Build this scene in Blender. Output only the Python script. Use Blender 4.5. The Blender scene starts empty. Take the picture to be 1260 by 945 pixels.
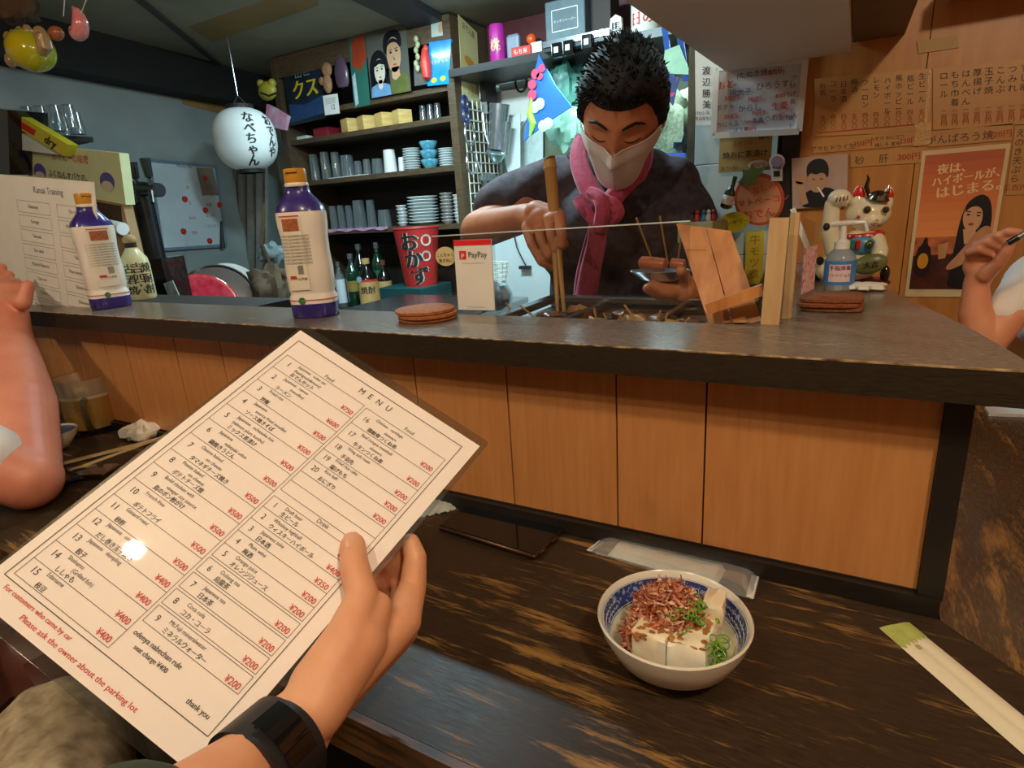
import bpy, bmesh, math, random
from mathutils import Vector as V, Matrix, Euler, Quaternion
PI = math.pi
rnd = random.Random(7)
SC = bpy.context.scene
COL = SC.collection
# ------------------------------------------------------------------ camera
# heights are written above the guest counter; everything is lifted by LIFT at the end so that the floor is z=0
LIFT = 0.72
FPX = 735.0
DOWN = V((160, -2457.5, -FPX)).normalized()
Zc = -DOWN
Xc = -V((-1326, 136.5, -FPX)).normalized()
Xc = (Xc - Zc * Xc.dot(Zc)).normalized()
Yc = Zc.cross(Xc)
RW = Matrix((Xc, Yc, Zc))                      # camera -> world
EYE = V((0, 0, 0.42))
camd = bpy.data.cameras.new('camera'); cam = bpy.data.objects.new('camera', camd); COL.objects.link(cam)
cam.matrix_world = Matrix.Translation(EYE) @ RW.to_4x4()
camd.sensor_width = 36; camd.lens = 36 * FPX / 1260; camd.clip_start = 0.01
SC.camera = cam
# ------------------------------------------------------------------ world, lights, exposure
SC.view_settings.view_transform = 'Standard'; SC.view_settings.look = 'None'
SC.view_settings.gamma = 1; SC.view_settings.use_curve_mapping = False
SC.view_settings.exposure = 0.12
W = bpy.data.worlds.new('world'); SC.world = W; W.use_nodes = True
W.node_tree.nodes['Background'].inputs[0].default_value = (1.0, 0.82, 0.62, 1)
W.node_tree.nodes['Background'].inputs[1].default_value = 0.22
def area(name, loc, target, sx, sy, power, color):
    l = bpy.data.lights.new(name, 'AREA'); l.shape = 'RECTANGLE'; l.size = sx; l.size_y = sy
    l.energy = power; l.color = color
    o = bpy.data.objects.new(name, l); COL.objects.link(o); o.location = loc
    o.rotation_euler = (V(target) - V(loc)).to_track_quat('-Z', 'Y').to_euler(); return o
def bulb(name, loc, r, power, color):
    l = bpy.data.lights.new(name, 'POINT'); l.shadow_soft_size = r; l.energy = power; l.color = color
    o = bpy.data.objects.new(name, l); COL.objects.link(o); o.location = loc; return o
WARM = (1.0, 0.82, 0.60); COOL = (0.62, 0.90, 1.0)
bulb('guest_lamp', (-0.354, -0.266, 1.15), 0.02, 10, WARM)
bulb('guest_lamp_right', (0.45, -0.10, 1.15), 0.04, 22, WARM)
bulb('guest_fill_left', (-1.30, -0.45, 1.15), 0.04, 15, WARM)  # fill light added to brighten the left guest, no real fixture
area('kitchen_tube', (-1.08, 1.34, 1.20), (-1.08, 1.82, 0.60), 0.35, 0.10, 28, COOL)
area('kitchen_fill_rear', (-1.75, 2.05, 1.20), (-1.75, 2.1, 0), 0.6, 0.10, 8, COOL)  # added fill light, takes over part of the kitchen tube's cool light
area('sink_tube', (-0.80, 2.36, 0.93), (-0.80, 2.2, 0), 0.6, 0.06, 10, (0.66, 0.95, 1.0))

# ------------------------------------------------------------------ pixel helpers (a point of the photograph -> a point of the room)
def ray(px, py): return RW @ V((px - 630, -(py - 472.5), -FPX))
def P(px, py, y=None, z=None, x=None, d=None):
    r = ray(px, py)
    if y is not None: t = (y - EYE.y) / r.y
    elif z is not None: t = (z - EYE.z) / r.z
    elif x is not None: t = (x - EYE.x) / r.x
    else: t = d / FPX
    return EYE + r * t
def PP(px, py, o, n):
    r = ray(px, py); return EYE + r * ((V(o) - EYE).dot(n) / r.dot(n))
# ------------------------------------------------------------------ materials
def lin(c): return tuple(((v / 255) / 12.92 if v <= 10.3 else (((v / 255) + .055) / 1.055) ** 2.4) for v in c) + (1,)
MATS = {}
def mat(name, rgb, rough=.5, metal=0, var=.12, ns=30, bump=0.0, stretch=(1, 1, 1), emit=0, trans=0, coat=0, sheen=0, sss=0, rgb2=None, vthr=None):
    if name in MATS: return MATS[name]
    m = bpy.data.materials.new(name); MATS[name] = m; m.use_nodes = True
    nt = m.node_tree; b = nt.nodes['Principled BSDF']
    L = nt.links.new
    tc = nt.nodes.new('ShaderNodeTexCoord'); mp = nt.nodes.new('ShaderNodeMapping')
    mp.inputs['Scale'].default_value = stretch; L(tc.outputs['Object'], mp.inputs[0])
    no = nt.nodes.new('ShaderNodeTexNoise'); no.inputs['Scale'].default_value = ns; no.inputs['Detail'].default_value = 4
    L(mp.outputs[0], no.inputs['Vector'])
    rp = nt.nodes.new('ShaderNodeValToRGB'); L(no.outputs['Fac'], rp.inputs[0])
    c = lin(rgb); c2 = lin(rgb2) if rgb2 else tuple(v * (1 - var * 2) for v in c[:3]) + (1,)
    lo, hi = vthr or (.3, .7)
    rp.color_ramp.elements[0].position = lo; rp.color_ramp.elements[1].position = hi
    rp.color_ramp.elements[0].color = c2; rp.color_ramp.elements[1].color = c
    L(rp.outputs[0], b.inputs['Base Color'])
    b.inputs['Roughness'].default_value = rough; b.inputs['Metallic'].default_value = metal
    b.inputs['Coat Weight'].default_value = coat
    if trans: b.inputs['Transmission Weight'].default_value = trans
    if sheen: b.inputs['Sheen Weight'].default_value = sheen
    if sss:
        b.inputs['Subsurface Weight'].default_value = sss; b.inputs['Subsurface Radius'].default_value = (.012, .005, .003); b.inputs['Subsurface Scale'].default_value = 1
    if emit:
        b.inputs['Emission Color'].default_value = c; b.inputs['Emission Strength'].default_value = emit
    if bump:
        bn = nt.nodes.new('ShaderNodeBump'); bn.inputs['Strength'].default_value = bump; bn.inputs['Distance'].default_value = .002
        L(no.outputs['Fac'], bn.inputs['Height']); L(bn.outputs[0], b.inputs['Normal'])
    return m
def glass(name, rgb, opac=.12, rough=.03, milky=0):
    if name in MATS: return MATS[name]
    m = bpy.data.materials.new(name); MATS[name] = m; m.use_nodes = True
    nt = m.node_tree; L = nt.links.new; nt.nodes.remove(nt.nodes['Principled BSDF']); out = nt.nodes['Material Output']
    tr = nt.nodes.new('ShaderNodeBsdfTransparent'); tr.inputs[0].default_value = lin(rgb)
    gl = nt.nodes.new('ShaderNodeBsdfGlossy'); gl.inputs['Roughness'].default_value = rough
    lw = nt.nodes.new('ShaderNodeLayerWeight'); lw.inputs[0].default_value = .35
    mr = nt.nodes.new('ShaderNodeMapRange'); mr.inputs['To Min'].default_value = opac * .4; mr.inputs['To Max'].default_value = min(1, opac * 5)
    L(lw.outputs['Facing'], mr.inputs[0])
    tn = nt.nodes.new('ShaderNodeTexNoise'); tn.inputs['Scale'].default_value = 4
    mm = nt.nodes.new('ShaderNodeMath'); mm.operation = 'MULTIPLY'; L(mr.outputs[0], mm.inputs[0]); mm.inputs[1].default_value = 1
    mx = nt.nodes.new('ShaderNodeMixShader'); L(mm.outputs[0], mx.inputs[0]); L(tr.outputs[0], mx.inputs[1]); L(gl.outputs[0], mx.inputs[2]); L(mx.outputs[0], out.inputs[0])
    if milky:
        df = nt.nodes.new('ShaderNodeBsdfDiffuse'); df.inputs[0].default_value = lin(rgb); m2 = nt.nodes.new('ShaderNodeMixShader'); m2.inputs[0].default_value = milky
        L(mx.outputs[0], m2.inputs[1]); L(df.outputs[0], m2.inputs[2]); L(m2.outputs[0], out.inputs[0])
    return m
def worn(name, stretch, base=(38, 27, 18), mid=(60, 42, 26), wear=(150, 104, 48), rough=.28, thr=(.60, .70), scale=6, spec=.32, bmp=.25):
    """dark stained counter boards with the stain rubbed off in streaks along the grain"""
    m = bpy.data.materials.new(name); MATS[name] = m; m.use_nodes = True
    nt = m.node_tree; b = nt.nodes['Principled BSDF']; L = nt.links.new
    tc = nt.nodes.new('ShaderNodeTexCoord'); mp = nt.nodes.new('ShaderNodeMapping'); mp.inputs['Scale'].default_value = stretch
    L(tc.outputs['Object'], mp.inputs[0])
    def noise(s, det, dis=0, src=mp):
        n = nt.nodes.new('ShaderNodeTexNoise'); n.inputs['Scale'].default_value = s; n.inputs['Detail'].default_value = det
        n.inputs['Roughness'].default_value = .65; n.inputs['Distortion'].default_value = dis; L(src.outputs[0], n.inputs['Vector']); return n
    a = noise(scale, 8, .3); f = noise(scale * 9, 5); mp2 = nt.nodes.new('ShaderNodeMapping'); mp2.inputs['Location'].default_value = (3.1, 1.7, 0)
    L(tc.outputs['Object'], mp2.inputs[0]); g = noise(4.5, 3, 0, mp2)
    r1 = nt.nodes.new('ShaderNodeValToRGB'); L(f.outputs[0], r1.inputs[0])
    r1.color_ramp.elements[0].position = .35; r1.color_ramp.elements[1].position = .68; r1.color_ramp.elements[0].color = lin(base); r1.color_ramp.elements[1].color = lin(mid)
    ad = nt.nodes.new('ShaderNodeMath'); ad.operation = 'MULTIPLY_ADD'; L(g.outputs[0], ad.inputs[0]); ad.inputs[1].default_value = .45; L(a.outputs[0], ad.inputs[2])
    ad2 = nt.nodes.new('ShaderNodeMath'); ad2.operation = 'MULTIPLY_ADD'; L(f.outputs[0], ad2.inputs[0]); ad2.inputs[1].default_value = .25; L(ad.outputs[0], ad2.inputs[2])
    r2 = nt.nodes.new('ShaderNodeMapRange'); L(ad2.outputs[0], r2.inputs[0]); r2.inputs['From Min'].default_value = thr[0] + .32; r2.inputs['From Max'].default_value = thr[1] + .34
    mx = nt.nodes.new('ShaderNodeMix'); mx.data_type = 'RGBA'; L(r2.outputs[0], mx.inputs['Factor']); L(r1.outputs[0], mx.inputs['A']); mx.inputs['B'].default_value = lin(wear)
    L(mx.outputs['Result'], b.inputs['Base Color'])
    rr = nt.nodes.new('ShaderNodeMapRange'); L(f.outputs[0], rr.inputs[0]); rr.inputs['To Min'].default_value = rough - .08; rr.inputs['To Max'].default_value = rough + (.2 if bmp > .1 else .06); L(rr.outputs[0], b.inputs['Roughness'])
    b.inputs['Specular IOR Level'].default_value = spec
    bn = nt.nodes.new('ShaderNodeBump'); bn.inputs['Strength'].default_value = bmp; bn.inputs['Distance'].default_value = .001; L(a.outputs[0], bn.inputs['Height']); L(bn.outputs[0], b.inputs['Normal'])
    return m
# ------------------------------------------------------------------ mesh builder
def frame_of(axis):
    axis = V(axis).normalized(); a = V((0, 0, 1)) if abs(axis.z) < .9 else V((1, 0, 0))
    u = axis.cross(a).normalized(); return u, axis.cross(u).normalized(), axis
class B:
    def __init__(s): s.v = []; s.f = []; s.m = []; s.cur = 0; s.uvs = None
    def add(s, vs, fs):
        n = len(s.v); s.v += [tuple(v) for v in vs]; s.f += [tuple(i + n for i in f) for f in fs]; s.m += [s.cur] * len(fs); return s
    def box(s, c, size, rot=None, bev=0):
        c = V(c); h = [k / 2 for k in size]; R = Euler(rot).to_matrix() if rot else Matrix.Identity(3)
        if bev <= 0:
            vs = [c + R @ V((x * h[0], y * h[1], z * h[2])) for z in (-1, 1) for x, y in ((-1, -1), (1, -1), (1, 1), (-1, 1))]
            return s.add(vs, [(3, 2, 1, 0), (4, 5, 6, 7), (0, 1, 5, 4), (1, 2, 6, 5), (2, 3, 7, 6), (3, 0, 4, 7)])
        prof = []; b = min(bev, min(h) * .9)
        for i, (sx, sy) in enumerate(((1, 1), (-1, 1), (-1, -1), (1, -1))):
            for k in range(3):
                a = (i * 90 + k * 45) * PI / 180
                prof.append((sx * (h[0] - b) + b * math.cos(a), sy * (h[1] - b) + b * math.sin(a), sx * (h[0] - b), sy * (h[1] - b)))
        N = len(prof); vs = []
        for z, q in ((-h[2], 1), (-h[2] + b, 0), (h[2] - b, 0), (h[2], 1)):
            for x, y, ix, iy in prof:
                vs.append(c + R @ V((x + (ix - x) * q * .7, y + (iy - y) * q * .7, z)))
        fs = [tuple(range(N - 1, -1, -1)), tuple(range(3 * N, 4 * N))]
        for j in range(3):
            for i in range(N): fs.append((j * N + i, j * N + (i + 1) % N, (j + 1) * N + (i + 1) % N, (j + 1) * N + i))
        return s.add(vs, fs)
    def beam(s, a, b, w, h, up=(0, 0, 1)):
        a, b = V(a), V(b); ax = (b - a).normalized(); u = ax.cross(V(up)).normalized(); w2 = u.cross(ax)
        vs = [p + u * sx * w / 2 + w2 * sy * h / 2 for p in (a, b) for sx, sy in ((-1, -1), (1, -1), (1, 1), (-1, 1))]
        return s.add(vs, [(3, 2, 1, 0), (4, 5, 6, 7), (0, 1, 5, 4), (1, 2, 6, 5), (2, 3, 7, 6), (3, 0, 4, 7)])
    def cone(s, a, b, r0, r1, n=12, caps=True):
        a, b = V(a), V(b); u, w, ax = frame_of(b - a); vs = []
        for p, r in ((a, r0), (b, r1)):
            vs += [p + (u * math.cos(t * 2 * PI / n) + w * math.sin(t * 2 * PI / n)) * r for t in range(n)]
        fs = [(i, (i + 1) % n, n + (i + 1) % n, n + i) for i in range(n)]
        if caps: fs += [tuple(range(n - 1, -1, -1)), tuple(range(n, 2 * n))]
        return s.add(vs, fs)
    def lathe(s, prof, c=(0, 0, 0), n=24, sx=1, sy=1, rot=None, sq=0, cap=3):
        """prof: (r, z) list; sq>0 squares the section"""
        c = V(c); R = Euler(rot).to_matrix() if rot else Matrix.Identity(3); vs = []
        for r, z in prof:
            for i in range(n):
                a = i * 2 * PI / n; ca, sa = math.cos(a), math.sin(a)
                k = 1 / ((abs(ca) ** (2 + sq) + abs(sa) ** (2 + sq)) ** (1 / (2 + sq))) if sq else 1
                vs.append(c + R @ V((r * ca * k * sx, r * sa * k * sy, z)))
        fs = [(j * n + i, j * n + (i + 1) % n, (j + 1) * n + (i + 1) % n, (j + 1) * n + i) for j in range(len(prof) - 1) for i in range(n)]
        if prof[0][0] > 1e-6 and cap & 1: fs.append(tuple(range(n - 1, -1, -1)))
        if prof[-1][0] > 1e-6 and cap & 2: fs.append(tuple(range((len(prof) - 1) * n, len(prof) * n)))
        return s.add(vs, fs)
    def tube(s, pts, r, n=8, closed=False):
        pts = [V(p) for p in pts]; N = len(pts); rr = r if isinstance(r, (list, tuple)) else [r] * N; vs = []
        u = None
        for i, p in enumerate(pts):
            t = (pts[(i + 1) % N] - pts[i - 1]) if closed else (pts[min(i + 1, N - 1)] - pts[max(i - 1, 0)])
            t.normalize()
            if u is None: u = frame_of(t)[0]
            u = (u - t * u.dot(t)).normalized(); w = t.cross(u)
            vs += [p + (u * math.cos(k * 2 * PI / n) + w * math.sin(k * 2 * PI / n)) * rr[i] for k in range(n)]
        fs = []
        for i in range(N if closed else N - 1):
            for k in range(n): fs.append((i * n + k, i * n + (k + 1) % n, ((i + 1) % N) * n + (k + 1) % n, ((i + 1) % N) * n + k))
        if not closed: fs += [tuple(range(n - 1, -1, -1)), tuple(range((N - 1) * n, N * n))]
        return s.add(vs, fs)
    def ball(s, c, r, n=12, rot=None):
        r = r if isinstance(r, (list, tuple)) else (r, r, r)
        pr = [(max(1e-7, math.sin(PI * j / n)) if 0 < j < n else 1e-7, -math.cos(PI * j / n)) for j in range(n + 1)]
        R = Euler(rot).to_matrix() if rot else Matrix.Identity(3); vs = []; m = n * 2
        for q, z in pr:
            for i in range(m): vs.append(V(c) + R @ V((q * math.cos(i * 2 * PI / m) * r[0], q * math.sin(i * 2 * PI / m) * r[1], z * r[2])))
        return s.add(vs, [(j * m + i, j * m + (i + 1) % m, (j + 1) * m + (i + 1) % m, (j + 1) * m + i) for j in range(n) for i in range(m)])
    def prism(s, pts, vec):
        """a flat outline given thickness vec"""
        n = len(pts); vec = V(vec); a = [V(p) for p in pts]
        nrm = V((0, 0, 0))
        for i in range(n): nrm += a[i].cross(a[(i + 1) % n])
        if nrm.dot(vec) < 0: a.reverse()
        return s.add(a + [p + vec for p in a], [tuple(range(n - 1, -1, -1)), tuple(range(n, 2 * n))] + [(i, (i + 1) % n, n + (i + 1) % n, n + i) for i in range(n)])
    def grid(s, fn, nu, nv, wrap=False):
        vs = [fn(i / (nu if wrap else nu - 1), j / (nv - 1)) for j in range(nv) for i in range(nu)]
        fs = [(j * nu + i, j * nu + (i + 1) % nu, (j + 1) * nu + (i + 1) % nu, (j + 1) * nu + i) for j in range(nv - 1) for i in range(nu if wrap else nu - 1)]
        return s.add(vs, fs)
GC = {}
def glyphs(t, align='CENTER'):
    k = (t, align)
    if k not in GC:
        c = bpy.data.curves.new('t', 'FONT'); c.body = t; c.resolution_u = 2; c.size = 1; c.align_x = align
        o = bpy.data.objects.new('t', c); COL.objects.link(o)
        me = bpy.data.meshes.new_from_object(o.evaluated_get(bpy.context.evaluated_depsgraph_get()))
        GC[k] = ([v.co.copy() for v in me.vertices], [tuple(p.vertices) for p in me.polygons])
        bpy.data.objects.remove(o); bpy.data.curves.remove(c); bpy.data.meshes.remove(me)
    return GC[k]
def text(b, t, o, r, u, size, align='CENTER', off=.0006, width=1.0, vert=False, gap=1.05, bold=0):
    """flat print: o = baseline anchor, r/u = reading and up directions"""
    r, u = V(r).normalized(), V(u).normalized(); n = r.cross(u).normalized(); o = V(o)
    if vert:
        for i, ch in enumerate(t): text(b, ch, o - u * size * gap * (i + 1), r, u, size, 'CENTER', off, width, bold=bold)
        return
    vs, fs = glyphs(t, align)
    for k in range(1 + bold):
        b.add([o + r * (v.x * size * width + k * size * .035) + u * (v.y * size) + n * (off + k * size * .008) for v in vs], fs)
def obj(name, b, m, parent=None, label=None, cat=None, group=None, kind=None, smooth=False, origin=None, local=False, auto=40):
    me = bpy.data.meshes.new(name)
    off = V((0, 0, 0))
    if not local:
        if parent is None:
            if origin is not None: off = V(origin)
            else:
                xs = [v[0] for v in b.v]; ys = [v[1] for v in b.v]; zs = [v[2] for v in b.v]
                off = V(((min(xs) + max(xs)) / 2, (min(ys) + max(ys)) / 2, min(zs)))
        else:
            q = parent
            while q: off += q.location; q = q.parent
    me.from_pydata([(v[0] - off.x, v[1] - off.y, v[2] - off.z) for v in b.v], [], b.f)
    for mm in (m if isinstance(m, (list, tuple)) else [m]): me.materials.append(mm)
    if isinstance(m, (list, tuple)): me.polygons.foreach_set('material_index', b.m)
    if smooth:
        me.polygons.foreach_set('use_smooth', [True] * len(me.polygons))
        if auto: me.set_sharp_from_angle(angle=math.radians(auto))
    me.update()
    if parent is not None and kind is None and ('lettering' in name or 'writing' in name): kind = 'stuff'
    o = bpy.data.objects.new(name, me); COL.objects.link(o)
    if parent is None:
        if not local: o.location = off
    else: o.parent = parent
    tag(o, label, cat, group, kind); return o
def tag(o, label=None, cat=None, group=None, kind=None):
    if label: o['label'] = label
    if cat: o['category'] = cat
    if group: o['group'] = group
    if kind: o['kind'] = kind
    return o
def thing(name, loc, label, cat, group=None):
    o = bpy.data.objects.new(name, None); COL.objects.link(o); o.location = V(loc); o.empty_display_size = .02
    return tag(o, label, cat, group)
def struct(name, b, m, parent=None, **k):
    return obj(name, b, m, parent, kind='structure', **k)
def dup(o, parent=None):
    c = o.copy(); COL.objects.link(c); c.parent = parent
    for ch in list(o.children): dup(ch, c)
    return c
class Fr:
    """a flat sheet: top-left, top-right, bottom-left corners"""
    def __init__(s, tl, tr, bl):
        s.o = V(tl); s.ex = V(tr) - s.o; s.ey = V(bl) - s.o; s.r = s.ex.normalized(); s.u = -s.ey.normalized(); s.n = s.r.cross(s.u).normalized(); s.w = s.ex.length; s.h = s.ey.length
    def p(s, a, b, off=0): return s.o + s.ex * a + s.ey * b + s.n * off
    def sheet(s, b, th=.001, rect=(0, 0, 1, 1), off=0):
        x0, y0, x1, y1 = rect
        return b.prism([s.p(x0, y0, off), s.p(x0, y1, off), s.p(x1, y1, off), s.p(x1, y0, off)], -s.n * th)
    def poly(s, b, pts, off=.0004, th=.0003):
        if 6 <= len(pts) < 20:
            for _ in range(2): pts = [q for i in range(len(pts)) for q in ((pts[i - 1][0] * .25 + pts[i][0] * .75, pts[i - 1][1] * .25 + pts[i][1] * .75), (pts[i][0] * .75 + pts[(i + 1) % len(pts)][0] * .25, pts[i][1] * .75 + pts[(i + 1) % len(pts)][1] * .25))]
        return b.prism([s.p(x, y, off) for x, y in pts], -s.n * th)
    def oval(s, b, cx, cy, rx, ry, off=.0004, th=.0003, n=20, a0=0, a1=360, rot=0):
        q = []
        for i in range(n + (a1 - a0 < 360)):
            t = math.radians(a0 + (a1 - a0) * i / n); x, y = rx * math.cos(t), ry * math.sin(t); c, sn = math.cos(math.radians(rot)), math.sin(math.radians(rot))
            q.append((cx + x * c - y * sn, cy + x * sn + y * c))
        return s.poly(b, q, off, th)
    def line(s, b, x0, y0, x1, y1, t=.0006, off=.0005):
        a, c = s.p(x0, y0, off), s.p(x1, y1, off); d = (c - a).normalized(); w = s.n.cross(d) * t / 2
        b.add([a - w, c - w, c + w, a + w], [(0, 1, 2, 3)])
    def text(s, b, t, x, y, size, align='CENTER', vert=False, off=.0007, width=1, gap=1.05, bold=0, tilt=0):
        r, u = s.r, s.u
        if tilt: q = Quaternion(s.n, math.radians(tilt)); r, u = q @ r, q @ u
        text(b, t, s.p(x, y), r, u, size * s.h, align, off, width, vert, gap, bold)
def FP(tl, tr, bl, y): return Fr(P(*tl, y=y), P(*tr, y=y), P(*bl, y=y))
def blob(parts, vox, smooth=4, decim=None):
    """union of tapered limbs and ellipsoids as ONE continuous skin; returns a B"""
    b = B()
    for p in parts:
        if p[0] == 'c':
            _, a, c, r0, r1 = p; a, c = V(a), V(c); L = (c - a).length
            u, w, ax = frame_of(c - a); prof = []; k = 8
            for i in range(k + 1): t = -PI / 2 + (PI / 2) * i / k; prof.append((max(1e-5, r0 * math.cos(t)), r0 * math.sin(t)))
            for i in range(k + 1): t = (PI / 2) * i / k; prof.append((max(1e-5, r1 * math.cos(t)), L + r1 * math.sin(t)))
            n = 28; vs = []
            for r, z in prof:
                for i in range(n): t = i * 2 * PI / n; vs.append(a + ax * z + (u * math.cos(t) + w * math.sin(t)) * r)
            fs = [(j * n + i, j * n + (i + 1) % n, (j + 1) * n + (i + 1) % n, (j + 1) * n + i) for j in range(len(prof) - 1) for i in range(n)]
            # orientation: make outward
            fs = [tuple(reversed(f)) for f in fs] if u.cross(w).dot(ax) < 0 else fs
            fs += [tuple(range(n - 1, -1, -1)), tuple(range((len(prof) - 1) * n, len(prof) * n))]
            b.add(vs, fs)
        elif p[0] == 'e': b.ball(p[1], p[2], 14, p[3] if len(p) > 3 else None)
        elif p[0] == 'm': b.add(p[1], p[2])
    me = bpy.data.meshes.new('tmp'); me.from_pydata(b.v, [], b.f)
    bm = bmesh.new(); bm.from_mesh(me); bmesh.ops.recalc_face_normals(bm, faces=bm.faces); bm.to_mesh(me); bm.free()
    o = bpy.data.objects.new('tmp', me); COL.objects.link(o)
    r = o.modifiers.new('r', 'REMESH'); r.mode = 'VOXEL'; r.voxel_size = vox
    if smooth: q = o.modifiers.new('s', 'SMOOTH'); q.iterations = smooth; q.factor = .6
    m2 = bpy.data.meshes.new_from_object(o.evaluated_get(bpy.context.evaluated_depsgraph_get()))
    out = B(); out.add([v.co for v in m2.vertices], [tuple(q.vertices) for q in m2.polygons])
    bpy.data.objects.remove(o); bpy.data.meshes.remove(me); bpy.data.meshes.remove(m2); return out
# ------------------------------------------------------------------ materials used all over
m_table = worn('worn_counter_front', (1.1, 11, 6), base=(46, 36, 27), mid=(70, 54, 39), wear=(158, 118, 66), rough=.34)
m_table2 = worn('worn_counter_side', (9, 1.3, 6), base=(74, 58, 42), mid=(100, 78, 56), wear=(176, 130, 74), thr=(.58, .72), rough=.2, spec=.6)
m_ledge = worn('worn_ledge', (1.6, 9, 6), base=(98, 86, 75), mid=(130, 116, 101), wear=(166, 140, 108), rough=.26, spec=.7, bmp=.05, thr=(.66, .8))
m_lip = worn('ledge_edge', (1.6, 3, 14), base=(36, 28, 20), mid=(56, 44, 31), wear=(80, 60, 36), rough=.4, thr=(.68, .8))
m_black = mat('black_lacquer', (34, 28, 24), .4, ns=60, var=.1)
m_panel = mat('orange_plywood', (204, 142, 86), .42, ns=22, stretch=(6, 6, .5), rgb2=(192, 128, 72), var=.06)
m_dark = mat('dark_gap', (24, 16, 10), .8)
m_steel = mat('brushed_steel', (190, 190, 190), .25, 1, ns=80, stretch=(1, 8, 1))
m_white = mat('white_plastic', (232, 232, 228), .35, var=.02)
m_paper = mat('white_paper', (238, 234, 226), .6, var=.02)
m_ink = mat('black_ink', (34, 30, 32), .6, var=.05)
m_red = mat('red_ink', (206, 52, 40), .6, var=.05)
m_clear = glass('clear_acrylic', (244, 246, 246), .07)
m_glass = glass('drinking_glass', (216, 226, 228), .13)
m_skin = mat('skin', (228, 170, 132), .5, ns=25, rgb2=(216, 150, 112), sss=.12, bump=.08)
m_skinf = mat('skin_pale', (224, 158, 122), .48, ns=18, rgb2=(212, 138, 104), sss=.12, bump=.05)
m_nail = mat('nail', (226, 170, 146), .3, var=.03)
m_hair = mat('black_hair', (26, 24, 26), .65, ns=90, rgb2=(10, 9, 10))
m_cream = mat('cream_ceramic', (238, 232, 216), .2, var=.02, coat=.3)
m_wood = mat('pale_pine', (196, 140, 78), .5, ns=14, stretch=(1, 1, 8), rgb2=(168, 108, 54))
m_bamboo = mat('bamboo', (206, 162, 98), .45, ns=30, stretch=(1, 1, .2), rgb2=(178, 128, 70))
# ------------------------------------------------------------------ shell
TY = 0.29                                     # guest edge of the front counter
floor = struct('floor', B().box((-1.2, .8, -.74), (6.6, 5.6, .04)), mat('floor_concrete', (70, 58, 48), .6, ns=8))
XL0, YL0, XL1, YL1 = -2.93, 1.0, -3.32, 2.86
ln = V((YL1 - YL0, -(XL1 - XL0), 0)).normalized()     # left wall's normal, towards the room
m_wl = mat('grey_wall_paint', (150, 158, 156), .32, ns=3, rgb2=(128, 138, 136))
b = B(); b.prism([(XL0 + .3, -1.6, -.72), (XL0, YL0, -.72), (XL1, YL1, -.72), (XL1 - .1, YL1, -.72), (XL0 - .1, -1.6, -.72)], (0, 0, 2.0)); struct('wall_left', b, m_wl)
m_wb = mat('kitchen_tile', (196, 214, 208), .3, ns=5, rgb2=(180, 202, 196))
struct('wall_back', B().box((-1.6, 2.89, .26), (3.8, .06, 1.96)), m_wb)
m_orange = mat('orange_wall_board', (204, 140, 70), .38, ns=10, stretch=(5, 5, .6), rgb2=(186, 120, 56))
m_ceil = mat('aged_ceiling', (150, 142, 120), .7, ns=4, rgb2=(128, 120, 98))
struct('ceiling', B().box((-1.4, .6, 1.27), (4.6, 4.7, .04)), m_ceil)
struct('wall_front', B().box((-1.2, -1.75, .26), (4.4, .06, 1.96)), mat('guest_wall', (150, 112, 70), .6, ns=6))
WY = 1.45
wr = thing('wall_right', (.4, WY, -.72), None, None); wr['kind'] = 'structure'
seams = [-.30, .0823, .42, .76, 1.3]
xs = [-.135] + seams[1:]
for i in range(len(xs) - 1):
    obj('panel', B().box(((xs[i] + xs[i + 1]) / 2, WY + .011, .27), (xs[i + 1] - xs[i] - .0016, .02, 1.96)), m_orange, wr)
obj('backing', B().box((.58, WY + .032, .27), (1.5, .02, 1.96)), m_dark, wr)
struct('wall_side', B().box((1.3, -.1, .26), (.06, 3.2, 1.96)), m_orange)
struct('trim_1', B().box((P(972, 200, y=WY).x, WY + .012, .0), (.036, .03, 1.42)), mat('dark_post', (44, 34, 26), .5))       # dark post
# white tiled end of the partition
xa, xb = P(853, 200, y=WY).x, P(955, 200, y=WY).x
pil = thing('wall_partition', ((xa + xb) / 2, WY, -.72), None, None); pil['kind'] = 'structure'
for k in range(9):
    obj('tile', B().box(((xa + xb) / 2, WY + .035, -.72 + .2 * (k + .5)), (xb - xa, .05, .1985), bev=.001), mat('white_tile', (208, 222, 220), .25, var=.03), pil)
struct('trim_2', B().box((xa - .009, WY + .045, .1), (.016, .07, 1.6)), mat('olive_post', (92, 88, 66), .5))
# soffit over the counter end, its lowered dark end and the ceiling joint
m_soff = mat('soffit_board', (232, 226, 212), .6, ns=3, var=.04)
zs = P(893, 88, y=1.42).z
x0, x1, x2 = P(893, 88, y=1.42).x, P(1046, 73, y=1.42).x, P(1109, 79, y=WY).x
struct('trim_3', B().prism([(x0 - .02, .5, zs), (x0, 1.42, zs), (x1, 1.42, zs), (x1 + .01, .5, zs)], (0, 0, 1.25 - zs)), m_soff)
struct('trim_4', B().prism([(x1 + .011, .5, zs + .02), (x1 + .001, WY, zs + .02), (x2, WY, zs + .02), (x2 + .02, .5, zs + .02)], (0, 0, 1.25 - zs - .02)), mat('brown_soffit', (112, 88, 60), .6, ns=4))
zt = P(1128, 12, y=WY).z
struct('trim_5', B().box((.8, WY - .07, zt + .02), (1.4, .14, .03)), mat('pale_cornice', (206, 180, 130), .6))
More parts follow.
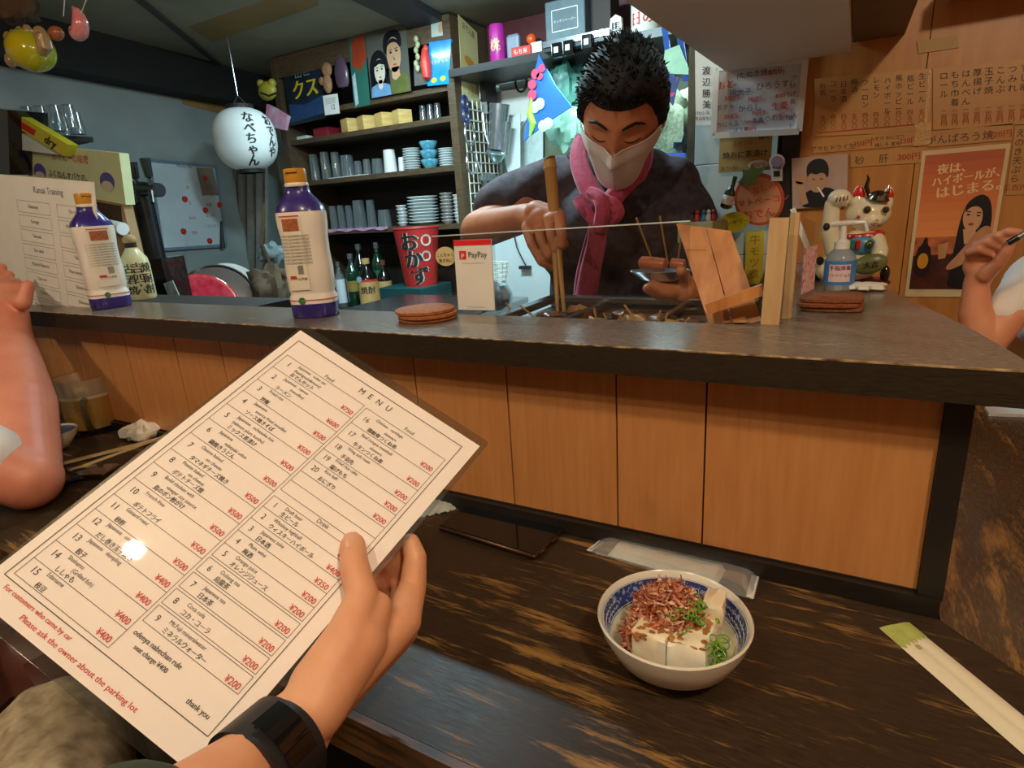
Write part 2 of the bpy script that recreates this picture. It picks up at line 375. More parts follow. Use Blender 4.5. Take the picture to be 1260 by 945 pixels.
# black beam along the left wall
def lw(px, py, off=0.0): return PP(px, py, V((XL0, YL0, 0)) + ln * off, ln)
a, c = lw(60, 62, .06), lw(330, 128, .06)
b = B(); d = (V((XL1, YL1, 0)) - V((XL0, YL0, 0))).normalized()
p0 = V((XL0, YL0, 1.16)) + ln * .06 - d * 1.2; b.beam(p0, p0 + d * 3.1, .14, .18); struct('trim_6', b, mat('black_beam', (26, 24, 24), .8))
# ceiling battens and stained patches
b = B(); b.beam(P(168, -3, z=1.243), P(285, 92, z=1.243), .025, .012); struct('trim_7', b, mat('batten', (60, 56, 48), .6))
b = B(); b.beam(P(440, -18, z=1.232), P(560, 45, z=1.232), .17, .03); struct('trim_8', b, mat('dark_joist', (44, 46, 48), .6))
st = mat('brown_tape', (146, 116, 66), .6, ns=6)
for q in (((232, 33), (385, -20), (392, 6), (262, 52)), ):
    obj('ceiling_tape', B().prism([P(x, y, z=1.2495) for x, y in q], (0, 0, -.001)), st, label='brown stained tape patch stuck across the pale ceiling', cat='tape')
obj('wall_tape', B().prism([lw(x, y, .001) for x, y in ((222, 118), (285, 130), (270, 140), (225, 128))], -ln * -.001), st, label='brown tape strip under the black beam on the left wall', cat='tape')
# ------------------------------------------------------------------ guest counters (mitred corner)
fc = thing('front_counter', (-.9, .46, -.72), 'dark stained wooden guest counter with worn streaks under the tofu bowl', 'counter')
MX, MY = .103, .632
slope = -1.0
def mit(y): return MX + (MY - y)
obj('counter_board', B().prism([(-2.35, TY, 0), (mit(TY), TY, 0), (mit(.66), .66, 0), (-2.35, .66, 0)], (0, 0, -.04)), m_table, fc)
obj('counter_edge', B().box((-1.15, TY - .0045, -.022), (2.9, .008, .044)), mat('edge_strip', (120, 80, 40), .4, ns=20, stretch=(1, 8, 8), rgb2=(40, 26, 14)), fc)
obj('kick_board', B().box((-1.1, .60, -.38), (2.6, .02, .66)), m_dark, fc)
sc_ = thing('side_counter', (.3, 1.0, -.72), 'dark stained side counter running back to the orange wall', 'counter')
obj('counter_board', B().prism([(mit(TY) + .0015, TY, -.0004), (.465, TY, -.0004), (.465, WY - .002, -.0004), (MX + .0015, WY - .002, -.0004), (MX + .0015, MY, -.0004)], (0, 0, -.04)), m_table2, sc_)
obj('kick_board', B().box((.16, 1.0, -.38), (.02, .8, .66)), m_dark, sc_)
# ------------------------------------------------------------------ panelled bar front and raised ledge
ZL, ZB, YP = .2685, .2375, .642
bf = thing('bar_partition', (-.9, .66, 0), 'bar front of orange plywood panels in a black frame', 'bar front')
joints = [P(x, y, y=YP).x for x, y in ((57, 400), (89, 404), (123, 405), (150, 408), (212, 413), (269, 417), (332, 424))] + [-.683] + [P(x, y, y=YP).x for x, y in ((508, 440), (622, 450), (758, 460), (870, 470), (1163, 495))]
joints[-1] = .0835
jj = [-2.3, -2.15, -2.0, -1.87] + joints
jj = sorted(jj)
for i in range(len(jj) - 1):
    obj('panel', B().box(((jj[i] + jj[i + 1]) / 2, YP + .004, .13), (jj[i + 1] - jj[i] - .0022, .008, .216)), m_panel, bf)
obj('backing', B().box((-1.1, YP + .014, .13), (2.4, .008, .216)), m_dark, bf)
obj('corner_post', B().box((.0935, YP + .008, .1285), (.021, .03, .218)), m_black, bf)
obj('plinth', B().box((-1.1, YP - .0, .011), (2.404, .02, .02)), m_black, bf)
obj('plinth_cap', B().box((-1.1, YP + .005, .0215), (2.40, .014, .003)), m_black, bf)
sp = thing('side_partition', (.05, 1.0, 0), 'orange boarded return of the bar under the ledge', 'bar front')
pe = [(.096, .668), (.079, .749), (.056, .83), (.033, .909), (.004, 1.02), (-.018, 1.11), (-.042, 1.20), (-.065, 1.31), (-.088, 1.42)]
for k in range(len(pe) - 1):
    a, c = V((*pe[k], .0)), V((*pe[k + 1], .0)); d = (c - a).normalized() * .0012; n_ = d.normalized().cross(V((0, 0, 1))) * .008
    obj('panel', B().prism([a + d, c - d, c - d - n_, a + d - n_], (0, 0, .235)), m_panel, sp)
out_e = [(.137, .597), (.127, .66), (.112, .749), (.074, .909), (.044, 1.02), (.0, 1.20), (-.045, 1.42)]
in_e = [(-.16, 1.42), (-.115, 1.12), (-.10, .97), (-.092, .765), (-.11, .735), (-.30, .735), (-2.3, .735)]
lg = thing('bar_ledge', (-.9, .66, ZB), 'raised dark wooden ledge of the bar holding the sauce bottles', 'ledge')
fe = [(-2.3, .597)]
obj('ledge_board', B().prism([(x, y, ZL) for x, y in fe + out_e + in_e], (0, 0, -.0295)), m_ledge, lg)
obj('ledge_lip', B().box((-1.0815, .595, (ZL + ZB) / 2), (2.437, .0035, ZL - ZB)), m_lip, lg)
b = B(); b.beam((-2.3, .5945, ZL - .0002), (.137, .5945, ZL - .0002), .0035, .0014); obj('worn_edge', b, mat('worn_edge', (190, 160, 116), .3, ns=60, stretch=(1, 1, 1), rgb2=(90, 66, 42), vthr=(.4, .62)), lg)
# ------------------------------------------------------------------ tofu bowl
bc = V((-.1165, .463, 0)); R_ = .0685
m_blue = mat('cobalt_glaze', (52, 66, 130), .2, ns=240, rgb2=(150, 160, 196), vthr=(.40, .46), coat=.4)
bw = thing('tofu_bowl', bc, 'round cream bowl with a blue patterned inner rim holding tofu', 'bowl')
prof = [(.026, 0), (.028, .004), (.040, .008), (.055, .022), (.065, .042), (.0685, .0545), (.0672, .0562), (.0655, .0545)]
obj('body', B().lathe(prof + [(.064, .050)], bc, 56, cap=1), m_cream, bw, smooth=True)
obj('blue_band', B().lathe([(.0641, .0502), (.0600, .0385), (.0565, .0320)], bc, 56, cap=0), m_blue, bw, smooth=True)
obj('inside', B().lathe([(.0567, .0322), (.045, .018), (.02, .010), (1e-6, .009)], bc, 48, cap=0), mat('celadon_glaze', (226, 224, 190), .2, var=.02), bw, smooth=True)
b = B()
for rr, zz in ((.0637, .0496), (.0574, .0336), (.0562, .0312)):
    b.tube([bc + V((math.cos(t) * (rr - .0004), math.sin(t) * (rr - .0004), zz)) for t in [k * 2 * PI / 56 for k in range(56)]], .00045, 5, True)
for k in range(72):                     # wave scales painted as rows of arcs on the band
    a = k * 2 * PI / 72
    for row in range(2):
        aa = a + row * PI / 72; zc_ = .0365 + row * .0055; rr = .0589 + row * .0021
        if 20 < k % 36 < 34: continue
        b.tube([bc + V((math.cos(aa + q * .035) * (rr - .0006), math.sin(aa + q * .035) * (rr - .0006), zc_ + (1 - q * q) * .0032)) for q in (-1, -.5, 0, .5, 1)], .00028, 4)
obj('painted_pattern', b, mat('pale_glaze', (208, 212, 222), .3, var=.02), bw, kind='stuff')
# tofu
tf = thing('tofu_block', bc + V((0, 0, .02)), 'white tofu block split in two, topped with bonito flakes', 'tofu')
m_tofu = mat('tofu', (250, 240, 214), .45, ns=26, rgb2=(226, 196, 156), vthr=(.25, .6), sss=.2)
def slab(q, z0, z1, m, name):
    n = 7; b = B(); q = [V((x, y, 0)) for x, y in q]
    def f(u, v): return (q[0] * (1 - u) + q[1] * u) * (1 - v) + (q[3] * (1 - u) + q[2] * u) * v
    def wob(p, k): return p + V((math.sin(p.y * 170 + k) * .0007, math.cos(p.x * 190 + k) * .0007, math.sin(p.x * 260 + p.y * 300) * .0009 * (k > 1)))
    ring = [(i / n, 0) for i in range(n)] + [(1, i / n) for i in range(n)] + [(1 - i / n, 1) for i in range(n)] + [(0, 1 - i / n) for i in range(n)]
    c = f(.5, .5); vs = []
    for z, s in ((z0, 1), (z0 + (z1 - z0) * .5, 1.01), (z1 - .002, 1), (z1, .95)):
        for u, v in ring: vs.append(wob(c + (f(u, v) - c) * s + V((0, 0, z)), z * 900))
    N = len(ring); fs = [(j * N + i, j * N + (i + 1) % N, (j + 1) * N + (i + 1) % N, (j + 1) * N + i) for j in range(3) for i in range(N)] + [tuple(range(N - 1, -1, -1)), tuple(range(3 * N, 4 * N))]
    b.add(vs, fs); return obj(name, b, m, tf, smooth=True, auto=50)
slab([(-.1425, .4245), (-.1120, .4195), (-.1040, .4850), (-.1400, .4890)], .024, .0590, m_tofu, 'tofu_piece')
slab([(-.1108, .4195), (-.0800, .4260), (-.0765, .4880), (-.1025, .4850)], .024, .0580, m_tofu, 'tofu_piece')
slab([(-.0920, .4640), (-.0745, .4680), (-.0770, .4960), (-.0940, .4960)], .050, .0700, m_tofu, 'tofu_piece')
sa = mat('soy_sauce', (140, 62, 22), .12, var=.2, coat=.5)
b = B(); b.lathe([(.0405, .0198), (.036, .0205), (1e-6, .0206)], bc + V((-.004, -.006, 0)), 30); obj('sauce_pool', b, sa, tf)
b = B()
for k in range(60):
    u = rnd.random(); q_ = rnd.random() ** 2; b.ball(V((-.141 + .060 * u, .4232 + (u - .35) * .004, .058 - q_ * .012)), (.0022, .0008, .0012 + q_ * .002), 5)
for k in range(110): b.ball(V((-.14 + rnd.random() * .058, .4265 + rnd.random() * .05, .0588)), (.0016 + rnd.random() * .002, .0014 + rnd.random() * .002, .0007), 4)
obj('ginger_sauce', b, mat('sauce_drips', (214, 142, 76), .2, var=.3), tf, smooth=True, kind='stuff')
def flakes(n, cx, cy, rx, ry, z0, zh, seed):
    r = random.Random(seed); b = B()
    for k in range(n):
        a = r.random() * 2 * PI; q = math.sqrt(r.random()); x, y = cx + rx * q * math.cos(a), cy + ry * q * math.sin(a)
        z = z0 + zh * (1 - q * q) * r.random() + .001
        d = V((r.gauss(0, 1), r.gauss(0, 1), r.gauss(0, .7))).normalized(); s = d.cross(V((r.gauss(0, 1), r.gauss(0, 1), r.gauss(0, 1)))).normalized()
        L = .004 + r.random() * .013; w = .0005 + r.random() * .0017; cu = d.cross(s); kk = r.uniform(.25, .9) * L; vs = []
        for i in range(5):
            t = i / 4 - .5; c = V((x, y, z)) + d * L * t + cu * (kk * (t * t * 2 - .2)) + s * math.sin(t * 9 + k) * .0006
            ww = w * (1 - abs(t) * 1.2); vs += [c - s * ww, c + s * ww + cu * .0005]
        b.add(vs, [(2 * i, 2 * i + 1, 2 * i + 3, 2 * i + 2) for i in range(4)])
    return b
fl = [((222, 140, 104), 1), ((240, 190, 156), 2), ((190, 96, 68), 3)]
for i, (c, sd) in enumerate(fl):
    b = flakes(420, -.121, .466, .031, .029, .058, .024, sd)
    b2 = flakes(110, -.146, .446, .010, .020, .036, .026, sd + 10)
    b.add(b2.v, b2.f); 
    obj('bonito_flakes', b, mat('bonito_%s' % ['rose', 'pale', 'deep'][i], c, .35, ns=300, var=.15), tf, kind='stuff')
b = B(); r = random.Random(3)
def ring(c, rad, ax):
    u, w, a = frame_of(ax); b.tube([V(c) + (u * math.cos(t) + w * math.sin(t)) * rad for t in [k * 2 * PI / 9 for k in range(9)]], .0007, 5, True)
for k in range(34): ring((-.094 + r.gauss(0, .009), .455 + r.gauss(0, .012), .062 + r.random() * .012), .0016 + r.random() * .0022, (r.gauss(0, 1), r.gauss(0, 1), 1))
for k in range(22): ring((-.0745 + r.gauss(0, .0028), .447 + r.gauss(0, .009), .036 + r.random() * .010), .0030 + r.random() * .0025, (r.gauss(0, .6), r.gauss(0, .6), 1))
obj('chopped_green_onion', b, mat('green_onion', (136, 178, 62), .3, ns=200, rgb2=(84, 138, 40)), tf, kind='stuff', smooth=True)
# ------------------------------------------------------------------ wrapped hand towel, chopstick sleeve, phone
m_film = glass('plastic_film', (240, 244, 246), .22, .12, .2)
def onT(x, y, z=0): p = P(x, y, z=z); return V((p.x, p.y, z))
ow = thing('wrapped_hand_towel', onT(830, 700), 'white wet towel in clear crinkled wrapper lying behind the tofu bowl', 'hand towel')
A, Bq, C_, D = onT(722, 679), onT(745, 662), onT(935, 703), onT(926, 739)
def pillow(b, A, Bq, C_, D, z0, h, nu=30, nv=9, e=.08, crk=.0006):
    def f(u, v):
        p = (A * (1 - u) + D * u) * (1 - v) + (Bq * (1 - u) + C_ * u) * v
        k = min(1, u / e, (1 - u) / e) if e else 1; k = max(0, k); s = math.sin(PI * v) ** .5 if 0 < v < 1 else 0
        return p + V((0, 0, z0 + h * s * (k ** .6) + crk * math.sin(u * 47 + v * 9) * math.sin(v * 21 + u * 13)))
    return b.grid(f, nu, nv)
b = B(); pillow(b, A, Bq, C_, D, .0012, .0105); obj('wrapper', b, m_film, ow, smooth=True)
k = lambda a, b_, t: a * (1 - t) + b_ * t
a1, a2 = k(A, D, .13), k(Bq, C_, .12); a3, a4 = k(Bq, C_, .82), k(A, D, .80)
b = B(); pillow(b, k(a1, a2, .10), k(a1, a2, .9), k(a4, a3, .9), k(a4, a3, .10), .0006, .0085, e=.03, crk=.0003); obj('towel', b, mat('towel_cloth', (246, 240, 226), .8, ns=120, var=.03, bump=.1), ow, smooth=True)
b = B()
for s, (q0, q1) in enumerate(((A, Bq), (D, C_))):
    dirn = ((A - D) if s == 0 else (D - A)).normalized(); n = 14; vs = []
    for i in range(n * 2 + 1): vs.append(k(q0, q1, i / (2 * n)) + dirn * (.0016 if i % 2 else 0) + V((0, 0, .0022)))
    for i in range(n * 2 + 1): vs.append(k(q0, q1, i / (2 * n)) - dirn * .007 + V((0, 0, .0028)))
    b.add(vs, [(i, i + 1, 2 * n + 2 + i, 2 * n + 1 + i) for i in range(2 * n)])
obj('crimped_end', b, mat('film_end', (222, 226, 224), .25, var=.03), ow)
cs = thing('chopstick_sleeve', onT(1170, 850), 'disposable chopsticks in a white paper sleeve with a pale green tip', 'chopsticks')
q0, q1 = onT(1082, 774), onT(1116, 765); dd = (onT(1260, 930) - q0).normalized(); L = .235; sd = (q1 - q0); 
sd = (sd - dd * sd.dot(dd)); wS = sd.length; sd.normalize()
def slv(t0, t1, z, lab, m, par):
    b = B()
    def f(u, v):
        t = t0 + (t1 - t0) * u
        return q0 + dd * (t * L + (.0085 * v if t0 == 0 and u == 0 else 0) * -1 * -1) + sd * wS * v + V((0, 0, z + .0042 * (math.sin(PI * v) ** .6 if 0 < v < 1 else 0) * (1 - .35 * math.exp(-((v - .5) / .12) ** 2)) * min(1, .35 + t * 5)))
    b.grid(f, 14, 15); return obj(lab, b, m, par, smooth=True)
slv(0.0, 1, .0008, 'paper_sleeve', mat('sleeve_paper', (240, 232, 206), .6, var=.02), cs)
b = B(); zz = lambda v, t: .0014 + .0042 * (math.sin(PI * v) ** .6 if 0 < v < 1 else 0) * (1 - .35 * math.exp(-((v - .5) / .12) ** 2)) * min(1, .35 + t * 5)
n = 15; vs = []
for i in range(n):
    v = i / (n - 1); vs.append(q0 + sd * wS * v + V((0, 0, zz(v, 0))))
for i in range(n):
    v = i / (n - 1); t = .085 + (.022 if i % 2 else 0) + .03 * (1 - v); vs.append(q0 + dd * t * L + sd * wS * v + V((0, 0, zz(v, t))))
b.add(vs, [(i, i + 1, n + i + 1, n + i) for i in range(n - 1)]); obj('green_tip', b, mat('green_print', (196, 204, 120), .6, ns=60, rgb2=(170, 184, 92)), cs)
b = B(); cc = q0 + dd * .148 * L + sd * wS * .33 + V((0, 0, .0056))
for rr in (.0024, .0017): b.tube([cc + dd * rr * math.cos(t) * 1.4 + sd * rr * math.sin(t) * .8 for t in [j * 2 * PI / 16 for j in range(16)]], .0002, 4, True)
b.tube([cc - dd * .001, cc + dd * .001], .0003, 4); obj('printed_mark', b, mat('grey_green_ink', (140, 150, 90), .6), cs)
b = B()
for s in (.3, .68): b.box(q0 + dd * (L * .55) + sd * wS * s + V((0, 0, .0020)), (L * .86, .0042, .0022), rot=(0, 0, math.atan2(dd.y, dd.x)), bev=.0008)
obj('chopstick', b, m_bamboo, cs)
ph = thing('smartphone', V((-.385, .601, 0)), 'black smartphone lying face up beside the menu', 'phone')
ang = math.atan2(.554 - .574, -.308 + .471) + .045
b = B().box((-.385, .602, .0045), (.156, .075, .0078), rot=(0, 0, ang), bev=.0035); obj('body', b, mat('bronze_metal', (92, 66, 50), .3, .8), ph, smooth=True, auto=60)
b = B().box((-.385, .602, .0087), (.151, .070, .0009), rot=(0, 0, ang), bev=.0004); obj('screen', b, mat('phone_glass', (9, 9, 11), .07, var=0), ph)
Rz = Matrix.Rotation(ang, 3, 'Z')
b = B()
for xx in (-.02, .012): b.box(V((-.385, .602, .005)) + Rz @ V((.0785, xx, 0)), (.0012, .016 if xx > 0 else .009, .0028), rot=(0, 0, ang), bev=.0005)
obj('side_button', b, m_steel, ph)
tw = thing('wrapped_hand_towel', onT(552, 625), 'crumpled clear towel wrapper between the menu edge and the phone', 'hand towel')
b = B(); pillow(b, onT(505, 640), onT(530, 598), onT(581, 612), onT(560, 628), .001, .008, e=.2, crk=.002); obj('wrapper', b, mat('white_film', (206, 214, 208), .3, ns=40, rgb2=(170, 180, 174)), tw, smooth=True)
obj('folded_napkin', B().prism([onT(1216, 512, .0), onT(1211, 504, .0), onT(1330, 506, .0), onT(1330, 516, .0)], (0, 0, .006)), m_paper, label='folded white napkin strip on the side counter under the ledge corner', cat='napkin')
# ------------------------------------------------------------------ left guest's things
mg = thing('beer_mug', onT(122, 528), 'glass beer mug half full of beer at the left end of the counter', 'beer mug')
c0 = P(120, 527, z=0); s_ = (P(150, 527, z=0) - P(92, 527, z=0)).length / 2 * .98
H_ = .126
m_mug = glass('mug_glass', (250, 250, 248), .10)
obj('glass_body', B().lathe([(s_ * .95, 0), (s_, .004), (s_ * .98, .012), (s_ * .98, H_), (s_ * .93, H_), (s_ * .92, .014), (1e-6, .012)], c0, 32), m_mug, mg, smooth=True)
m_beer = glass('beer_amber', (236, 176, 70), .10, .05)
obj('beer', B().lathe([(1e-6, .0125), (s_ * .9, .0135), (s_ * .91, H_ * .64), (1e-6, H_ * .64)], c0, 32), mat('beer', (196, 146, 62), .10, trans=.15, var=.05), mg, smooth=True)
obj('foam', B().lathe([(1e-6, H_ * .64), (s_ * .912, H_ * .641), (s_ * .912, H_ * .69), (s_ * .5, H_ * .68), (1e-6, H_ * .68)], c0, 32), mat('foam', (226, 212, 180), .7, ns=200), mg, smooth=True)
obj('foam_film', B().lathe([(s_ * .915, H_ * .69), (s_ * .915, H_ * .97)], c0, 32, cap=0), glass('foam_residue', (236, 226, 206), .1, .3, .35), mg, smooth=True)
hd = (V((EYE.x, EYE.y, 0)) - V((c0.x, c0.y, 0))).normalized(); hd = Matrix.Rotation(-.15, 3, 'Z') @ hd
b = B(); b.tube([c0 + hd * (s_ * .95) + V((0, 0, .082)), c0 + hd * (s_ + .022) + V((0, 0, .084)), c0 + hd * (s_ + .030) + V((0, 0, .07)), c0 + hd * (s_ + .028) + V((0, 0, .035)), c0 + hd * (s_ + .018) + V((0, 0, .018)), c0 + hd * (s_ * .95) + V((0, 0, .016))], .006, 10); obj('handle', b, m_glass, mg, smooth=True)
r = random.Random(5); b = B()
def crump(c, rad, seed, n=10, zs=.6):
    r = random.Random(seed); b = B(); ph_ = [r.uniform(0, 6) for _ in range(9)]
    b.ball(c, 1, n); vs = []
    for v in b.v:
        d = V(v) - V(c); k = rad * (1 + .28 * math.sin(d.x * 5 + ph_[0]) * math.cos(d.y * 6 + ph_[1]) + .2 * abs(math.sin(d.z * 9 + d.x * 7 + ph_[2])) + .12 * math.sin(d.y * 15 + ph_[3]))
        vs.append((c[0] + d.x * k * 1.3, c[1] + d.y * k, c[2] + d.z * k * zs))
    b.v = vs; return b
cn = onT(180, 540); obj('crumpled_tissue', crump(cn + V((0, 0, .018)), .030, 4), mat('tissue', (236, 230, 214), .8, var=.03), label='crumpled white tissue beside the beer mug', cat='tissue')
for i, (a, c, t) in enumerate((((66, 573), (196, 540), 'pale wooden chopstick reaching furthest towards the crumpled tissue'), ((64, 587), (205, 536), 'lower wooden chopstick crossing over the others left of the menu'), ((58, 492), (95, 486), 'short wooden chopstick end left of the beer mug'))):
    z = .004 + i % 2 * .008; b = B(); b.beam(onT(*a, z=z), onT(*c, z=z + .006), .005 if i else .009, .004); obj('chopstick', b, mat('pale_chopstick', (226, 200, 146), .5, var=.05), label=t, cat='chopstick')
sb = thing('small_bowl', onT(70, 556), 'small white bowl with blue inside half hidden by the left guest', 'bowl')
c1 = P(68, 553, z=.0); obj('body', B().lathe([(.02, 0), (.03, .008), (.045, .03), (.047, .04), (.045, .04), (.043, .03)], c1, 32, cap=1), m_cream, sb, smooth=True)
obj('inside', B().lathe([(.044, .037), (.03, .014), (1e-6, .01)], c1, 32), mat('blue_inside', (60, 80, 140), .25), sb, smooth=True)
obj('leftovers', crump(c1 + V((.0, 0, .028)), .017, 8, 6), mat('leftover_food', (224, 190, 130), .5), sb, smooth=True)
obj('black_wrapper', crump(onT(72, 592) + V((0, 0, .008)), .032, 12, 8, .25), mat('dark_film', (40, 34, 40), .2), label='crumpled dark wrapper on the counter beside the left guest elbow', cat='wrapper')
b = B(); b.box(onT(118, 585) + V((0, 0, .006)), (.06, .05, .012), rot=(0, 0, .5), bev=.003); obj('clear_box', b, glass('clear_tray', (210, 212, 214), .2), label='small clear plastic tray left of the laminated menu edge', cat='tray')
# ------------------------------------------------------------------ laminated menu held in the foreground
TLc, TRc, BRc, BLc = V((-.4596, .397, .3224)), V((-.2775, .4269, .2135)), V((-.3332, .1401, .0791)), V((-.5153, .1102, .188))
mn = thing('laminated_menu', (TLc + BRc) / 2, 'laminated white food and drink menu held up in the foreground', 'menu')
F_ = Fr(TLc, TRc, BLc)
if F_.n.dot(EYE - TLc) < 0: F_.n = -F_.n
CN = F_.n.copy()
b = B(); b.prism([F_.p(x, y, .0005) for x, y in ((.0, .012), (.004, .003), (.02, 0), (.98, 0), (.996, .003), (1, .012), (1, .988), (.996, .997), (.98, 1), (.02, 1), (.004, .997), (0, .988))], -CN * .001); obj('laminate', b, glass('laminate_film', (235, 236, 240), .16, .06), mn)
obj('paper', Fr.sheet(F_, B(), .0004, (.013, .026, .979, .975), .0008), mat('menu_paper', (246, 234, 226), .55, var=.01, coat=.25), mn)
b = B(); G = lambda x0, y0, x1, y1, t=.00045: F_.line(b, x0, y0, x1, y1, t, .0011)
def rect(x0, y0, x1, y1, t=.00045): G(x0, y0, x1, y0, t); G(x1, y0, x1, y1, t); G(x1, y1, x0, y1, t); G(x0, y1, x0, y0, t)
rect(.050, .058, .922, .914, .0007); 
LR = [.116, .170, .226, .275, .331, .390, .447, .506, .556, .610, .664, .712, .759, .808, .858, .902]
rect(.070, LR[0], .487, LR[-1])
for y in LR[1:-1]: G(.070, y, .487, y)
RR = [.119, .180, .236, .284, .323, .366, .434]
rect(.500, .119, .905, .366)
for y in RR[1:-2]: G(.5, y, .905, y)
G(.5, .366, .5, .434); G(.905, .366, .905, .434); G(.5, .400, .905, .400); G(.5, .434, .905, .434)
DR = [.455, .491, .529, .568, .608, .645]
rect(.5, .455, .905, .645)
for y in DR[1:-1]: G(.5, y, .905, y)
for y0, y1 in ((.651, .689), (.695, .735), (.741, .780), (.786, .827)): rect(.5, y0, .905, y1)
obj('ruled_lines', b, mat('table_rule', (96, 84, 74), .6), mn)
b = B(); b2 = B(); OF = .0012; W_ = .92
def T(bb, t, x, y, s, al='LEFT', w=W_, bold=0): F_.text(bb, t, x, y, s, al, off=OF, width=w, bold=bold)
T(b, 'M', .432, .092, .026, 'CENTER'); T(b, 'E', .476, .092, .026, 'CENTER'); T(b, 'N', .523, .092, .026, 'CENTER'); T(b, 'U', .572, .092, .026, 'CENTER')
T(b, 'Food', .262, .111, .0165); T(b, 'Food', .685, .112, .0165); T(b, 'Drink', .69, .449, .0165)
LI = [('1', ['Japanese   oden set', '(hashigoshi&more)', 'おでんセット'], '¥750'), ('2', ['Japanese   ramen', '           (noodles)', 'ラーメン'], '¥600'), ('3', ['Fried rice', '炒飯'], '¥500'), ('4', ['Japanese', '      source fried noodles', 'ソース焼きそば'], '¥500'),
      ('5', ['Japanese   ochazuke mix', '(salmon plum konbu)', 'ミックス茶漬け'], '¥500'), ('6', ['Japanese', '          nabeyaki udon', '鍋焼きうどん'], '¥500'), ('7', ['Onions baked', '          on cheese', 'タマネギチーズ焼き'], '¥500'), ('8', ['Potato baked', '          on cheese', 'ポテトチーズ焼'], '¥500'),
      ('9', ['Boild chicken with', '       vinegar soy source', '鳥のポン酢がけ'], '¥500'), ('10', ['French fries', 'ポテトフライ'], '¥500'), ('11', ['Gizzard roast', '砂肝'], '¥500'), ('12', ['Japanese   omelet', 'だし巻き玉子焼き'], '¥400'), ('13', ['Japanese   dumpling', '餃子'], '¥400'), ('14', ['Shishamo', '         (Grilled fish)', 'ししゃも'], '¥400'), ('15', ['Edamame', '枝豆'], '¥400')]
for i, (n_, ls, pr) in enumerate(LI):
    y0, y1 = LR[i], LR[i + 1]; h = y1 - y0
    T(b, n_, .112, y0 + h * .55, .0225, 'CENTER')
    for j, t in enumerate(ls):
        jp = ord(t.strip()[0]) > 999
        T(b, t, .150, y0 + h * (.30 + j * (.64 if len(ls) == 2 else .31)) - .001, .0150 if jp else .0135, bold=1 if jp else 0)
    T(b2, pr, .475, y1 - h * .12, .0205, 'RIGHT', bold=1)
RI = [('16', ['Chicken   cartilege', '             skewers', '鶏軟骨つくね串'], '¥200'), ('17', ['Beef tongue meatball', '             skewers', '牛タンつくね串'], '¥200'), ('18', ['Wing salt roast', '手羽先'], '¥200'), ('19', ['Fried rice cake', '揚げもち'], '¥200'), ('20', ['Rice ball', 'おにぎり'], '¥200')]
for i, (n_, ls, pr) in enumerate(RI):
    y0, y1 = RR[i], RR[i + 1]; h = y1 - y0
    T(b, n_, .538, y0 + h * .6, .0215, 'CENTER')
    for j, t in enumerate(ls):
        jp = ord(t.strip()[0]) > 999
        T(b, t, .572, y0 + h * (.30 + j * (.58 if len(ls) == 2 else .31)), .0150 if jp else .0130, bold=1 if jp else 0)
    T(b2, pr, .893, y1 - h * .12, .0200, 'RIGHT', bold=1)
DI = [('1', 'Draft beer', '生ビール', '¥500', .455, .491), ('2', 'Whiskey highball', 'ウィスキーハイボール', '¥400', .491, .529), ('3', 'Japanese sake', '日本酒', '¥350', .529, .568), ('4', 'Plum wine', '梅酒', '¥200', .568, .608), ('5', 'Orange juice', 'オレンジジュース', '¥200', .608, .645),
      ('6', 'Oolong tea', '烏龍茶', '¥200', .651, .689), ('7', 'Japanese tea', '日本茶', '¥200', .695, .735), ('8', 'Coca cola', 'コカ・コーラ', '¥200', .741, .780), ('9', 'Mt.Fuji mineralwater', 'ミネラルウォーター', '¥200', .786, .827)]
for n_, e, j, pr, y0, y1 in DI:
    h = y1 - y0; T(b, n_, .532, y0 + h * .68, .0205, 'CENTER'); T(b, e, .570, y0 + h * .40, .0135); T(b, j, .570, y0 + h * .88, .0150, bold=1); T(b2, pr, .895, y1 - h * .10, .0205, 'RIGHT', bold=1)
T(b, 'odenya nabechan rule', .508, .856, .0165, bold=1); T(b, 'seat charge ¥400', .545, .876, .0145, bold=1); T(b, 'thank you', .795, .893, .0165, bold=1)
T(b2, 'For customers who came by car', .085, .934, .0150, bold=1, w=1.0); T(b2, 'Please ask the owner about the parking lot', .205, .958, .0170, bold=1, w=1.12)
obj('black_lettering', b, m_ink, mn); obj('red_lettering', b2, m_red, mn)
def cdep(px, py):
    r = ray(px, py); return (TLc - EYE).dot(CN) / r.dot(CN) * FPX
# ------------------------------------------------------------------ the photographer's hand, watch and lap
Q = lambda x, y, d: P(x, y, d=d)
D0 = lambda x, y, o: Q(x, y, cdep(x, y) + o)
pg = thing('person', Q(300, 950, .34), 'hand of the seated guest holding the laminated menu, black band on wrist', 'person')
parts = []
def chain(pts, rs):
    for i in range(len(pts) - 1): parts.append(('c', pts[i], pts[i + 1], rs[i], rs[i + 1]))
# thumb lies over the front of the menu
th = [D0(434, 671, -.0125), D0(436, 697, -.0135), D0(446, 735, -.0150), D0(428, 790, -.0175), Q(395, 845, .400)]
chain(th, [.0098, .0112, .0122, .0185, .0215])
chain([D0(463, 748, -.008), D0(440, 790, -.012), Q(385, 870, .392)], [.012, .021, .022])       # thenar
wrist, wr2 = Q(360, 893, .385), Q(300, 948, .350)
kn = [Q(494, 764, .462), Q(492, 775, .486), Q(485, 786, .508), Q(474, 795, .526)]        # knuckles, index to little
for i, K in enumerate(kn):
    chain([K, K * .45 + wrist * .55, wrist + V((0, .004 * i, -.002 * i))], [.0155 - .0006 * i, .0185, .0195])
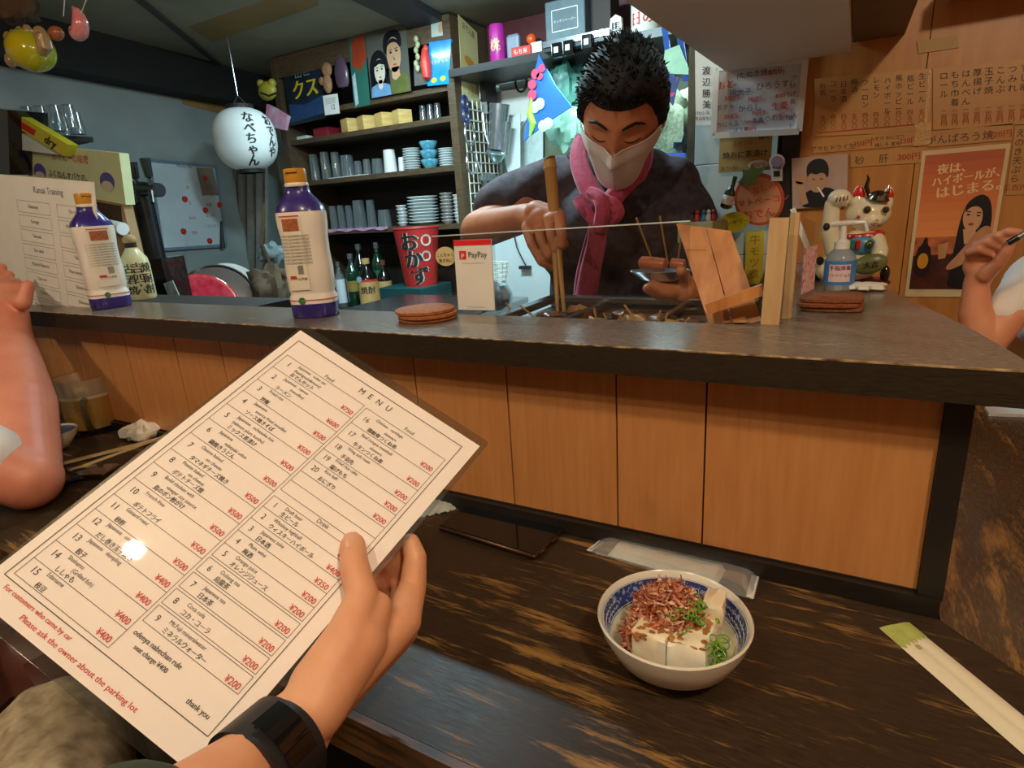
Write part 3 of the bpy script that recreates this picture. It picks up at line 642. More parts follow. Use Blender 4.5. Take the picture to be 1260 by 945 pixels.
# fingers reach up behind the menu
chain([kn[0], Q(508, 722, .486), D0(511, 686, .013), D0(505, 668, .011)], [.0150, .0112, .0095, .0080])
chain([kn[1], Q(500, 712, .520), D0(490, 668, .024), D0(474, 664, .013)], [.0142, .0112, .0098, .0086])
chain([kn[2], Q(488, 722, .535), D0(470, 690, .030), D0(452, 690, .013)], [.0134, .0105, .0095, .0083])
chain([kn[3], Q(472, 740, .542), D0(455, 716, .030), D0(440, 718, .013)], [.0120, .0094, .0085, .0075])
chain([wrist, wr2, Q(215, 1015, .305), Q(80, 1100, .25)], [.0215, .0225, .0265, .032])
chain([wrist + V((0, .004, -.012)), wr2 + V((0, .004, -.012)), Q(215, 1022, .315)], [.0195, .0205, .025])
hb = blob(parts, .0016, 9); obj('body', hb, m_skin, pg, smooth=True, auto=0)
tipn = (th[0] - th[1]).normalized(); nrm = (EYE - th[0]).normalized(); nrm = (nrm - tipn * nrm.dot(tipn)).normalized(); nrm = (nrm - tipn.cross(nrm) * .25).normalized(); sd_ = tipn.cross(nrm)
b = B(); b.grid(lambda u, v: th[0] + tipn * (-.0045 + .0125 * v) + sd_ * (u - .5) * .0125 * (1 - .25 * abs(v - .4)) + nrm * (.0106 - .0062 * (2 * u - 1) ** 2 * .55 - .0032 * v * v), 9, 9); obj('thumb_nail', b, m_nail, pg, smooth=True)
wt = (wr2 - wrist).normalized()
wc = wrist * .36 + wr2 * .64 + V((0, .002, -.006)); u1, w1, _ = frame_of(wt)
def band(b, r0, L, th_, c=wc):
    vs = []; n = 40
    for s in (-L / 2, L / 2):
        for rr in (r0, r0 + th_):
            for i in range(n): t = i * 2 * PI / n; e = 1 + .12 * abs(math.cos(t)); vs.append(c + wt * s + (u1 * math.cos(t) + w1 * math.sin(t)) * rr * e)
    for i in range(n):
        j = (i + 1) % n; b.add([], []); 
        b.f += []; 
    fs = []
    for i in range(n):
        j = (i + 1) % n; fs += [(n + i, n + j, 3 * n + j, 3 * n + i), (j, i, 2 * n + i, 2 * n + j), (i, j, n + j, n + i), (3 * n + i, 3 * n + j, 2 * n + j, 2 * n + i)]
    return b.add(vs, fs)
b = band(B(), .0255, .034, .003); wbnd = obj('wristband', b, mat('black_rubber', (32, 30, 32), .45), pg, smooth=True, auto=40)
fc_ = (EYE - wc).normalized(); fc_ = (fc_ - wt * fc_.dot(wt)).normalized(); sx = wt.cross(fc_)
b = B()
def scr(u, v):
    a = (u - .5) * 1.15; a += .12
    return wc + wt * (v - .5) * .021 + (fc_ * math.cos(a) + sx * math.sin(a)) * (.0322 + .0006)
b.grid(scr, 16, 4); b.grid(lambda u, v: scr(u, v) - (scr(u, v) - wc).normalized() * .004, 16, 4); obj('screen', b, mat('watch_glass', (16, 16, 18), .08, coat=1), wbnd, smooth=True)
# lap: khaki trousers, dark shirt hem and sleeve cuff
parts = [('c', V((-.50, .04, -.27)), V((-.90, .235, -.255)), .10, .088), ('c', V((-.42, -.02, -.30)), V((-.30, .30, -.27)), .085, .07), ('c', V((-.90, .235, -.26)), V((-.92, .20, -.66)), .075, .05), ('c', V((-.30, .30, -.27)), V((-.30, .28, -.66)), .066, .05), ('e', V((-.42, -.10, -.27)), (.18, .13, .12))]
lap = blob(parts, .008, 4); lv = []
for v in lap.v:
    k_ = math.sin(v[0] * 60 + v[1] * 35) * math.sin(v[1] * 90 + v[2] * 40); lv.append((v[0], v[1], v[2] + k_ * .004))
lap.v = lv; obj('trousers', lap, mat('khaki_cotton', (206, 190, 160), .9, ns=50, rgb2=(150, 134, 108)), pg, smooth=True, auto=0)
parts = [('e', V((-.62, .14, -.165)), (.17, .05, .05)), ('c', V((-.62, .12, -.18)), V((-.42, -.16, -.2)), .05, .10), ('c', V((-.42, -.22, -.22)), V((-.42, -.22, .10)), .15, .15), ('c', V((-.42, -.20, .12)), Q(120, 1130, .22) + V((0, -.03, -.02)), .06, .045), ('c', Q(120, 1130, .22) + V((0, -.03, -.02)), Q(140, 1062, .262), .043, .040)]
obj('shirt', blob(parts, .009, 3), mat('dark_green_knit', (52, 70, 52), .9, ns=80), pg, smooth=True, auto=0)
obj('stool', B().lathe([(.15, -.72), (.03, -.70), (.025, -.46), (.16, -.45), (.17, -.41), (1e-6, -.41)], (-.42, -.08, 0), 24), m_dark, label='dark round bar stool under the photographer lap', cat='stool', smooth=True)

obj('brown_bag', crump(P(12, 818, z=-.20) + V((-.06, 0, -.02)), .09, 91, 12, .8), mat('brown_leather', (92, 48, 36), .5, ns=20), label='dark reddish brown bag at the lower left edge below the menu', cat='bag', smooth=True)
obj('bag_bench', B().box((P(12, 818, z=-.20).x - .05, P(12, 818, z=-.20).y, -.52), (.26, .22, .40)), m_dark, label='dark low bench under the brown bag', cat='bench')
# ------------------------------------------------------------------ kitchen: shelf cabinet at the back left
CY = 2.5
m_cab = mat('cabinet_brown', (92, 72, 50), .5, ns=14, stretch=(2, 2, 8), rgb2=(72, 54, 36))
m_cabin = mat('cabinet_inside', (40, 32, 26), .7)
XA, XB = P(335, 75, y=CY).x, P(566, 150, y=CY).x
zA, zB, zC, zD = [P(x, y, y=CY).z for x, y in ((526, 109), (556, 142), (561, 203), (565, 275))]
cb = thing('shelf_cabinet', ((XA + XB) / 2, CY + .15, -.72), 'tall brown open shelf cabinet holding cups, plates and posters', 'cabinet')
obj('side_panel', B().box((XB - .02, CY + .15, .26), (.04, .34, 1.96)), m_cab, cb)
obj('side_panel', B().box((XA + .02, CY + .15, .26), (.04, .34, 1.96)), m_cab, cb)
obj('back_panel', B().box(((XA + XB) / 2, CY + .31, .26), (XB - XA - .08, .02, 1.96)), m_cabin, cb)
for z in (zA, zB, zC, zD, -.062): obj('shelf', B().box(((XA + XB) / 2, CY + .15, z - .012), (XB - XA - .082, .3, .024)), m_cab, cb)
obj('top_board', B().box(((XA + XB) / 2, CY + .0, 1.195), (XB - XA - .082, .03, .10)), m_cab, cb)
def bx(p, dy=0.1): return P(p[0], p[1], y=CY + dy).x
m_gl2 = glass('bar_glass', (214, 226, 230), .34, .05, .10)
def tumbler(px, z, w, h, lab, grp, m=m_gl2, flip=True, dy=.1, name='drinking_glass', cat='glass'):
    k = P(px, 200, y=CY + dy); s = .0040; r = w * s / 2; H = h * s
    pr = [(r * .8, 0), (r, H), (r * .92, H), (r * .74, .006), (1e-6, .006)]
    if flip: pr = [(r, 0), (r * .82, H), (r * .6, H + .002), (1e-6, H + .002)]
    c = V((k.x, CY + dy, z)); return obj(name, B().lathe(pr, c, 18), m, label=lab, cat=cat, group=grp, smooth=True)
for i, (px, w, h) in enumerate(((386, 14, 36), (400, 14, 37), (413, 13, 35))): tumbler(px, zC, w, h, ['leftmost', 'second', 'third'][i] + ' tall upturned glass on the upper cup shelf', 'glasses on the upper cup shelf')
for px, w, h, t in ((427, 20, 29, 'wide blue-tinted upturned glass on a white cloth on the upper cup shelf'), (440, 11, 20, 'small clear glass right of the blue-tinted glass'), (451, 11, 21, 'small bright clear glass beside the grey tumbler'), (464, 16, 20, 'short grey tumbler left of the white sake cups')): tumbler(px, zC, w, h, t, 'glasses on the upper cup shelf')
tumbler(480, zC, 18, 29, 'tall white tapering stack of sake cups on the upper cup shelf', None, m_white, name='sake_cup', cat='cup'); tumbler(494, zC, 9, 18, 'small white cup squeezed beside the tall white sake cup', None, m_white, name='sake_cup', cat='cup')
for px, w, h, t in ((401, 12, 32, 'leftmost upturned glass on the pink-edged shelf'), (411, 11, 32, 'second upturned glass on the pink-edged shelf'), (421, 11, 31, 'third upturned glass on the pink-edged shelf'), (434, 19, 37, 'large blue-grey upturned glass on the pink-edged shelf'), (449, 13, 36, 'tall dim glass right of the large blue-grey glass')): tumbler(px, zD, w, h, t, 'glasses on the lower cup shelf')
tumbler(465, zD, 19, 22, 'round brandy glass on the pink-edged shelf', None)
for px, t in ((526, 'leftmost'), (535, 'middle'), (544, 'rightmost')): tumbler(px, zB, 9, 20, t + ' dark shot glass on the shelf beside the masu boxes', 'shot glasses beside the masu boxes')
obj('white_cloth', B().box((bx((440, 212)), CY + .09, zC + .002), (.26, .16, .004)), m_white, label='white cloth under the glasses on the upper cup shelf', cat='cloth')
ORD = ['lowest', 'second', 'third', 'fourth', 'fifth', 'sixth', 'seventh', 'eighth', 'ninth', 'tenth']
def stack(px, z, w, n, h, m, lab, grp, name='plate', cat='plate', dy=.1):
    r = w * .0040 / 2; step = h * .0040 / n; x = P(px, 200, y=CY + dy).x; first = None
    for i in range(n):
        jx, jy = rnd.uniform(-1, 1) * .002, rnd.uniform(-1, 1) * .002
        if first is None:
            first = obj(name, B().lathe([(r * .55, 0), (r * .6, .002), (r, step * .95), (r * .98, step * 1.1), (r * .55, .004), (1e-6, .004)], (0, 0, 0), 20), m, label=lab, cat=cat, group=grp, local=True, smooth=True); o = first
        else: o = dup(first)
        o['label'] = lab.replace('one', 'topmost' if i == n - 1 else ORD[i] + ('' if i == 0 else ' from the bottom'), 1)
        o.location = (x + jx, CY + dy + jy, z + i * step)
m_dish = mat('white_dish', (222, 228, 226), .25, var=.03)
m_dishb = mat('blue_dish', (54, 134, 160), .25, ns=60, rgb2=(120, 180, 196))
stack(507, zC, 23, 9, 27, m_dish, 'one of the white bowls stacked left of the blue patterned bowls', 'stacked white bowls on the upper cup shelf', 'bowl', 'bowl')
stack(529, zC, 23, 3, 32, m_dishb, 'one of the blue patterned bowls stacked on the upper cup shelf', 'stacked blue bowls', 'bowl', 'bowl')
stack(550, zC, 20, 8, 22, m_dish, 'one of the white saucers at the right end of the upper shelf', 'stacked saucers at the right end', 'saucer')
stack(488, zD, 15, 6, 26, m_dish, 'one of the small saucers stacked right of the brandy glass', 'small saucers on the lower cup shelf', 'saucer')
stack(515, zD, 40, 9, 35, m_dish, 'one of the wide grey-white plates in the broadest stack', 'wide plates on the lower cup shelf')
stack(545, zD, 17, 9, 37, mat('grey_dish', (176, 174, 168), .3, var=.03), 'one of the small greyish saucers stacked right of the wide plates', 'greyish saucers on the lower cup shelf', 'saucer')
stack(559, zD, 12, 8, 34, m_dish, 'one of the small bright white cups stacked beside the cabinet side', 'white cups on the lower cup shelf', 'cup', 'cup')
b = B(); x0, x1 = bx((402, 280), .0), bx((478, 277), .0)
b.grid(lambda u, v: V((x0 + (x1 - x0) * u, CY - .006 - .002 * math.sin(u * 40), zD + .004 - v * (.014 + .004 * math.sin(u * 23)))), 40, 4); obj('pink_shelf_cloth', b, mat('pink_cloth', (206, 150, 190), .8), label='pink cloth edging the shelf under the glasses', cat='cloth')
# masu boxes
ms = thing('masu_box', (0, 0, 0), 'square pale wooden sake box, leftmost of the four on the shelf', 'sake box', 'masu boxes on the shelf')
b = B(); s = .036; h = .066; t = .007
b.box((0, 0, t / 2), (2 * s, 2 * s, t))
m_masu = mat('masu_wood', (226, 190, 120), .5, ns=20, stretch=(1, 1, 6), rgb2=(206, 164, 92))
obj('base', b, m_masu, ms, local=True)
for dx, dy, sx, sy in ((0, -s + t / 2, 2 * s, t), (0, s - t / 2, 2 * s, t), (-s + t / 2, 0, t, 2 * s - 2 * t), (s - t / 2, 0, t, 2 * s - 2 * t)): obj('side', B().box((dx, dy, h / 2 + .001), (sx, sy, h)), m_masu, ms, local=True)
b = B(); 
for i in range(4): b.box((-s - .0002, -s + .005, .012 + i * .014), (.001, .009, .006))
obj('finger_joints', b, m_dark, ms, local=True, kind='stuff')
for i, px in enumerate((430, 451, 473, 495)):
    o = ms if i == 0 else dup(ms); o.location = (bx((px, 145), .05), CY + .05, zB); o.rotation_euler = (0, 0, -.35 - .1 * (i % 2))
    o['label'] = 'square pale wooden sake box, %s of the four on the shelf' % ['leftmost', 'second from left', 'third from left', 'rightmost'][i]
obj('red_carton', B().box((bx((402, 158)), CY + .1, zB + .025), (.11, .1, .05), bev=.003), mat('dark_red_card', (150, 36, 50), .5), label='dark red carton left of the masu boxes', cat='carton')
obj('white_carton', B().box((bx((378, 166)), CY + .1, zB + .012), (.09, .1, .024), bev=.003), m_white, label='flat white carton at the left end of the masu shelf', cat='carton')
# posters hung in front of the top shelf
PY = CY - .012
def sheet_thing(name, tl, tr, bl, y, m, lab, cat, th=.002, n=None):
    f = FP(tl, tr, bl, y); root = thing(name, f.p(.5, 1), lab, cat); obj('sheet', f.sheet(B(), th), m, root); return f, root
f, r_ = sheet_thing('poster', (346, 72), (392, 58), (357, 155), PY, mat('night_poster', (40, 52, 66), .3, ns=6, rgb2=(18, 22, 28), var=.3), 'dark poster with big yellow characters at the left of the cabinet top', 'poster')
b = B(); f.text(b, 'クス', .52, .62, .30, bold=3); obj('yellow_lettering', b, mat('yellow_print', (222, 196, 40), .5), r_)
b = B(); f.text(b, '出世', .5, .33, .18); obj('white_lettering', b, mat('grey_print', (140, 150, 150), .5), r_)
b = B(); f.poly(b, [(.05, .68), (.5, .74), (.95, .66), (.95, .92), (.05, .96)], .0006); obj('blue_print', b, mat('blue_print', (44, 74, 120), .4, ns=20), r_)
f, r_ = sheet_thing('poster', (428, 46), (448, 40), (436, 133), PY - .004, mat('green_poster', (52, 110, 96), .35, ns=6), 'narrow poster in red, green and pale blue beside the portrait poster', 'poster')
b = B(); f.poly(b, [(.2, .05), (.95, .0), (1, .35), (.6, .5), (.1, .4)], .0006); obj('red_print', b, mat('rust_print', (170, 62, 32), .5), r_)
b = B(); f.poly(b, [(.05, .55), (.25, .5), (.3, .95), (.1, .98)], .0006); obj('pale_print', b, mat('pale_print', (190, 206, 210), .5), r_)
f, r_ = sheet_thing('portrait_poster', (449, 40), (499, 27), (457, 121), PY - .006, mat('olive_backdrop', (96, 92, 84), .35, ns=4), 'illustrated poster of a dark-haired couple side by side', 'poster')
hairm = mat('print_black', (22, 22, 28), .4); facem = mat('print_face', (214, 198, 176), .4, var=.03); facem2 = mat('print_face_tan', (196, 152, 116), .4, var=.05)
b = B(); f.oval(b, .27, .60, .24, .30, .0006); f.poly(b, [(.03, .6), (.51, .6), (.52, .84), (.02, .86)], .0006); f.poly(b, [(.40, .3), (.44, .12), (.62, .05), (.82, .08), (.88, .25), (.82, .36), (.46, .42)], .0006); obj('hair_print', b, hairm, r_)
b = B(); f.poly(b, [(.02, 1), (.05, .84), (.27, .78), (.5, .84), (.52, 1)], .0009); obj('blue_shirt_print', b, mat('print_blue', (110, 150, 190), .5), r_)
b = B(); f.poly(b, [(.48, 1), (.55, .78), (.7, .72), (.95, .70), (1, .95), (1, 1)], .0008); obj('olive_shirt_print', b, mat('print_olive', (96, 100, 44), .5), r_)
b = B(); f.oval(b, .28, .62, .135, .19, .0012); f.poly(b, [(.23, .75), (.33, .75), (.33, .86), (.28, .9), (.22, .86)], .0012); obj('face_print', b, facem, r_)
b = B(); f.oval(b, .66, .42, .17, .26, .0012); f.poly(b, [(.58, .6), (.76, .6), (.78, .74), (.66, .8), (.58, .76)], .0012); obj('face_print', b, facem2, r_)
b = B()
for cx, cy, s in ((.22, .60, 1), (.34, .59, 1), (.59, .38, 1.2), (.73, .37, 1.2)): f.oval(b, cx, cy, .026 * s, .013 * s, .0016, n=10); f.poly(b, [(cx - .035 * s, cy - .04), (cx + .035 * s, cy - .045), (cx + .035 * s, cy - .035), (cx - .035 * s, cy - .03)], .0016)
f.poly(b, [(.14, .5), (.28, .42), (.42, .5), (.4, .54), (.28, .5), (.16, .55)], .0016); f.poly(b, [(.5, .3), (.6, .16), (.8, .22), (.84, .36), (.74, .24), (.58, .24)], .0016)
f.poly(b, [(.64, .43), (.66, .50), (.70, .50), (.68, .49)], .0016); obj('features_print', b, hairm, r_, kind='stuff')
b = B(); f.oval(b, .285, .71, .03, .012, .0016, n=10); f.oval(b, .67, .565, .045, .014, .0016, n=10); obj('lips_print', b, mat('print_lips', (176, 70, 70), .5), r_, kind='stuff')
f, r_ = sheet_thing('snack_bag', (528, 52), (555, 48), (526, 106), PY - .01, mat('blue_foil', (24, 110, 190), .2, ns=12, rgb2=(30, 160, 220), coat=.5), 'bright blue snack packet pinned below a small photo', 'packet', .012)
b = B(); f.text(b, 'フルーツ', .5, .36, .13, tilt=6, bold=1, off=.001); f.text(b, 'パラダイス', .5, .50, .11, tilt=6, bold=1, off=.001); obj('white_lettering', b, m_white, r_)
b = B(); f.oval(b, .3, .88, .14, .06, .001); f.oval(b, .72, .86, .13, .06, .001); obj('yellow_fruit_print', b, mat('yellow_print', (222, 196, 40), .5), r_)
f, r_ = sheet_thing('small_photo', (530, 25), (551, 21), (531, 46), PY - .004, mat('photo_teal', (150, 190, 190), .3, ns=20, rgb2=(200, 190, 170)), 'small pale photo pinned at the cabinet top corner', 'photo')
b = B(); f.oval(b, .55, .55, .14, .3, .0006); obj('figure_print', b, facem2, r_)
fg = thing('cat_calendar', P(405, 140, y=PY - .02), 'tan poodle shaped hanging ornament with a small calendar sheet', 'ornament')
m_tan = mat('tan_plush', (176, 128, 92), .8, ns=80, rgb2=(140, 94, 60))
b = B(); b.ball(P(402, 86, y=PY - .03), (.034, .015, .034), 8); b.ball(P(403, 103, y=PY - .03), (.03, .015, .045), 8); b.ball(P(396, 100, y=PY - .03), (.02, .012, .02), 6); obj('figure', b, m_tan, fg, smooth=True, kind='stuff')
ff = FP((397, 118), (415, 115), (400, 142), PY - .02); obj('calendar_sheet', ff.sheet(B(), .002), m_paper, fg)
b = B(); ff.text(b, '12', .6, .75, .35); 
for i in range(4): ff.line(b, .15, .2 + .08 * i, .85, .18 + .08 * i, .0012)
obj('lettering', b, m_ink, fg, kind='stuff')
b = B(); b.lathe([(.012, .07), (.03, .05), (.045, 0), (.042, -.05), (.03, -.07), (1e-6, -.075)], P(420, 88, y=PY - .03), 16, sy=.4); obj('purple_pouch', b, mat('dark_purple_film', (92, 70, 86), .25, ns=30), label='dull purple net pouch hanging between the posters', cat='pouch', smooth=True)
rf = thing('strap_charm', P(524, 90, y=PY - .02), 'red and white doll charms hanging left of the blue packet', 'charm')
b = B(); b.ball(P(524, 60, y=PY - .02), (.014, .012, .018), 8); b.lathe([(.012, .06), (.02, .03), (.026, 0), (.02, -.06), (.006, -.07)], P(524, 78, y=PY - .02), 12); obj('red_doll', b, mat('charm_red', (222, 62, 50), .4), rf, smooth=True)
b = B()
for k, yy in enumerate((48, 55, 62, 70, 78, 84)): b.ball(P(512 + (k % 2) * 2, yy, y=PY - .02), (.012, .01, .015), 6)
obj('bead_string', b, mat('charm_cream', (206, 200, 170), .4, ns=60, rgb2=(120, 130, 70)), rf, smooth=True, kind='stuff')
ff = FP((509, 76), (525, 73), (510, 106), PY); obj('card', ff.sheet(B(), .002), mat('charm_card', (96, 92, 84), .5, ns=30), rf)
for nm, c, rr, mm, lb in (('yellow_frog', (329, 112), (.06, .03, .045), mat('frog_yellow', (170, 160, 52), .4, ns=20), 'dull yellow frog shaped ornament above the paper lantern'), ):
    fr = thing(nm, P(*c, y=2.3), lb, 'ornament'); b = B(); b.ball(P(*c, y=2.3), rr, 10); b.ball(P(c[0] - 8, c[1] - 9, y=2.3), .02, 6); b.ball(P(c[0] + 6, c[1] - 10, y=2.3), .02, 6); obj('body', b, mm, fr, smooth=True, kind='stuff')
    b = B(); b.tube([P(c[0] - 8, c[1] + 2, y=2.25), P(c[0] + 2, c[1] + 6, y=2.24), P(c[0] + 12, c[1] + 2, y=2.25)], .005, 6); obj('mouth', b, m_ink, fr)
pb = B(); pb.prism([P(x, y, y=2.3) for x, y in ((328, 128), (338, 133), (354, 143), (350, 160), (332, 156), (326, 148))], (0, .02, 0)); obj('pink_pouch', pb, mat('pink_gloss', (206, 96, 150), .3, ns=14, rgb2=(214, 196, 204)), label='small pink and white pouch hanging beside the paper lantern', cat='pouch')
# poster on the cabinet side
SX = XB + .003
g = lambda x, y: P(x, y, x=SX)
f = Fr(g(564, 18), g(587, 40), g(569, 118)); r_ = thing('side_poster', f.p(.5, 1), 'long yellow paper sign pasted on the cabinet side', 'sign')
obj('sheet', f.sheet(B(), .002), mat('yellow_sheet', (226, 214, 160), .5, ns=4, rgb2=(206, 186, 120)), r_)
b = B(); f.text(b, 'おでん屋', .5, .12, .10, width=.8); obj('lettering', b, m_ink, r_)
b = B(); f.oval(b, .5, .48, .3, .06); obj('orange_mark', b, mat('orange_print', (226, 150, 60), .5), r_)
b = B(); 
for i in range(6): f.text(b, ['お茶漬け', '焼きめし', 'うどん', '玉子焼', 'ラーメン', 'おにぎり'][i], .5, .66 + i * .05, .045, width=.9)
obj('red_lettering', b, m_red, r_)
# wire grid with tools on the cabinet side
GX = XB + .02
gr = thing('wire_grid', P(590, 230, x=GX), 'white wire grid rack with hooks on the cabinet side', 'rack')
m_wire = mat('white_wire', (226, 224, 206), .35)
y0g, y1g = CY + .01, 2.82; z1g, z0g = P(562, 118, x=GX).z, .30
for i in range(9): b = B(); y = y0g + (y1g - y0g) * i / 8; b.tube([(GX, y, z0g), (GX, y, z1g)], .0030, 6); obj('wire', b, m_wire, gr)
for i in range(14): b = B(); z = z0g + (z1g - z0g) * i / 13; b.tube([(GX + .004, y0g, z), (GX + .004, y1g, z)], .0030, 6); obj('wire', b, m_wire, gr)
def gp(px, py, o=.03): return P(px, py, x=GX + o)
m_st2 = mat('stainless', (196, 204, 208), .22, .9)
lad = [('kitchen_scissors', 'blue-handled scissors hanging at the top of the wire grid'), ]
b = B(); c = gp(572, 127); 
for dz in (0, -.05): b.tube([c + V((0, math.cos(t) * .022, math.sin(t) * .03 + dz)) for t in [k * PI / 6 for k in range(12)]], .006, 6, True)
obj('kitchen_scissors', b, mat('navy_plastic', (38, 52, 110), .3), label=lad[0][1], cat='scissors', smooth=True, kind='stuff')
kn_ = thing('peeler', gp(597, 112), 'white-handled peeler standing up above the wire grid', 'peeler'); b = B(); b.beam(gp(595, 95), gp(596, 122), .035, .03); obj('handle', b, m_white, kn_); b = B(); b.beam(gp(596, 122), gp(597, 140), .02, .012); obj('blade', b, m_st2, kn_)
for i, (px, py, t) in enumerate(((578, 165, 'upper ring shaped egg mould on the wire grid'), (580, 200, 'lower ring shaped egg mould on the wire grid'))):
    b = B(); c = gp(px, py, .02); b.tube([c + V((0, math.cos(q) * .04, math.sin(q) * .05)) for q in [k * PI / 8 for k in range(16)]], .005, 6, True); obj('egg_mould', b, m_st2, label=t, cat='mould', smooth=True)
for i, (px, y0_, y1_, w, t) in enumerate(((615, 128, 184, 22, 'tall steel measuring cup hanging nearest the chef'), (624, 150, 190, 10, 'slim steel jug tucked behind the tall measuring cup'))):
    c0_, c1_ = P(px, y0_, y=2.62), P(px - 4, y1_, y=2.62); b = B(); b.cone(c1_, c0_, w * .0018, w * .0022, 20); obj('measuring_cup', b, m_st2, label=t, cat='cup', smooth=True)
for i, (px, py, t) in enumerate(((611, 186, 'steel mesh strainer hanging under the measuring cup'), (601, 218, 'lower steel ladle on the wire grid'))):
    c = P(px, py, y=2.6); lt = thing('strainer' if i == 0 else 'ladle', c, t, 'strainer' if i == 0 else 'ladle')
    b = B(); b.lathe([(1e-6, -.05), (.025, -.045), (.042, -.02), (.048, 0), (.045, 0)], c, 18, rot=(.3, .3, 0)); obj('bowl', b, mat('mesh_steel', (180, 200, 196), .3, .8, ns=300) if i == 0 else m_st2, lt, smooth=True)
    b = B(); b.tube([c + V((-.03, 0, 0)), c + V((-.05, -.01, .08)), c + V((-.055, -.01, .17))], .004, 6); obj('handle', b, m_st2, lt)
def wraptext(b, t, cx, cy, rfun, z, ang, size, off=.001, bold=1):
    vs, fs = glyphs(t, 'CENTER')
    for kb in range(1 + bold):
        q = []
        for v in vs:
            zz_ = z + v.y * size; r = rfun(zz_) + off; a = ang + (v.x + kb * .04) * size / r
            q.append((cx + r * math.sin(a), cy - r * math.cos(a), zz_))
        b.add(q, fs)
# bottles below, red cloth bucket sign, teal crate
mbl = mat('bottle_black', (24, 22, 22), .12, coat=.5); mgr = mat('bottle_green', (20, 58, 40), .1, coat=.5)
zbt = -.06
def sake(px, top, m, labm, lab, cap=None, w=22, lz=(.30, .55), y=2.42, capm=None):
    T_ = P(px, top, y=y); H = T_.z - zbt; r = w * .0038 / 2; c = V((T_.x, y, zbt)); t = thing('sake_bottle', c, lab, 'bottle')
    obj('body', B().lathe([(r * .95, 0), (r, .005), (r, H * .60), (r * .85, H * .70), (r * .36, H * .82), (r * .32, H * .96), (1e-6, H * .96)], c, 20), m, t, smooth=True)
    obj('cap', B().lathe([(r * .40, H * .90), (r * .40, H), (1e-6, H)], c, 14), capm or m_st2, t, smooth=True)
    obj('paper_label', B().lathe([(r * 1.015, H * lz[0]), (r * 1.015, H * lz[1])], c, 20), labm, t, smooth=True); return t, c, r, H
m_lt = mat('tan_label', (206, 164, 100), .6, ns=30); m_bl = mat('blue_label', (150, 190, 206), .5)
sake(415, 322, m_gl2, mat('pale_label', (206, 216, 220), .5, var=.03), 'clear bottle with a pale label at the left of the sake bottles', w=14, lz=(.1, .62), y=2.40)
sake(430, 312, mgr, mat('gold_label', (150, 128, 62), .4), 'dark green sake bottle behind the tan labelled bottle', w=20, lz=(.3, .5), y=2.43)
t, c, r, H = sake(449, 318, mbl, m_lt, 'dark bottle with a tan cap and tan label in the middle of the sake bottles', w=27, lz=(0.12, .60), y=2.34, capm=m_lt)
obj('blue_medallion', B().cone(c + V((-.01, -r * .98, H * .62)), c + V((-.01, -r * 1.03, H * .62)), .016, .016, 14), m_bl, t)
b = B(); wraptext(b, '焼酎', c.x, c.y, lambda z: r * 1.02, c.z + H * .36, .65, .040); obj('lettering', b, m_ink, t)
b = B(); b.lathe([(r * 1.02, H * .57), (r * 1.02, H * .61)], c, 20); obj('red_stripe', b, m_red, t)
sake(470, 320, mbl, m_lt, 'dark brown bottle with a tan label right of the middle bottle', w=19, lz=(0.12, .58), y=2.40, capm=mat('brown_cap', (110, 60, 40), .4))
sake(440, 300, mbl, mat('dim_label', (60, 70, 60), .5), 'rear black bottle rising behind the sake bottles', w=22, y=2.56)
sake(462, 298, mgr, mat('dim_green_label', (40, 100, 60), .5), 'rear green bottle rising behind the sake bottles', w=20, y=2.58)
bs = thing('bottle_rack', (-2.1, 2.38, -.72), 'low dark rack carrying the sake bottles', 'rack'); obj('board', B().box((-2.15, 2.385, zbt - .012), (.58, .20, .022)), m_cabin, bs)
for sx in (-2.4, -1.87): obj('support', B().box((sx, 2.385, (zbt - .023 - .72) / 2), (.03, .18, .72 + zbt - .023)), m_cabin, bs)
# red bucket with lettering
rx = P(507, 315, y=2.28).x; zt_, zb_ = P(505, 281, y=2.28).z, P(505, 352, y=2.28).z
rb = thing('red_banner_bucket', (rx, 2.33, zb_), 'red tapered bucket with black brush lettering above the teal crate', 'bucket')
m_rb = mat('bucket_red', (188, 40, 40), .45, ns=8)
wt_, wb_ = .108, .078
b = B(); N = 24
obj('body', B().lathe([(wb_, zb_), (wt_, zt_), (wt_ * .97, zt_), (wb_ * .96, zb_ + .004), (1e-6, zb_ + .004)], (rx, 2.33, 0), 32), m_rb, rb, smooth=True)
obj('rim', B().tube([V((rx, 2.33, zt_)) + V((math.cos(q), math.sin(q), 0)) * wt_ for q in [k * PI / 16 for k in range(32)]], .004, 6, True), m_rb, rb, smooth=True)
rfn = lambda z: wb_ + (wt_ - wb_) * (z - zb_) / (zt_ - zb_)
HH = zt_ - zb_
for off, bo, m, nm in ((.0012, 5, mat('outline_white', (206, 200, 180), .6), 'outline'), (.0024, 3, m_ink, 'lettering')):
    b = B(); dx = -.02 if nm == 'outline' else 0
    for i, (ch, a) in enumerate((('お', .20), ('か', .32), ('ず', .55))): wraptext(b, ch, rx, 2.33, rfn, zb_ + HH * (.66 - .30 * i), a + dx, HH * .34, off, bo)
    obj(nm, b, m, rb)
b = B(); wraptext(b, '●', rx, 2.33, rfn, zb_ + HH * .70, 1.08, HH * .26, .0014, 0); wraptext(b, '●', rx, 2.33, rfn, zb_ + HH * .44, 1.05, HH * .24, .0014, 0); obj('white_flower_print', b, MATS['outline_white'], rb)
obj('teal_crate', B().box((P(508, 365, y=2.3).x, 2.33, zb_ - .065), (.26, .24, .13), bev=.004), mat('teal_crate_plastic', (20, 72, 74), .5), label='dark teal crate under the red bucket', cat='crate')
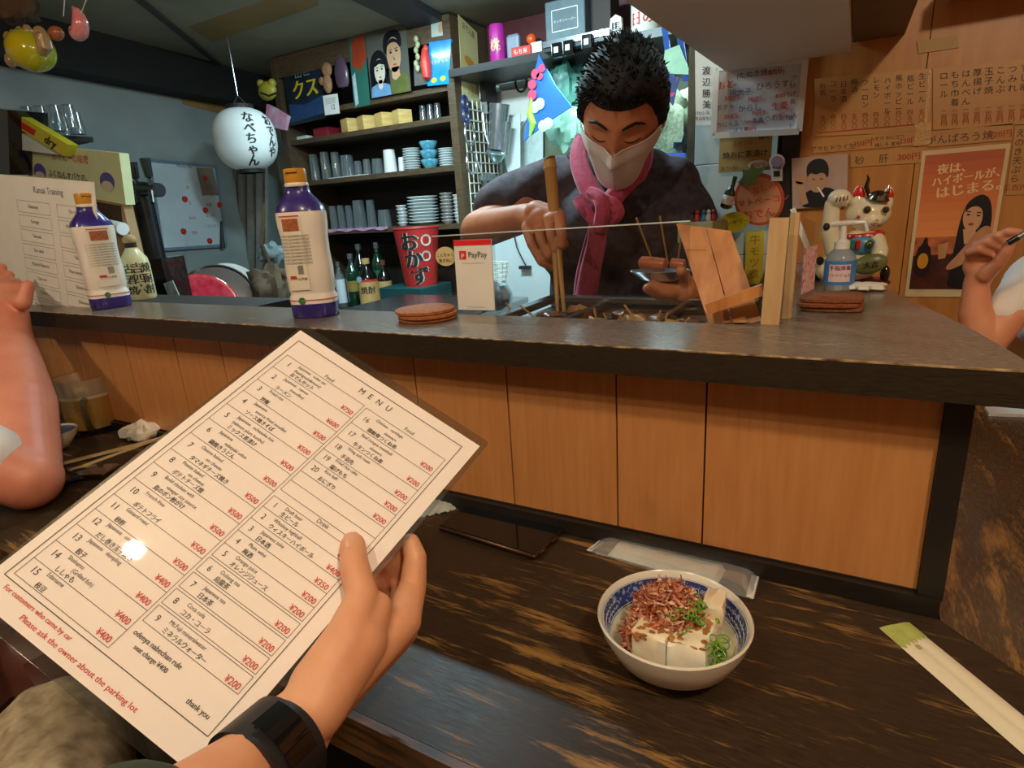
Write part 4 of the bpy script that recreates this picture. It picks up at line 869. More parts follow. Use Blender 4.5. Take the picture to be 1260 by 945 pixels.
obj('crate_stand', B().box((P(508, 365, y=2.3).x, 2.33, (zb_ - .131 - .72) / 2), (.20, .22, zb_ - .131 + .72)), m_cabin, label='dark cupboard under the teal crate behind the bar', cat='cupboard')
# ------------------------------------------------------------------ paper lantern
lc = P(302, 172, y=2.05); ln_ = thing('paper_lantern', lc, 'round white paper lantern with black brush lettering', 'lantern')
LRx, LRz = .142, .142
m_lant = mat('lantern_paper', (222, 228, 226), .7, ns=40, var=.02, stretch=(.2, .2, 3), bump=.1)
def lr(z): q = max(-.97, min(.97, z / LRz)); return LRx * (1 - abs(q) ** 2.6) ** (1 / 2.2)
pf = []
for i in range(33):
    z = -LRz * .95 + 2 * LRz * .95 * i / 32; pf.append((lr(z) * (1 - .012 * (i % 2)), z))
obj('shade', B().lathe(pf, lc, 40), m_lant, ln_, smooth=True, auto=60)
obj('ring', B().lathe([(.06, LRz * .94), (.062, LRz * 1.06), (.055, LRz * 1.06), (.053, LRz * .94)], lc, 24), m_ink, ln_)
obj('ring', B().lathe([(.06, -LRz * 1.05), (.062, -LRz * .94), (.055, -LRz * .94), (.053, -LRz * 1.05)], lc, 24), m_ink, ln_)
fa = math.atan2(-(EYE.x - lc.x), -(EYE.y - lc.y)); 
b = B()
def lt(ch, z, ang, s):
    vs, fs = glyphs(ch, 'CENTER')
    for kb in range(3):
        q = []
        for v in vs:
            zz_ = z + v.y * s; r = lr(zz_) + .0018; a = ang + (v.x + kb * .035) * s / r; q.append((lc.x + r * math.sin(a), lc.y - r * math.cos(a), lc.z + zz_))
        b.add(q, fs)
A0 = math.atan2(EYE.x - lc.x, -(EYE.y - lc.y))
for i, ch in enumerate('なべちゃん'): lt(ch, .064 - i * .046, A0 + .18, .052)
for i, ch in enumerate('おでんや'): lt(ch, .055 - i * .046, A0 + .93, .052)
obj('lettering', b, m_ink, ln_)
b = B(); b.tube([lc + V((-.05, 0, LRz * 1.05)), lc + V((0, 0, LRz * 1.35)), lc + V((.05, 0, LRz * 1.05))], .002, 5); b.tube([lc + V((0, 0, LRz * 1.33)), lc + V((.0, 0, 1.24 - lc.z))], .002, 5); obj('wire', b, m_st2, ln_)
# ------------------------------------------------------------------ left wall things
def LF(tl, tr, bl, off=.012): return Fr(lw(*tl, off), lw(*tr, off), lw(*bl, off))
f = LF((183, 197), (265, 205), (200, 307)); r_ = thing('whiteboard', f.p(.5, 1), 'whiteboard with red magnets on the left grey wall', 'whiteboard')
obj('sheet', f.sheet(B(), .012), mat('board_white', (200, 214, 220), .2, var=.02), r_)
b = B(); 
for q in (((0, 0), (1, 0)), ((1, 0), (1, 1)), ((1, 1), (0, 1)), ((0, 1), (0, 0))): b.beam(f.p(*q[0], .001), f.p(*q[1], .001), .008, .016)
obj('frame', b, mat('board_frame', (120, 140, 156), .4), r_, kind='stuff')
for x, y in ((.78, .16), (.42, .42), (.72, .55), (.33, .80), (.72, .93), (.97, .48)): obj('magnet', B().cone(f.p(x, y, .002), f.p(x, y, .012), .016, .014, 12), m_red, r_)
b = B(); f.text(b, 'Monthly Plan', .5, .05, .045); 
for i, t in enumerate(('みりん', 'しょうゆ', '大根', 'ビール', 'こんにゃく')): f.text(b, t, .8, .24 + i * .13, .05)
obj('black_writing', b, mat('marker_grey', (70, 84, 92), .5), r_)
b = B(); 
for i, t in enumerate(('卵', '注', '20:00', '予約')): f.text(b, t, .5, .30 + i * .18, .05)
obj('red_writing', b, m_red, r_, kind='stuff')
obj('marker_pen', B().cone(lw(272, 272, .03), lw(274, 305, .03), .004, .014, 8), m_ink, label='black brush hanging at the right edge of the whiteboard', cat='brush')
f = LF((242, 206), (262, 207), (250, 240), .02); obj('brown_card', f.sheet(B(), .003), mat('brown_card', (140, 126, 112), .6), label='small brown card stuck over the whiteboard top right', cat='card')
for i, (x, y, t) in enumerate(((172, 265, 'upper red tag on the wall beside the beer tap'), (175, 290, 'lower long red tag on the wall beside the beer tap'))):
    c = lw(x, y, .01); obj('red_tag', B().box(c, (.015, .05, .05 + .08 * i), bev=.003), mat('dull_red', (160, 60, 66), .5), label=t, cat='tag')
# back counter under the left wall
kc = thing('kitchen_counter', (-2.4, 1.75, -.72), 'steel kitchen counter along the left wall', 'counter')
KZ = -.115; obj('top', B().box((-2.45, 1.77, KZ - .015), (.92, .90, .03), bev=.004), m_steel, kc); obj('cabinet', B().box((-2.45, 1.77, (KZ - .03 - .72) / 2), (.88, .86, .72 + KZ - .03)), m_white, kc)
ctr = P(268, 372, y=1.75); tz = V((EYE.x - ctr.x, EYE.y - ctr.y, 0)).normalized()
tr_ = thing('round_tray', ctr, 'large black round tray leaning on the back counter', 'tray')
rt = (math.radians(78), 0, math.atan2(tz.x, -tz.y))
zt_ = P(272, 325, y=1.80).z; rr1 = (zt_ - KZ) / 2; cc_ = V((P(270, 377, y=1.8).x, 1.8, (zt_ + KZ) / 2))
obj('disc', B().lathe([(1e-6, 0), (rr1 * .96, 0), (rr1, .012), (rr1 * .97, .012), (rr1 * .93, .004), (1e-6, .004)], cc_, 40, rot=rt), mat('tray_black', (30, 30, 32), .3, coat=.3), tr_, smooth=True)
zt_ = P(250, 337, y=1.68).z; r2_ = (zt_ - KZ) / 2; c2 = V((P(246, 370, y=1.68).x, 1.68, (zt_ + KZ) / 2)); obj('red_lacquer_plate', B().lathe([(1e-6, 0), (r2_ * .87, 0), (r2_, .012), (r2_ * .96, .014), (r2_ * .82, .006), (1e-6, .005)], c2, 36, rot=rt), mat('red_lacquer', (190, 24, 48), .12, ns=30, rgb2=(214, 70, 84), vthr=(.3, .72), coat=.6), label='glossy red lacquer plate leaning in front of the black tray', cat='plate', smooth=True)
zt_ = P(285, 324, y=2.0).z; r3_ = (zt_ - KZ) / 2; c3 = V((P(283, 370, y=2.0).x, 2.0, (zt_ + KZ) / 2)); obj('white_tub', B().lathe([(1e-6, 0), (r3_ * .96, 0), (r3_, .02), (r3_ * .96, .02), (1e-6, .01)], c3, 36, rot=rt), m_dish, label='large white round lid behind the black tray', cat='lid', smooth=True)
# beer dispenser and things at the far left
BY = 1.15
f = FP((32, 178), (144, 190), (38, 222), BY)
f2 = f.p(0, 0)
bd = thing('beer_dispenser', f.p(.5, 1.0) + V((0, .1, -.3)), 'beer dispenser with a pale yellow front sign and black taps', 'dispenser')
m_by = mat('pale_yellow_panel', (214, 220, 170), .3, var=.03)
b = B(); b.prism([f.p(-.02, -.04), f.p(1.02, -.04), f.p(1.05, 1.25), f.p(-.02, 1.2)], (0, .03, 0)); obj('head', b, m_by, bd)
obj('body', B().prism([f.p(.0, 1.22), f.p(1.02, 1.26), f.p(1.02, 1.26) - V((0, 0, 1.15)), f.p(0, 1.22) - V((0, 0, 1.15))], (0, .03, 0)), mat('wooden_case', (176, 140, 96), .5), bd)
b = B(); f.text(b, 'おでん－の味噌', .5, .32, .26, bold=1, off=.001); obj('red_lettering', b, mat('pink_print', (226, 120, 110), .5), bd)
b = B(); f.text(b, 'ふくねんオバケの。', .47, .80, .24, bold=1, off=.001); obj('black_lettering', b, m_ink, bd)
for u in (.13, .88):
    b = B(); f.oval(b, u, .72, .075, .24, .001); obj('round_print', b, mat('print_purple', (90, 90, 170), .5), bd); b = B(); f.oval(b, u, .84, .06, .14, .0016); obj('face_print', b, facem, bd)
obj('painted_opening', f.sheet(B(), .004, (.62, 1.3, 1.0, 1.75), .004), mat('opening_shade', (66, 44, 30), .6), bd)  # flat sheet, the shade inside the case is put into its dark colour
b = B(); a_ = f.p(.66, 1.95, .03); b.cone(f.p(.55, 1.78, .03), f.p(1.10, 1.84, .03), .020, .020, 20); obj('paper_roll', b, m_dish, label='white paper roll under the pale yellow sign', cat='paper roll', smooth=True)
tp = thing('beer_tap', P(172, 235, y=1.3), 'black double beer tap with two upright handles', 'beer tap')
b = B(); b.cone(P(152, 230, y=1.3), P(196, 234, y=1.3), .024, .024, 14); obj('manifold', b, mat('tap_black', (24, 24, 28), .25), tp, smooth=True)
for x0_, y0_, x1_, y1_ in ((162, 200, 169, 228), (178, 195, 186, 228)):
    b = B(); b.cone(P(x0_, y0_, y=1.28), P(x0_ + (x1_ - x0_) * .7, y0_ + (y1_ - y0_) * .7, y=1.28), .017, .012, 12); h_ = obj('tap_handle', b, MATS['tap_black'], tp, smooth=True)
    b = B(); b.cone(P(x0_ + (x1_ - x0_) * .7, y0_ + (y1_ - y0_) * .7, y=1.28), P(x1_, y1_, y=1.29), .007, .008, 10); obj('collar', b, m_st2, h_)
    b = B(); b.cone(P(x1_ - 1, 236, y=1.26), P(x1_ + 2, 250, y=1.24), .010, .006, 10); obj('spout', b, MATS['tap_black'], tp)
obj('tap_column', B().cone(P(172, 232, y=1.32), P(172, 232, y=1.32) - V((0, 0, 1.15)), .035, .035, 16), MATS['tap_black'], tp, smooth=True)
# glasses on top, yellow box
gsh = P(60, 170, y=1.42).z
obj('glass_shelf', B().box((P(50, 180, y=1.42).x, 1.42, gsh - .012), (.42, .22, .02)), m_cabin, label='dark shelf carrying the upturned beer glasses at far left', cat='shelf')
gi = 0
for row, yy in enumerate((1.36, 1.46)):
    for i in range(6):
        px = 8 + i * 17 + row * 7; p_ = P(px, 175, y=yy); hh = .135 - .012 * i * .9
        if px > 100: continue
        obj('beer_glass', B().lathe([(.026, 0), (.021, hh), (.018, hh + .002), (1e-6, hh + .002)], (p_.x, yy, gsh), 16), m_gl2, label='%s upturned beer glass in the %s row on the far left shelf' % (['first', 'second', 'third', 'fourth', 'fifth', 'sixth'][i], ['front', 'rear'][row]), cat='glass', group='upturned beer glasses at far left', smooth=True)
f = FP((10, 134), (84, 178), (6, 148), 1.12); yb = thing('yellow_carton', f.p(.5, 1), 'long yellow carton with a red strip leaning above the dispenser sign', 'carton')
obj('box', f.sheet(B(), .03), mat('carton_yellow', (214, 206, 50), .4, var=.04), yb)
b = B(); f.poly(b, [(0, .35), (.5, .35), (.5, .85), (0, .85)], .0008); obj('red_strip', b, m_red, yb); b = B(); f.text(b, 'dry', .75, .85, .9, off=.001, bold=2); obj('lettering', b, m_ink, yb)
obj('carton_prop', B().prism([f.p(0, 1.2), f.p(.9, 1.2), P(30, 185, y=1.12), P(8, 180, y=1.12)], (0, .03, 0)), m_dish, label='pale folded box beneath the yellow carton', cat='box')
obj('dark_case', B().prism([P(-25, 130, y=1.08), P(9, 135, y=1.08), P(12, 215, y=1.08), P(-25, 215, y=1.08)], (0, .12, 0)), mbl, label='tall black case at the far left edge', cat='case')
# black boxes behind the ledge next to the shochu bottle
obj('black_box', B().box((P(205, 350, y=1.15).x, 1.15, .255), (.085, .12, .15), rot=(0, 0, .45), bev=.002), mbl, label='black box right of the cream shochu bottle', cat='box')
obj('box_plinth', B().box((P(205, 350, y=1.15).x, 1.15, -.27), (.12, .14, .898), rot=(0, 0, .45)), m_cabin, label='dark stand under the black box behind the bar', cat='stand')
obj('blue_leaflet', B().prism([P(x, y, y=1.088) for x, y in ((201, 349), (212, 345), (221, 365), (210, 372))], (0, .002, 0)), mat('leaflet', (120, 150, 170), .4, ns=40, rgb2=(200, 210, 200)), label='small blue leaflet leaning on the black box', cat='leaflet')
# grey-brown cloth sacks
s1 = crump(P(336, 352, y=2.0), .085, 31, 14, 1.0); obj('brown_sack', s1, mat('sack_cloth', (110, 92, 72), .9, ns=40), label='greyish brown cloth sack hanging behind the left sauce bottle', cat='sack', smooth=True)
s1 = crump(P(335, 312, y=2.1), .05, 33, 14, .9); obj('pale_bag', s1, mat('pale_bag', (140, 156, 160), .8, ns=30), label='pale grey plastic bag hung on a wooden hook above the sack', cat='bag', smooth=True)
b = B(); b.tube([P(325, 250, y=2.1), P(322, 300, y=2.05), P(335, 330, y=2.0), P(352, 340, y=2.0)], .008, 6); obj('wooden_hook', b, m_cab, label='bent dark wooden hook holding the pale bag', cat='hook', smooth=True)
obj('grey_curtain', B().grid(lambda u, v: P(288 + 42 * u, 205 + 175 * v, y=2.45) + V((0, .012 * math.sin(u * 25), 0)), 24, 8), mat('grey_cloth', (120, 120, 112), .9), label='grey cloth hanging below the paper lantern', cat='cloth', smooth=True)
# ------------------------------------------------------------------ back wall behind the chef
SY = 2.58
zs_ = P(720, 52, y=SY - .15).z
x0_, x1_ = XB + .005, P(852, 50, y=SY).x
bsf = thing('wall_shelf', ((x0_ + x1_) / 2, SY, zs_), 'dark shelf across the kitchen behind the chef', 'shelf')
obj('board', B().box(((x0_ + x1_) / 2, SY, zs_ - .015), (x1_ - x0_, .30, .03)), m_black, bsf)
for x in (x0_ + .05, x1_ - .05): obj('bracket', B().box((x, SY + .1, zs_ - .07), (.03, .1, .08)), m_black, bsf)
obj('maroon_panel', B().box(((x0_ + x1_) / 2, 2.80, zs_ + .12), (x1_ - x0_, .02, .24)), mat('maroon_panel', (92, 30, 34), .5), label='maroon board behind the items on the kitchen shelf', cat='board')
def sx_(px, y): return P(px, 45, y=y).x
o_y = SY - .08
pk = thing('pink_can', (sx_(612, o_y), o_y, zs_), 'tall magenta can at the left end of the kitchen shelf', 'can')
obj('body', B().lathe([(.033, 0), (.035, .004), (.035, .135), (.031, .15), (1e-6, .15)], (sx_(612, o_y), o_y, zs_), 24), mat('can_magenta', (190, 44, 150), .3, coat=.3), pk, smooth=True)
b = B(); wraptext(b, '桃', sx_(612, o_y), o_y, lambda z: .035, zs_ + .05, .1, .05); obj('print', b, mat('can_print', (226, 190, 120), .4), pk)
obj('grey_packet', B().box((sx_(632, o_y), o_y, zs_ + .05), (.062, .03, .10), bev=.01), mat('grey_blue_packet', (130, 140, 156), .4, ns=30), label='grey-blue packet right of the magenta can', cat='packet')
rc = thing('red_carton', (sx_(650, o_y), o_y - .03, zs_), 'low red and white carton on the kitchen shelf', 'carton'); obj('box', B().box((sx_(648, o_y), o_y - .03, zs_ + .018), (.09, .06, .036), bev=.002), m_red, rc)
f = Fr(V((sx_(648, o_y) - .045, o_y - .062, zs_ + .036)), V((sx_(648, o_y) + .045, o_y - .062, zs_ + .036)), V((sx_(648, o_y) - .045, o_y - .062, zs_))); b = B(); f.text(b, 'もち米', .5, .75, .6, off=.001); obj('lettering', b, m_white, rc)
obj('white_box', B().box((sx_(665, o_y), o_y - .02, zs_ + .022), (.05, .05, .044), bev=.002), m_white, label='small white box beside the red carton on the kitchen shelf', cat='box')
obj('black_pot', B().lathe([(.05, 0), (.055, .05), (.045, .085), (.02, .10), (1e-6, .10)], (sx_(660, SY + .06), SY + .06, zs_), 24), mbl, label='black domed pot behind the small cartons', cat='pot', smooth=True)
obj('orange_ball', B().ball((sx_(654, o_y), o_y + .0, zs_ + .068), .022, 10), mat('orange_plastic', (226, 90, 30), .4), label='small orange ball on top of the red carton', cat='ball', smooth=True)
gbx = thing('grey_case', (sx_(703, o_y), o_y, zs_), 'square grey-blue case with a white frame on the kitchen shelf', 'case')
obj('box', B().box((sx_(703, o_y), o_y, zs_ + .085), (.17, .12, .17), bev=.005), mat('case_grey', (96, 112, 118), .5), gbx)
f = Fr(V((sx_(703, o_y) - .055, o_y - .0605, zs_ + .135)), V((sx_(703, o_y) + .055, o_y - .0605, zs_ + .135)), V((sx_(703, o_y) - .055, o_y - .0605, zs_ + .06)))
b = B(); 
for q in ((0, 0, 1, 0), (1, 0, 1, 1), (1, 1, 0, 1), (0, 1, 0, 0)): f.line(b, *q, .003, .001)
f.text(b, 'キッチンペーパー', .5, .6, .16, off=.001); obj('white_print', b, m_white, gbx)
obj('brown_carton', B().box((sx_(741, o_y + .05), o_y + .05, zs_ + .1), (.11, .1, .2), bev=.002), mat('dark_brown_card', (56, 36, 28), .6), label='dark brown carton right of the grey case', cat='carton')
sg = thing('shogi_piece', (sx_(763, o_y), o_y - .04, zs_), 'cream shogi piece shaped tablet with one black character', 'ornament')
f = Fr(V((sx_(763, o_y) - .026, o_y - .05, zs_ + .078)), V((sx_(763, o_y) + .026, o_y - .05, zs_ + .078)), V((sx_(763, o_y) - .026, o_y - .05, zs_)))
b = B(); b.prism([f.p(.5, 0), f.p(.9, .15), f.p(1, 1), f.p(0, 1), f.p(.1, .15)], (0, .02, 0)); obj('tablet', b, m_cream, sg); b = B(); f.text(b, '馬', .5, .78, .55, off=.001, bold=2); obj('lettering', b, m_ink, sg)
cn_ = thing('sake_cup_can', (sx_(795, o_y), o_y, zs_), 'wide cream can with brush writing at the right of the kitchen shelf', 'can')
obj('body', B().lathe([(.055, 0), (.057, .004), (.057, .12), (.05, .125), (1e-6, .125)], (sx_(795, o_y), o_y, zs_), 28), m_cream, cn_, smooth=True)
b = B(); wraptext(b, '日の', sx_(795, o_y), o_y, lambda z: .057, zs_ + .03, 0, .05); obj('lettering', b, m_red, cn_)
# lamp rail under the shelf, black clips
rl = thing('tube_light_rail', P(712, 45, y=2.40), 'long steel tube light housing under the kitchen shelf', 'light')
a_, c_ = P(671, 57, y=2.40), P(752, 33, y=2.40); c_.z = a_.z
b = B(); b.beam(a_, c_, .05, .022); obj('housing', b, m_st2, rl); b = B(); b.beam(a_ - V((0, 0, .02)), c_ - V((0, 0, .02)), .045, .012); obj('lower_rail', b, mat('rail_black', (30, 34, 38), .4), rl)
for px, py in ((686, 62), (700, 59), (723, 52)):
    c = P(px, py, y=2.37); k_ = thing('clip', c, {686: 'left', 700: 'middle', 723: 'right'}[px] + ' black clip with a white square hanging under the light rail', 'clip'); obj('body', B().box(c, (.045, .025, .05), bev=.004), mbl, k_); obj('white_square', B().box(c - V((0, .014, 0)), (.018, .003, .02)), mat('clip_white', (226, 240, 244), .4, var=0), k_)  # the squares are plain white and give no light
# papers, bags and cloths on the back wall
BYW = 2.84
def hang(name, pts, y, m, lab, cat, th=.004, **k): return obj(name, B().prism([P(a, c, y=y) for a, c in pts], (0, th, 0)), m, label=lab, cat=cat, **k)
hang('white_board', ((614, 86), (668, 70), (668, 240), (634, 235), (614, 130)), 2.80, mat('pale_board', (206, 220, 216), .4), 'pale board on the back wall behind the tools', 'board')
hang('wall_note', ((617, 112), (650, 108), (652, 140), (632, 172), (618, 160)), 2.78, m_paper, 'white note clipped to the pale board', 'note')
b = B(); c = P(641, 101, y=2.75); b.tube([c + V((math.cos(q) * .03, 0, math.sin(q) * .042)) for q in [k * PI / 8 for k in range(16)]], .005, 6, True); obj('black_ring', b, m_ink, label='oval black elastic ring hanging over the note', cat='ring')
hang('shelf_unit', ((655, 92), (852, 60), (852, 330), (655, 330)), 2.83, mat('olive_cupboard', (104, 112, 88), .6, ns=6, rgb2=(78, 84, 62)), 'olive cupboard filling the back wall behind the chef', 'cupboard', .02)
cl_ = thing('blue_cloth', P(670, 175, y=2.35), 'bright blue furoshiki cloth with pink blossoms and green stem', 'cloth')
cpts = [(663, 66), (670, 80), (683, 105), (703, 131), (680, 146), (648, 170), (645, 174), (650, 130), (657, 92)]
b = B(); b.prism([P(x, y, y=2.36) for x, y in cpts], (0, .01, 0)); obj('fabric', b, mat('furoshiki_blue', (24, 96, 176), .7, ns=30, var=.05), cl_)
b = B()
for x, y, rr in ((667, 84, 3.4), (659, 91, 4.4), (664, 94, 3.2), (655, 104, 4.2), (655, 117, 4.6)): c = P(x, y, y=2.352); b.cone(c, c + V((0, -.003, 0)), rr * .0042, rr * .0042, 16)
obj('blossom_print', b, mat('blossom_pink', (226, 56, 96), .6), cl_, kind='stuff')
b = B(); b.tube([P(x, y, y=2.352) for x, y in ((654, 120), (652, 140), (656, 152), (652, 168))], [.004, .014, .014, .004], 6); obj('stem_print', b, mat('stem_green', (150, 190, 60), .6), cl_)
b = B(); 
for x, y in ((658, 132), (664, 128), (668, 155), (674, 152)): b.ball(P(x, y, y=2.354), (.022, .003, .022), 8)
obj('cloud_print', b, mat('cloud_white', (190, 206, 190), .7), cl_, kind='stuff')
hang('white_towel', ((614, 150), (640, 140), (640, 232), (624, 210)), 2.7, m_dish, 'white towel hanging behind the steel cups', 'towel')
s1 = crump(P(697, 158, y=2.5), .055, 41, 12, 1.2); obj('green_bag', s1, mat('mint_bag', (120, 160, 140), .4, ns=14), label='crumpled mint green plastic bag left of the chef face', cat='bag', smooth=True)
s1 = crump(P(695, 108, y=2.55), .06, 42, 12, 1.3); obj('green_bag', s1, mat('teal_bag', (72, 124, 110), .4, ns=14), label='teal plastic bag hanging above the mint bag', cat='bag', smooth=True)
s1 = crump(P(828, 158, y=2.4), .085, 45, 14, 1.25); obj('netted_bag', s1, mat('olive_net', (86, 98, 70), .7, ns=90, rgb2=(130, 140, 110)), label='olive green netted bag hanging right of the chef head', cat='bag', smooth=True)
for x0__, w, c, t in ((819, 7, (28, 70, 140), 'left dark blue apron string right of the chef head'), (836, 8, (22, 60, 126), 'right dark blue apron strap beside the pillar')): hang('apron_strap', ((x0__ - 6, 28), (x0__ + w - 6, 26), (x0__ + w + 4, 100), (x0__ + 4, 100)), 2.3, mat('apron_blue%d' % x0__, c, .8), t, 'strap')
hang('green_glass_cloth', ((818, 62), (836, 55), (850, 92), (815, 90)), 2.2955, mat('pale_green_cloth', (150, 186, 150), .6), 'pale green folded cloth hanging under the wooden rack', 'cloth')
hang('red_flower_cloth', ((819, 92), (836, 95), (828, 130), (818, 118)), 2.291, mat('dark_flower_cloth', (30, 44, 92), .7, ns=40, rgb2=(190, 40, 80), vthr=(.42, .46)), 'dark blue cloth with red flowers under the green cloth', 'cloth')
hang('blue_crate', ((808, 188), (843, 188), (843, 235), (806, 235)), 2.2, mat('crate_blue', (24, 72, 170), .4), 'blue plastic crate behind the chef shoulder', 'crate', .2)
hang('plastic_tray', ((797, 186), (820, 198), (816, 202), (800, 200)), 2.19, mat('pale_blue_lid', (150, 196, 216), .4), 'pale blue tray lying over the blue crate', 'tray', .01)
rk = thing('steel_rack', (P(825, 235, y=2.3).x, 2.3, -.72), 'steel rack under the blue crate', 'rack'); za_ = P(825, 235, y=2.2).z; xa_, xb_ = P(795, 235, y=2.3).x, P(850, 235, y=2.3).x
obj('board', B().box(((xa_ + xb_) / 2, 2.3, za_ - .012), (xb_ - xa_, .24, .02)), m_st2, rk)
for x in (xa_ + .012, xb_ - .012): obj('leg', B().box((x, 2.3, (za_ - .024 - .72) / 2), (.02, .2, .72 + za_ - .024)), m_st2, rk)
wrk = thing('hanging_rack', P(832, 8, y=1.9), 'small orange wooden rack hanging above the kitchen shelf end', 'rack')
obj('tray', B().prism([P(802, 12, y=1.75), P(868, 4, y=1.75), P(868, 12, y=1.75), P(806, 22, y=1.75)], (0, .18, 0)), m_wood, wrk)
obj('rail', B().prism([P(800, -4, y=1.74), P(868, -12, y=1.74), P(868, -6, y=1.74), P(802, 3, y=1.74)], (0, .012, 0)), m_wood, wrk)
for i in range(4): b = B(); b.box(P(812 + 15 * i, 4 - 2 * i, y=1.8), (.035, .1, .03), rot=(0, .4, 0)); obj('wooden_tag', b, m_bamboo, wrk)
# fridge, basket and pot low behind the chef
fd = thing('white_fridge', (P(650, 330, y=2.3).x, 2.3, -.72), 'white kitchen fridge behind the chef elbow', 'fridge')
xf0, xf1 = P(600, 330, y=2.05).x, P(760, 330, y=2.05).x
obj('body', B().box(((xf0 + xf1) / 2, 2.3, -.15), (xf1 - xf0, .48, 1.14), bev=.01), mat('fridge_white', (206, 216, 216), .3, var=.02), fd)
b = B(); b.box(P(646, 329, y=2.05), (.045, .02, .012)); obj('latch', b, m_ink, fd)
b = B(); b.tube([P(631, 283, y=2.05), P(636, 305, y=2.04), P(648, 328, y=2.04)], .0025, 5); obj('cord', b, m_ink, fd)
bk = thing('wire_basket', P(612, 345, y=1.9), 'small white wire basket standing left of the fridge', 'basket'); c = P(613, 345, y=1.9); bkc = c.copy(); bkz = c.z - .002
b = B()
for i in range(5): b.tube([c + V((math.cos(q) * (.03 + .003 * i), math.sin(q) * (.03 + .003 * i), i * .016)) for q in [k * PI / 8 for k in range(16)]], .0018, 4, True)
for k in range(12): q = k * PI / 6; b.tube([c + V((math.cos(q) * .03, math.sin(q) * .03, 0)), c + V((math.cos(q) * .043, math.sin(q) * .043, .068))], .0016, 4)
obj('wires', b, m_wire, bk, kind='stuff')
izt = P(610, 380, y=1.7).z
obj('steel_canister', B().lathe([(.03, 0), (.03, bkz - izt), (1e-6, bkz - izt)], (bkc.x, bkc.y, izt), 20), m_st2, label='slim steel canister holding up the wire basket', cat='canister', smooth=True)
obj('steel_kettle', B().lathe([(.04, -.0), (.058, .02), (.06, .05), (.045, .08), (.02, .09), (1e-6, .095)], P(610, 380, y=1.7), 28), m_st2, label='round shiny kettle under the wire basket', cat='kettle', smooth=True)
kc2 = thing('kitchen_island', (-1.1, 1.85, -.72), 'low steel worktop in the kitchen under basket and kettle', 'counter')
obj('top', B().box((-1.35, 1.78, P(610, 380, y=1.7).z - .012), (.6, .36, .022), bev=.003), m_steel, kc2); obj('base', B().box((-1.35, 1.78, -.32), (.56, .32, .79)), m_white, kc2)
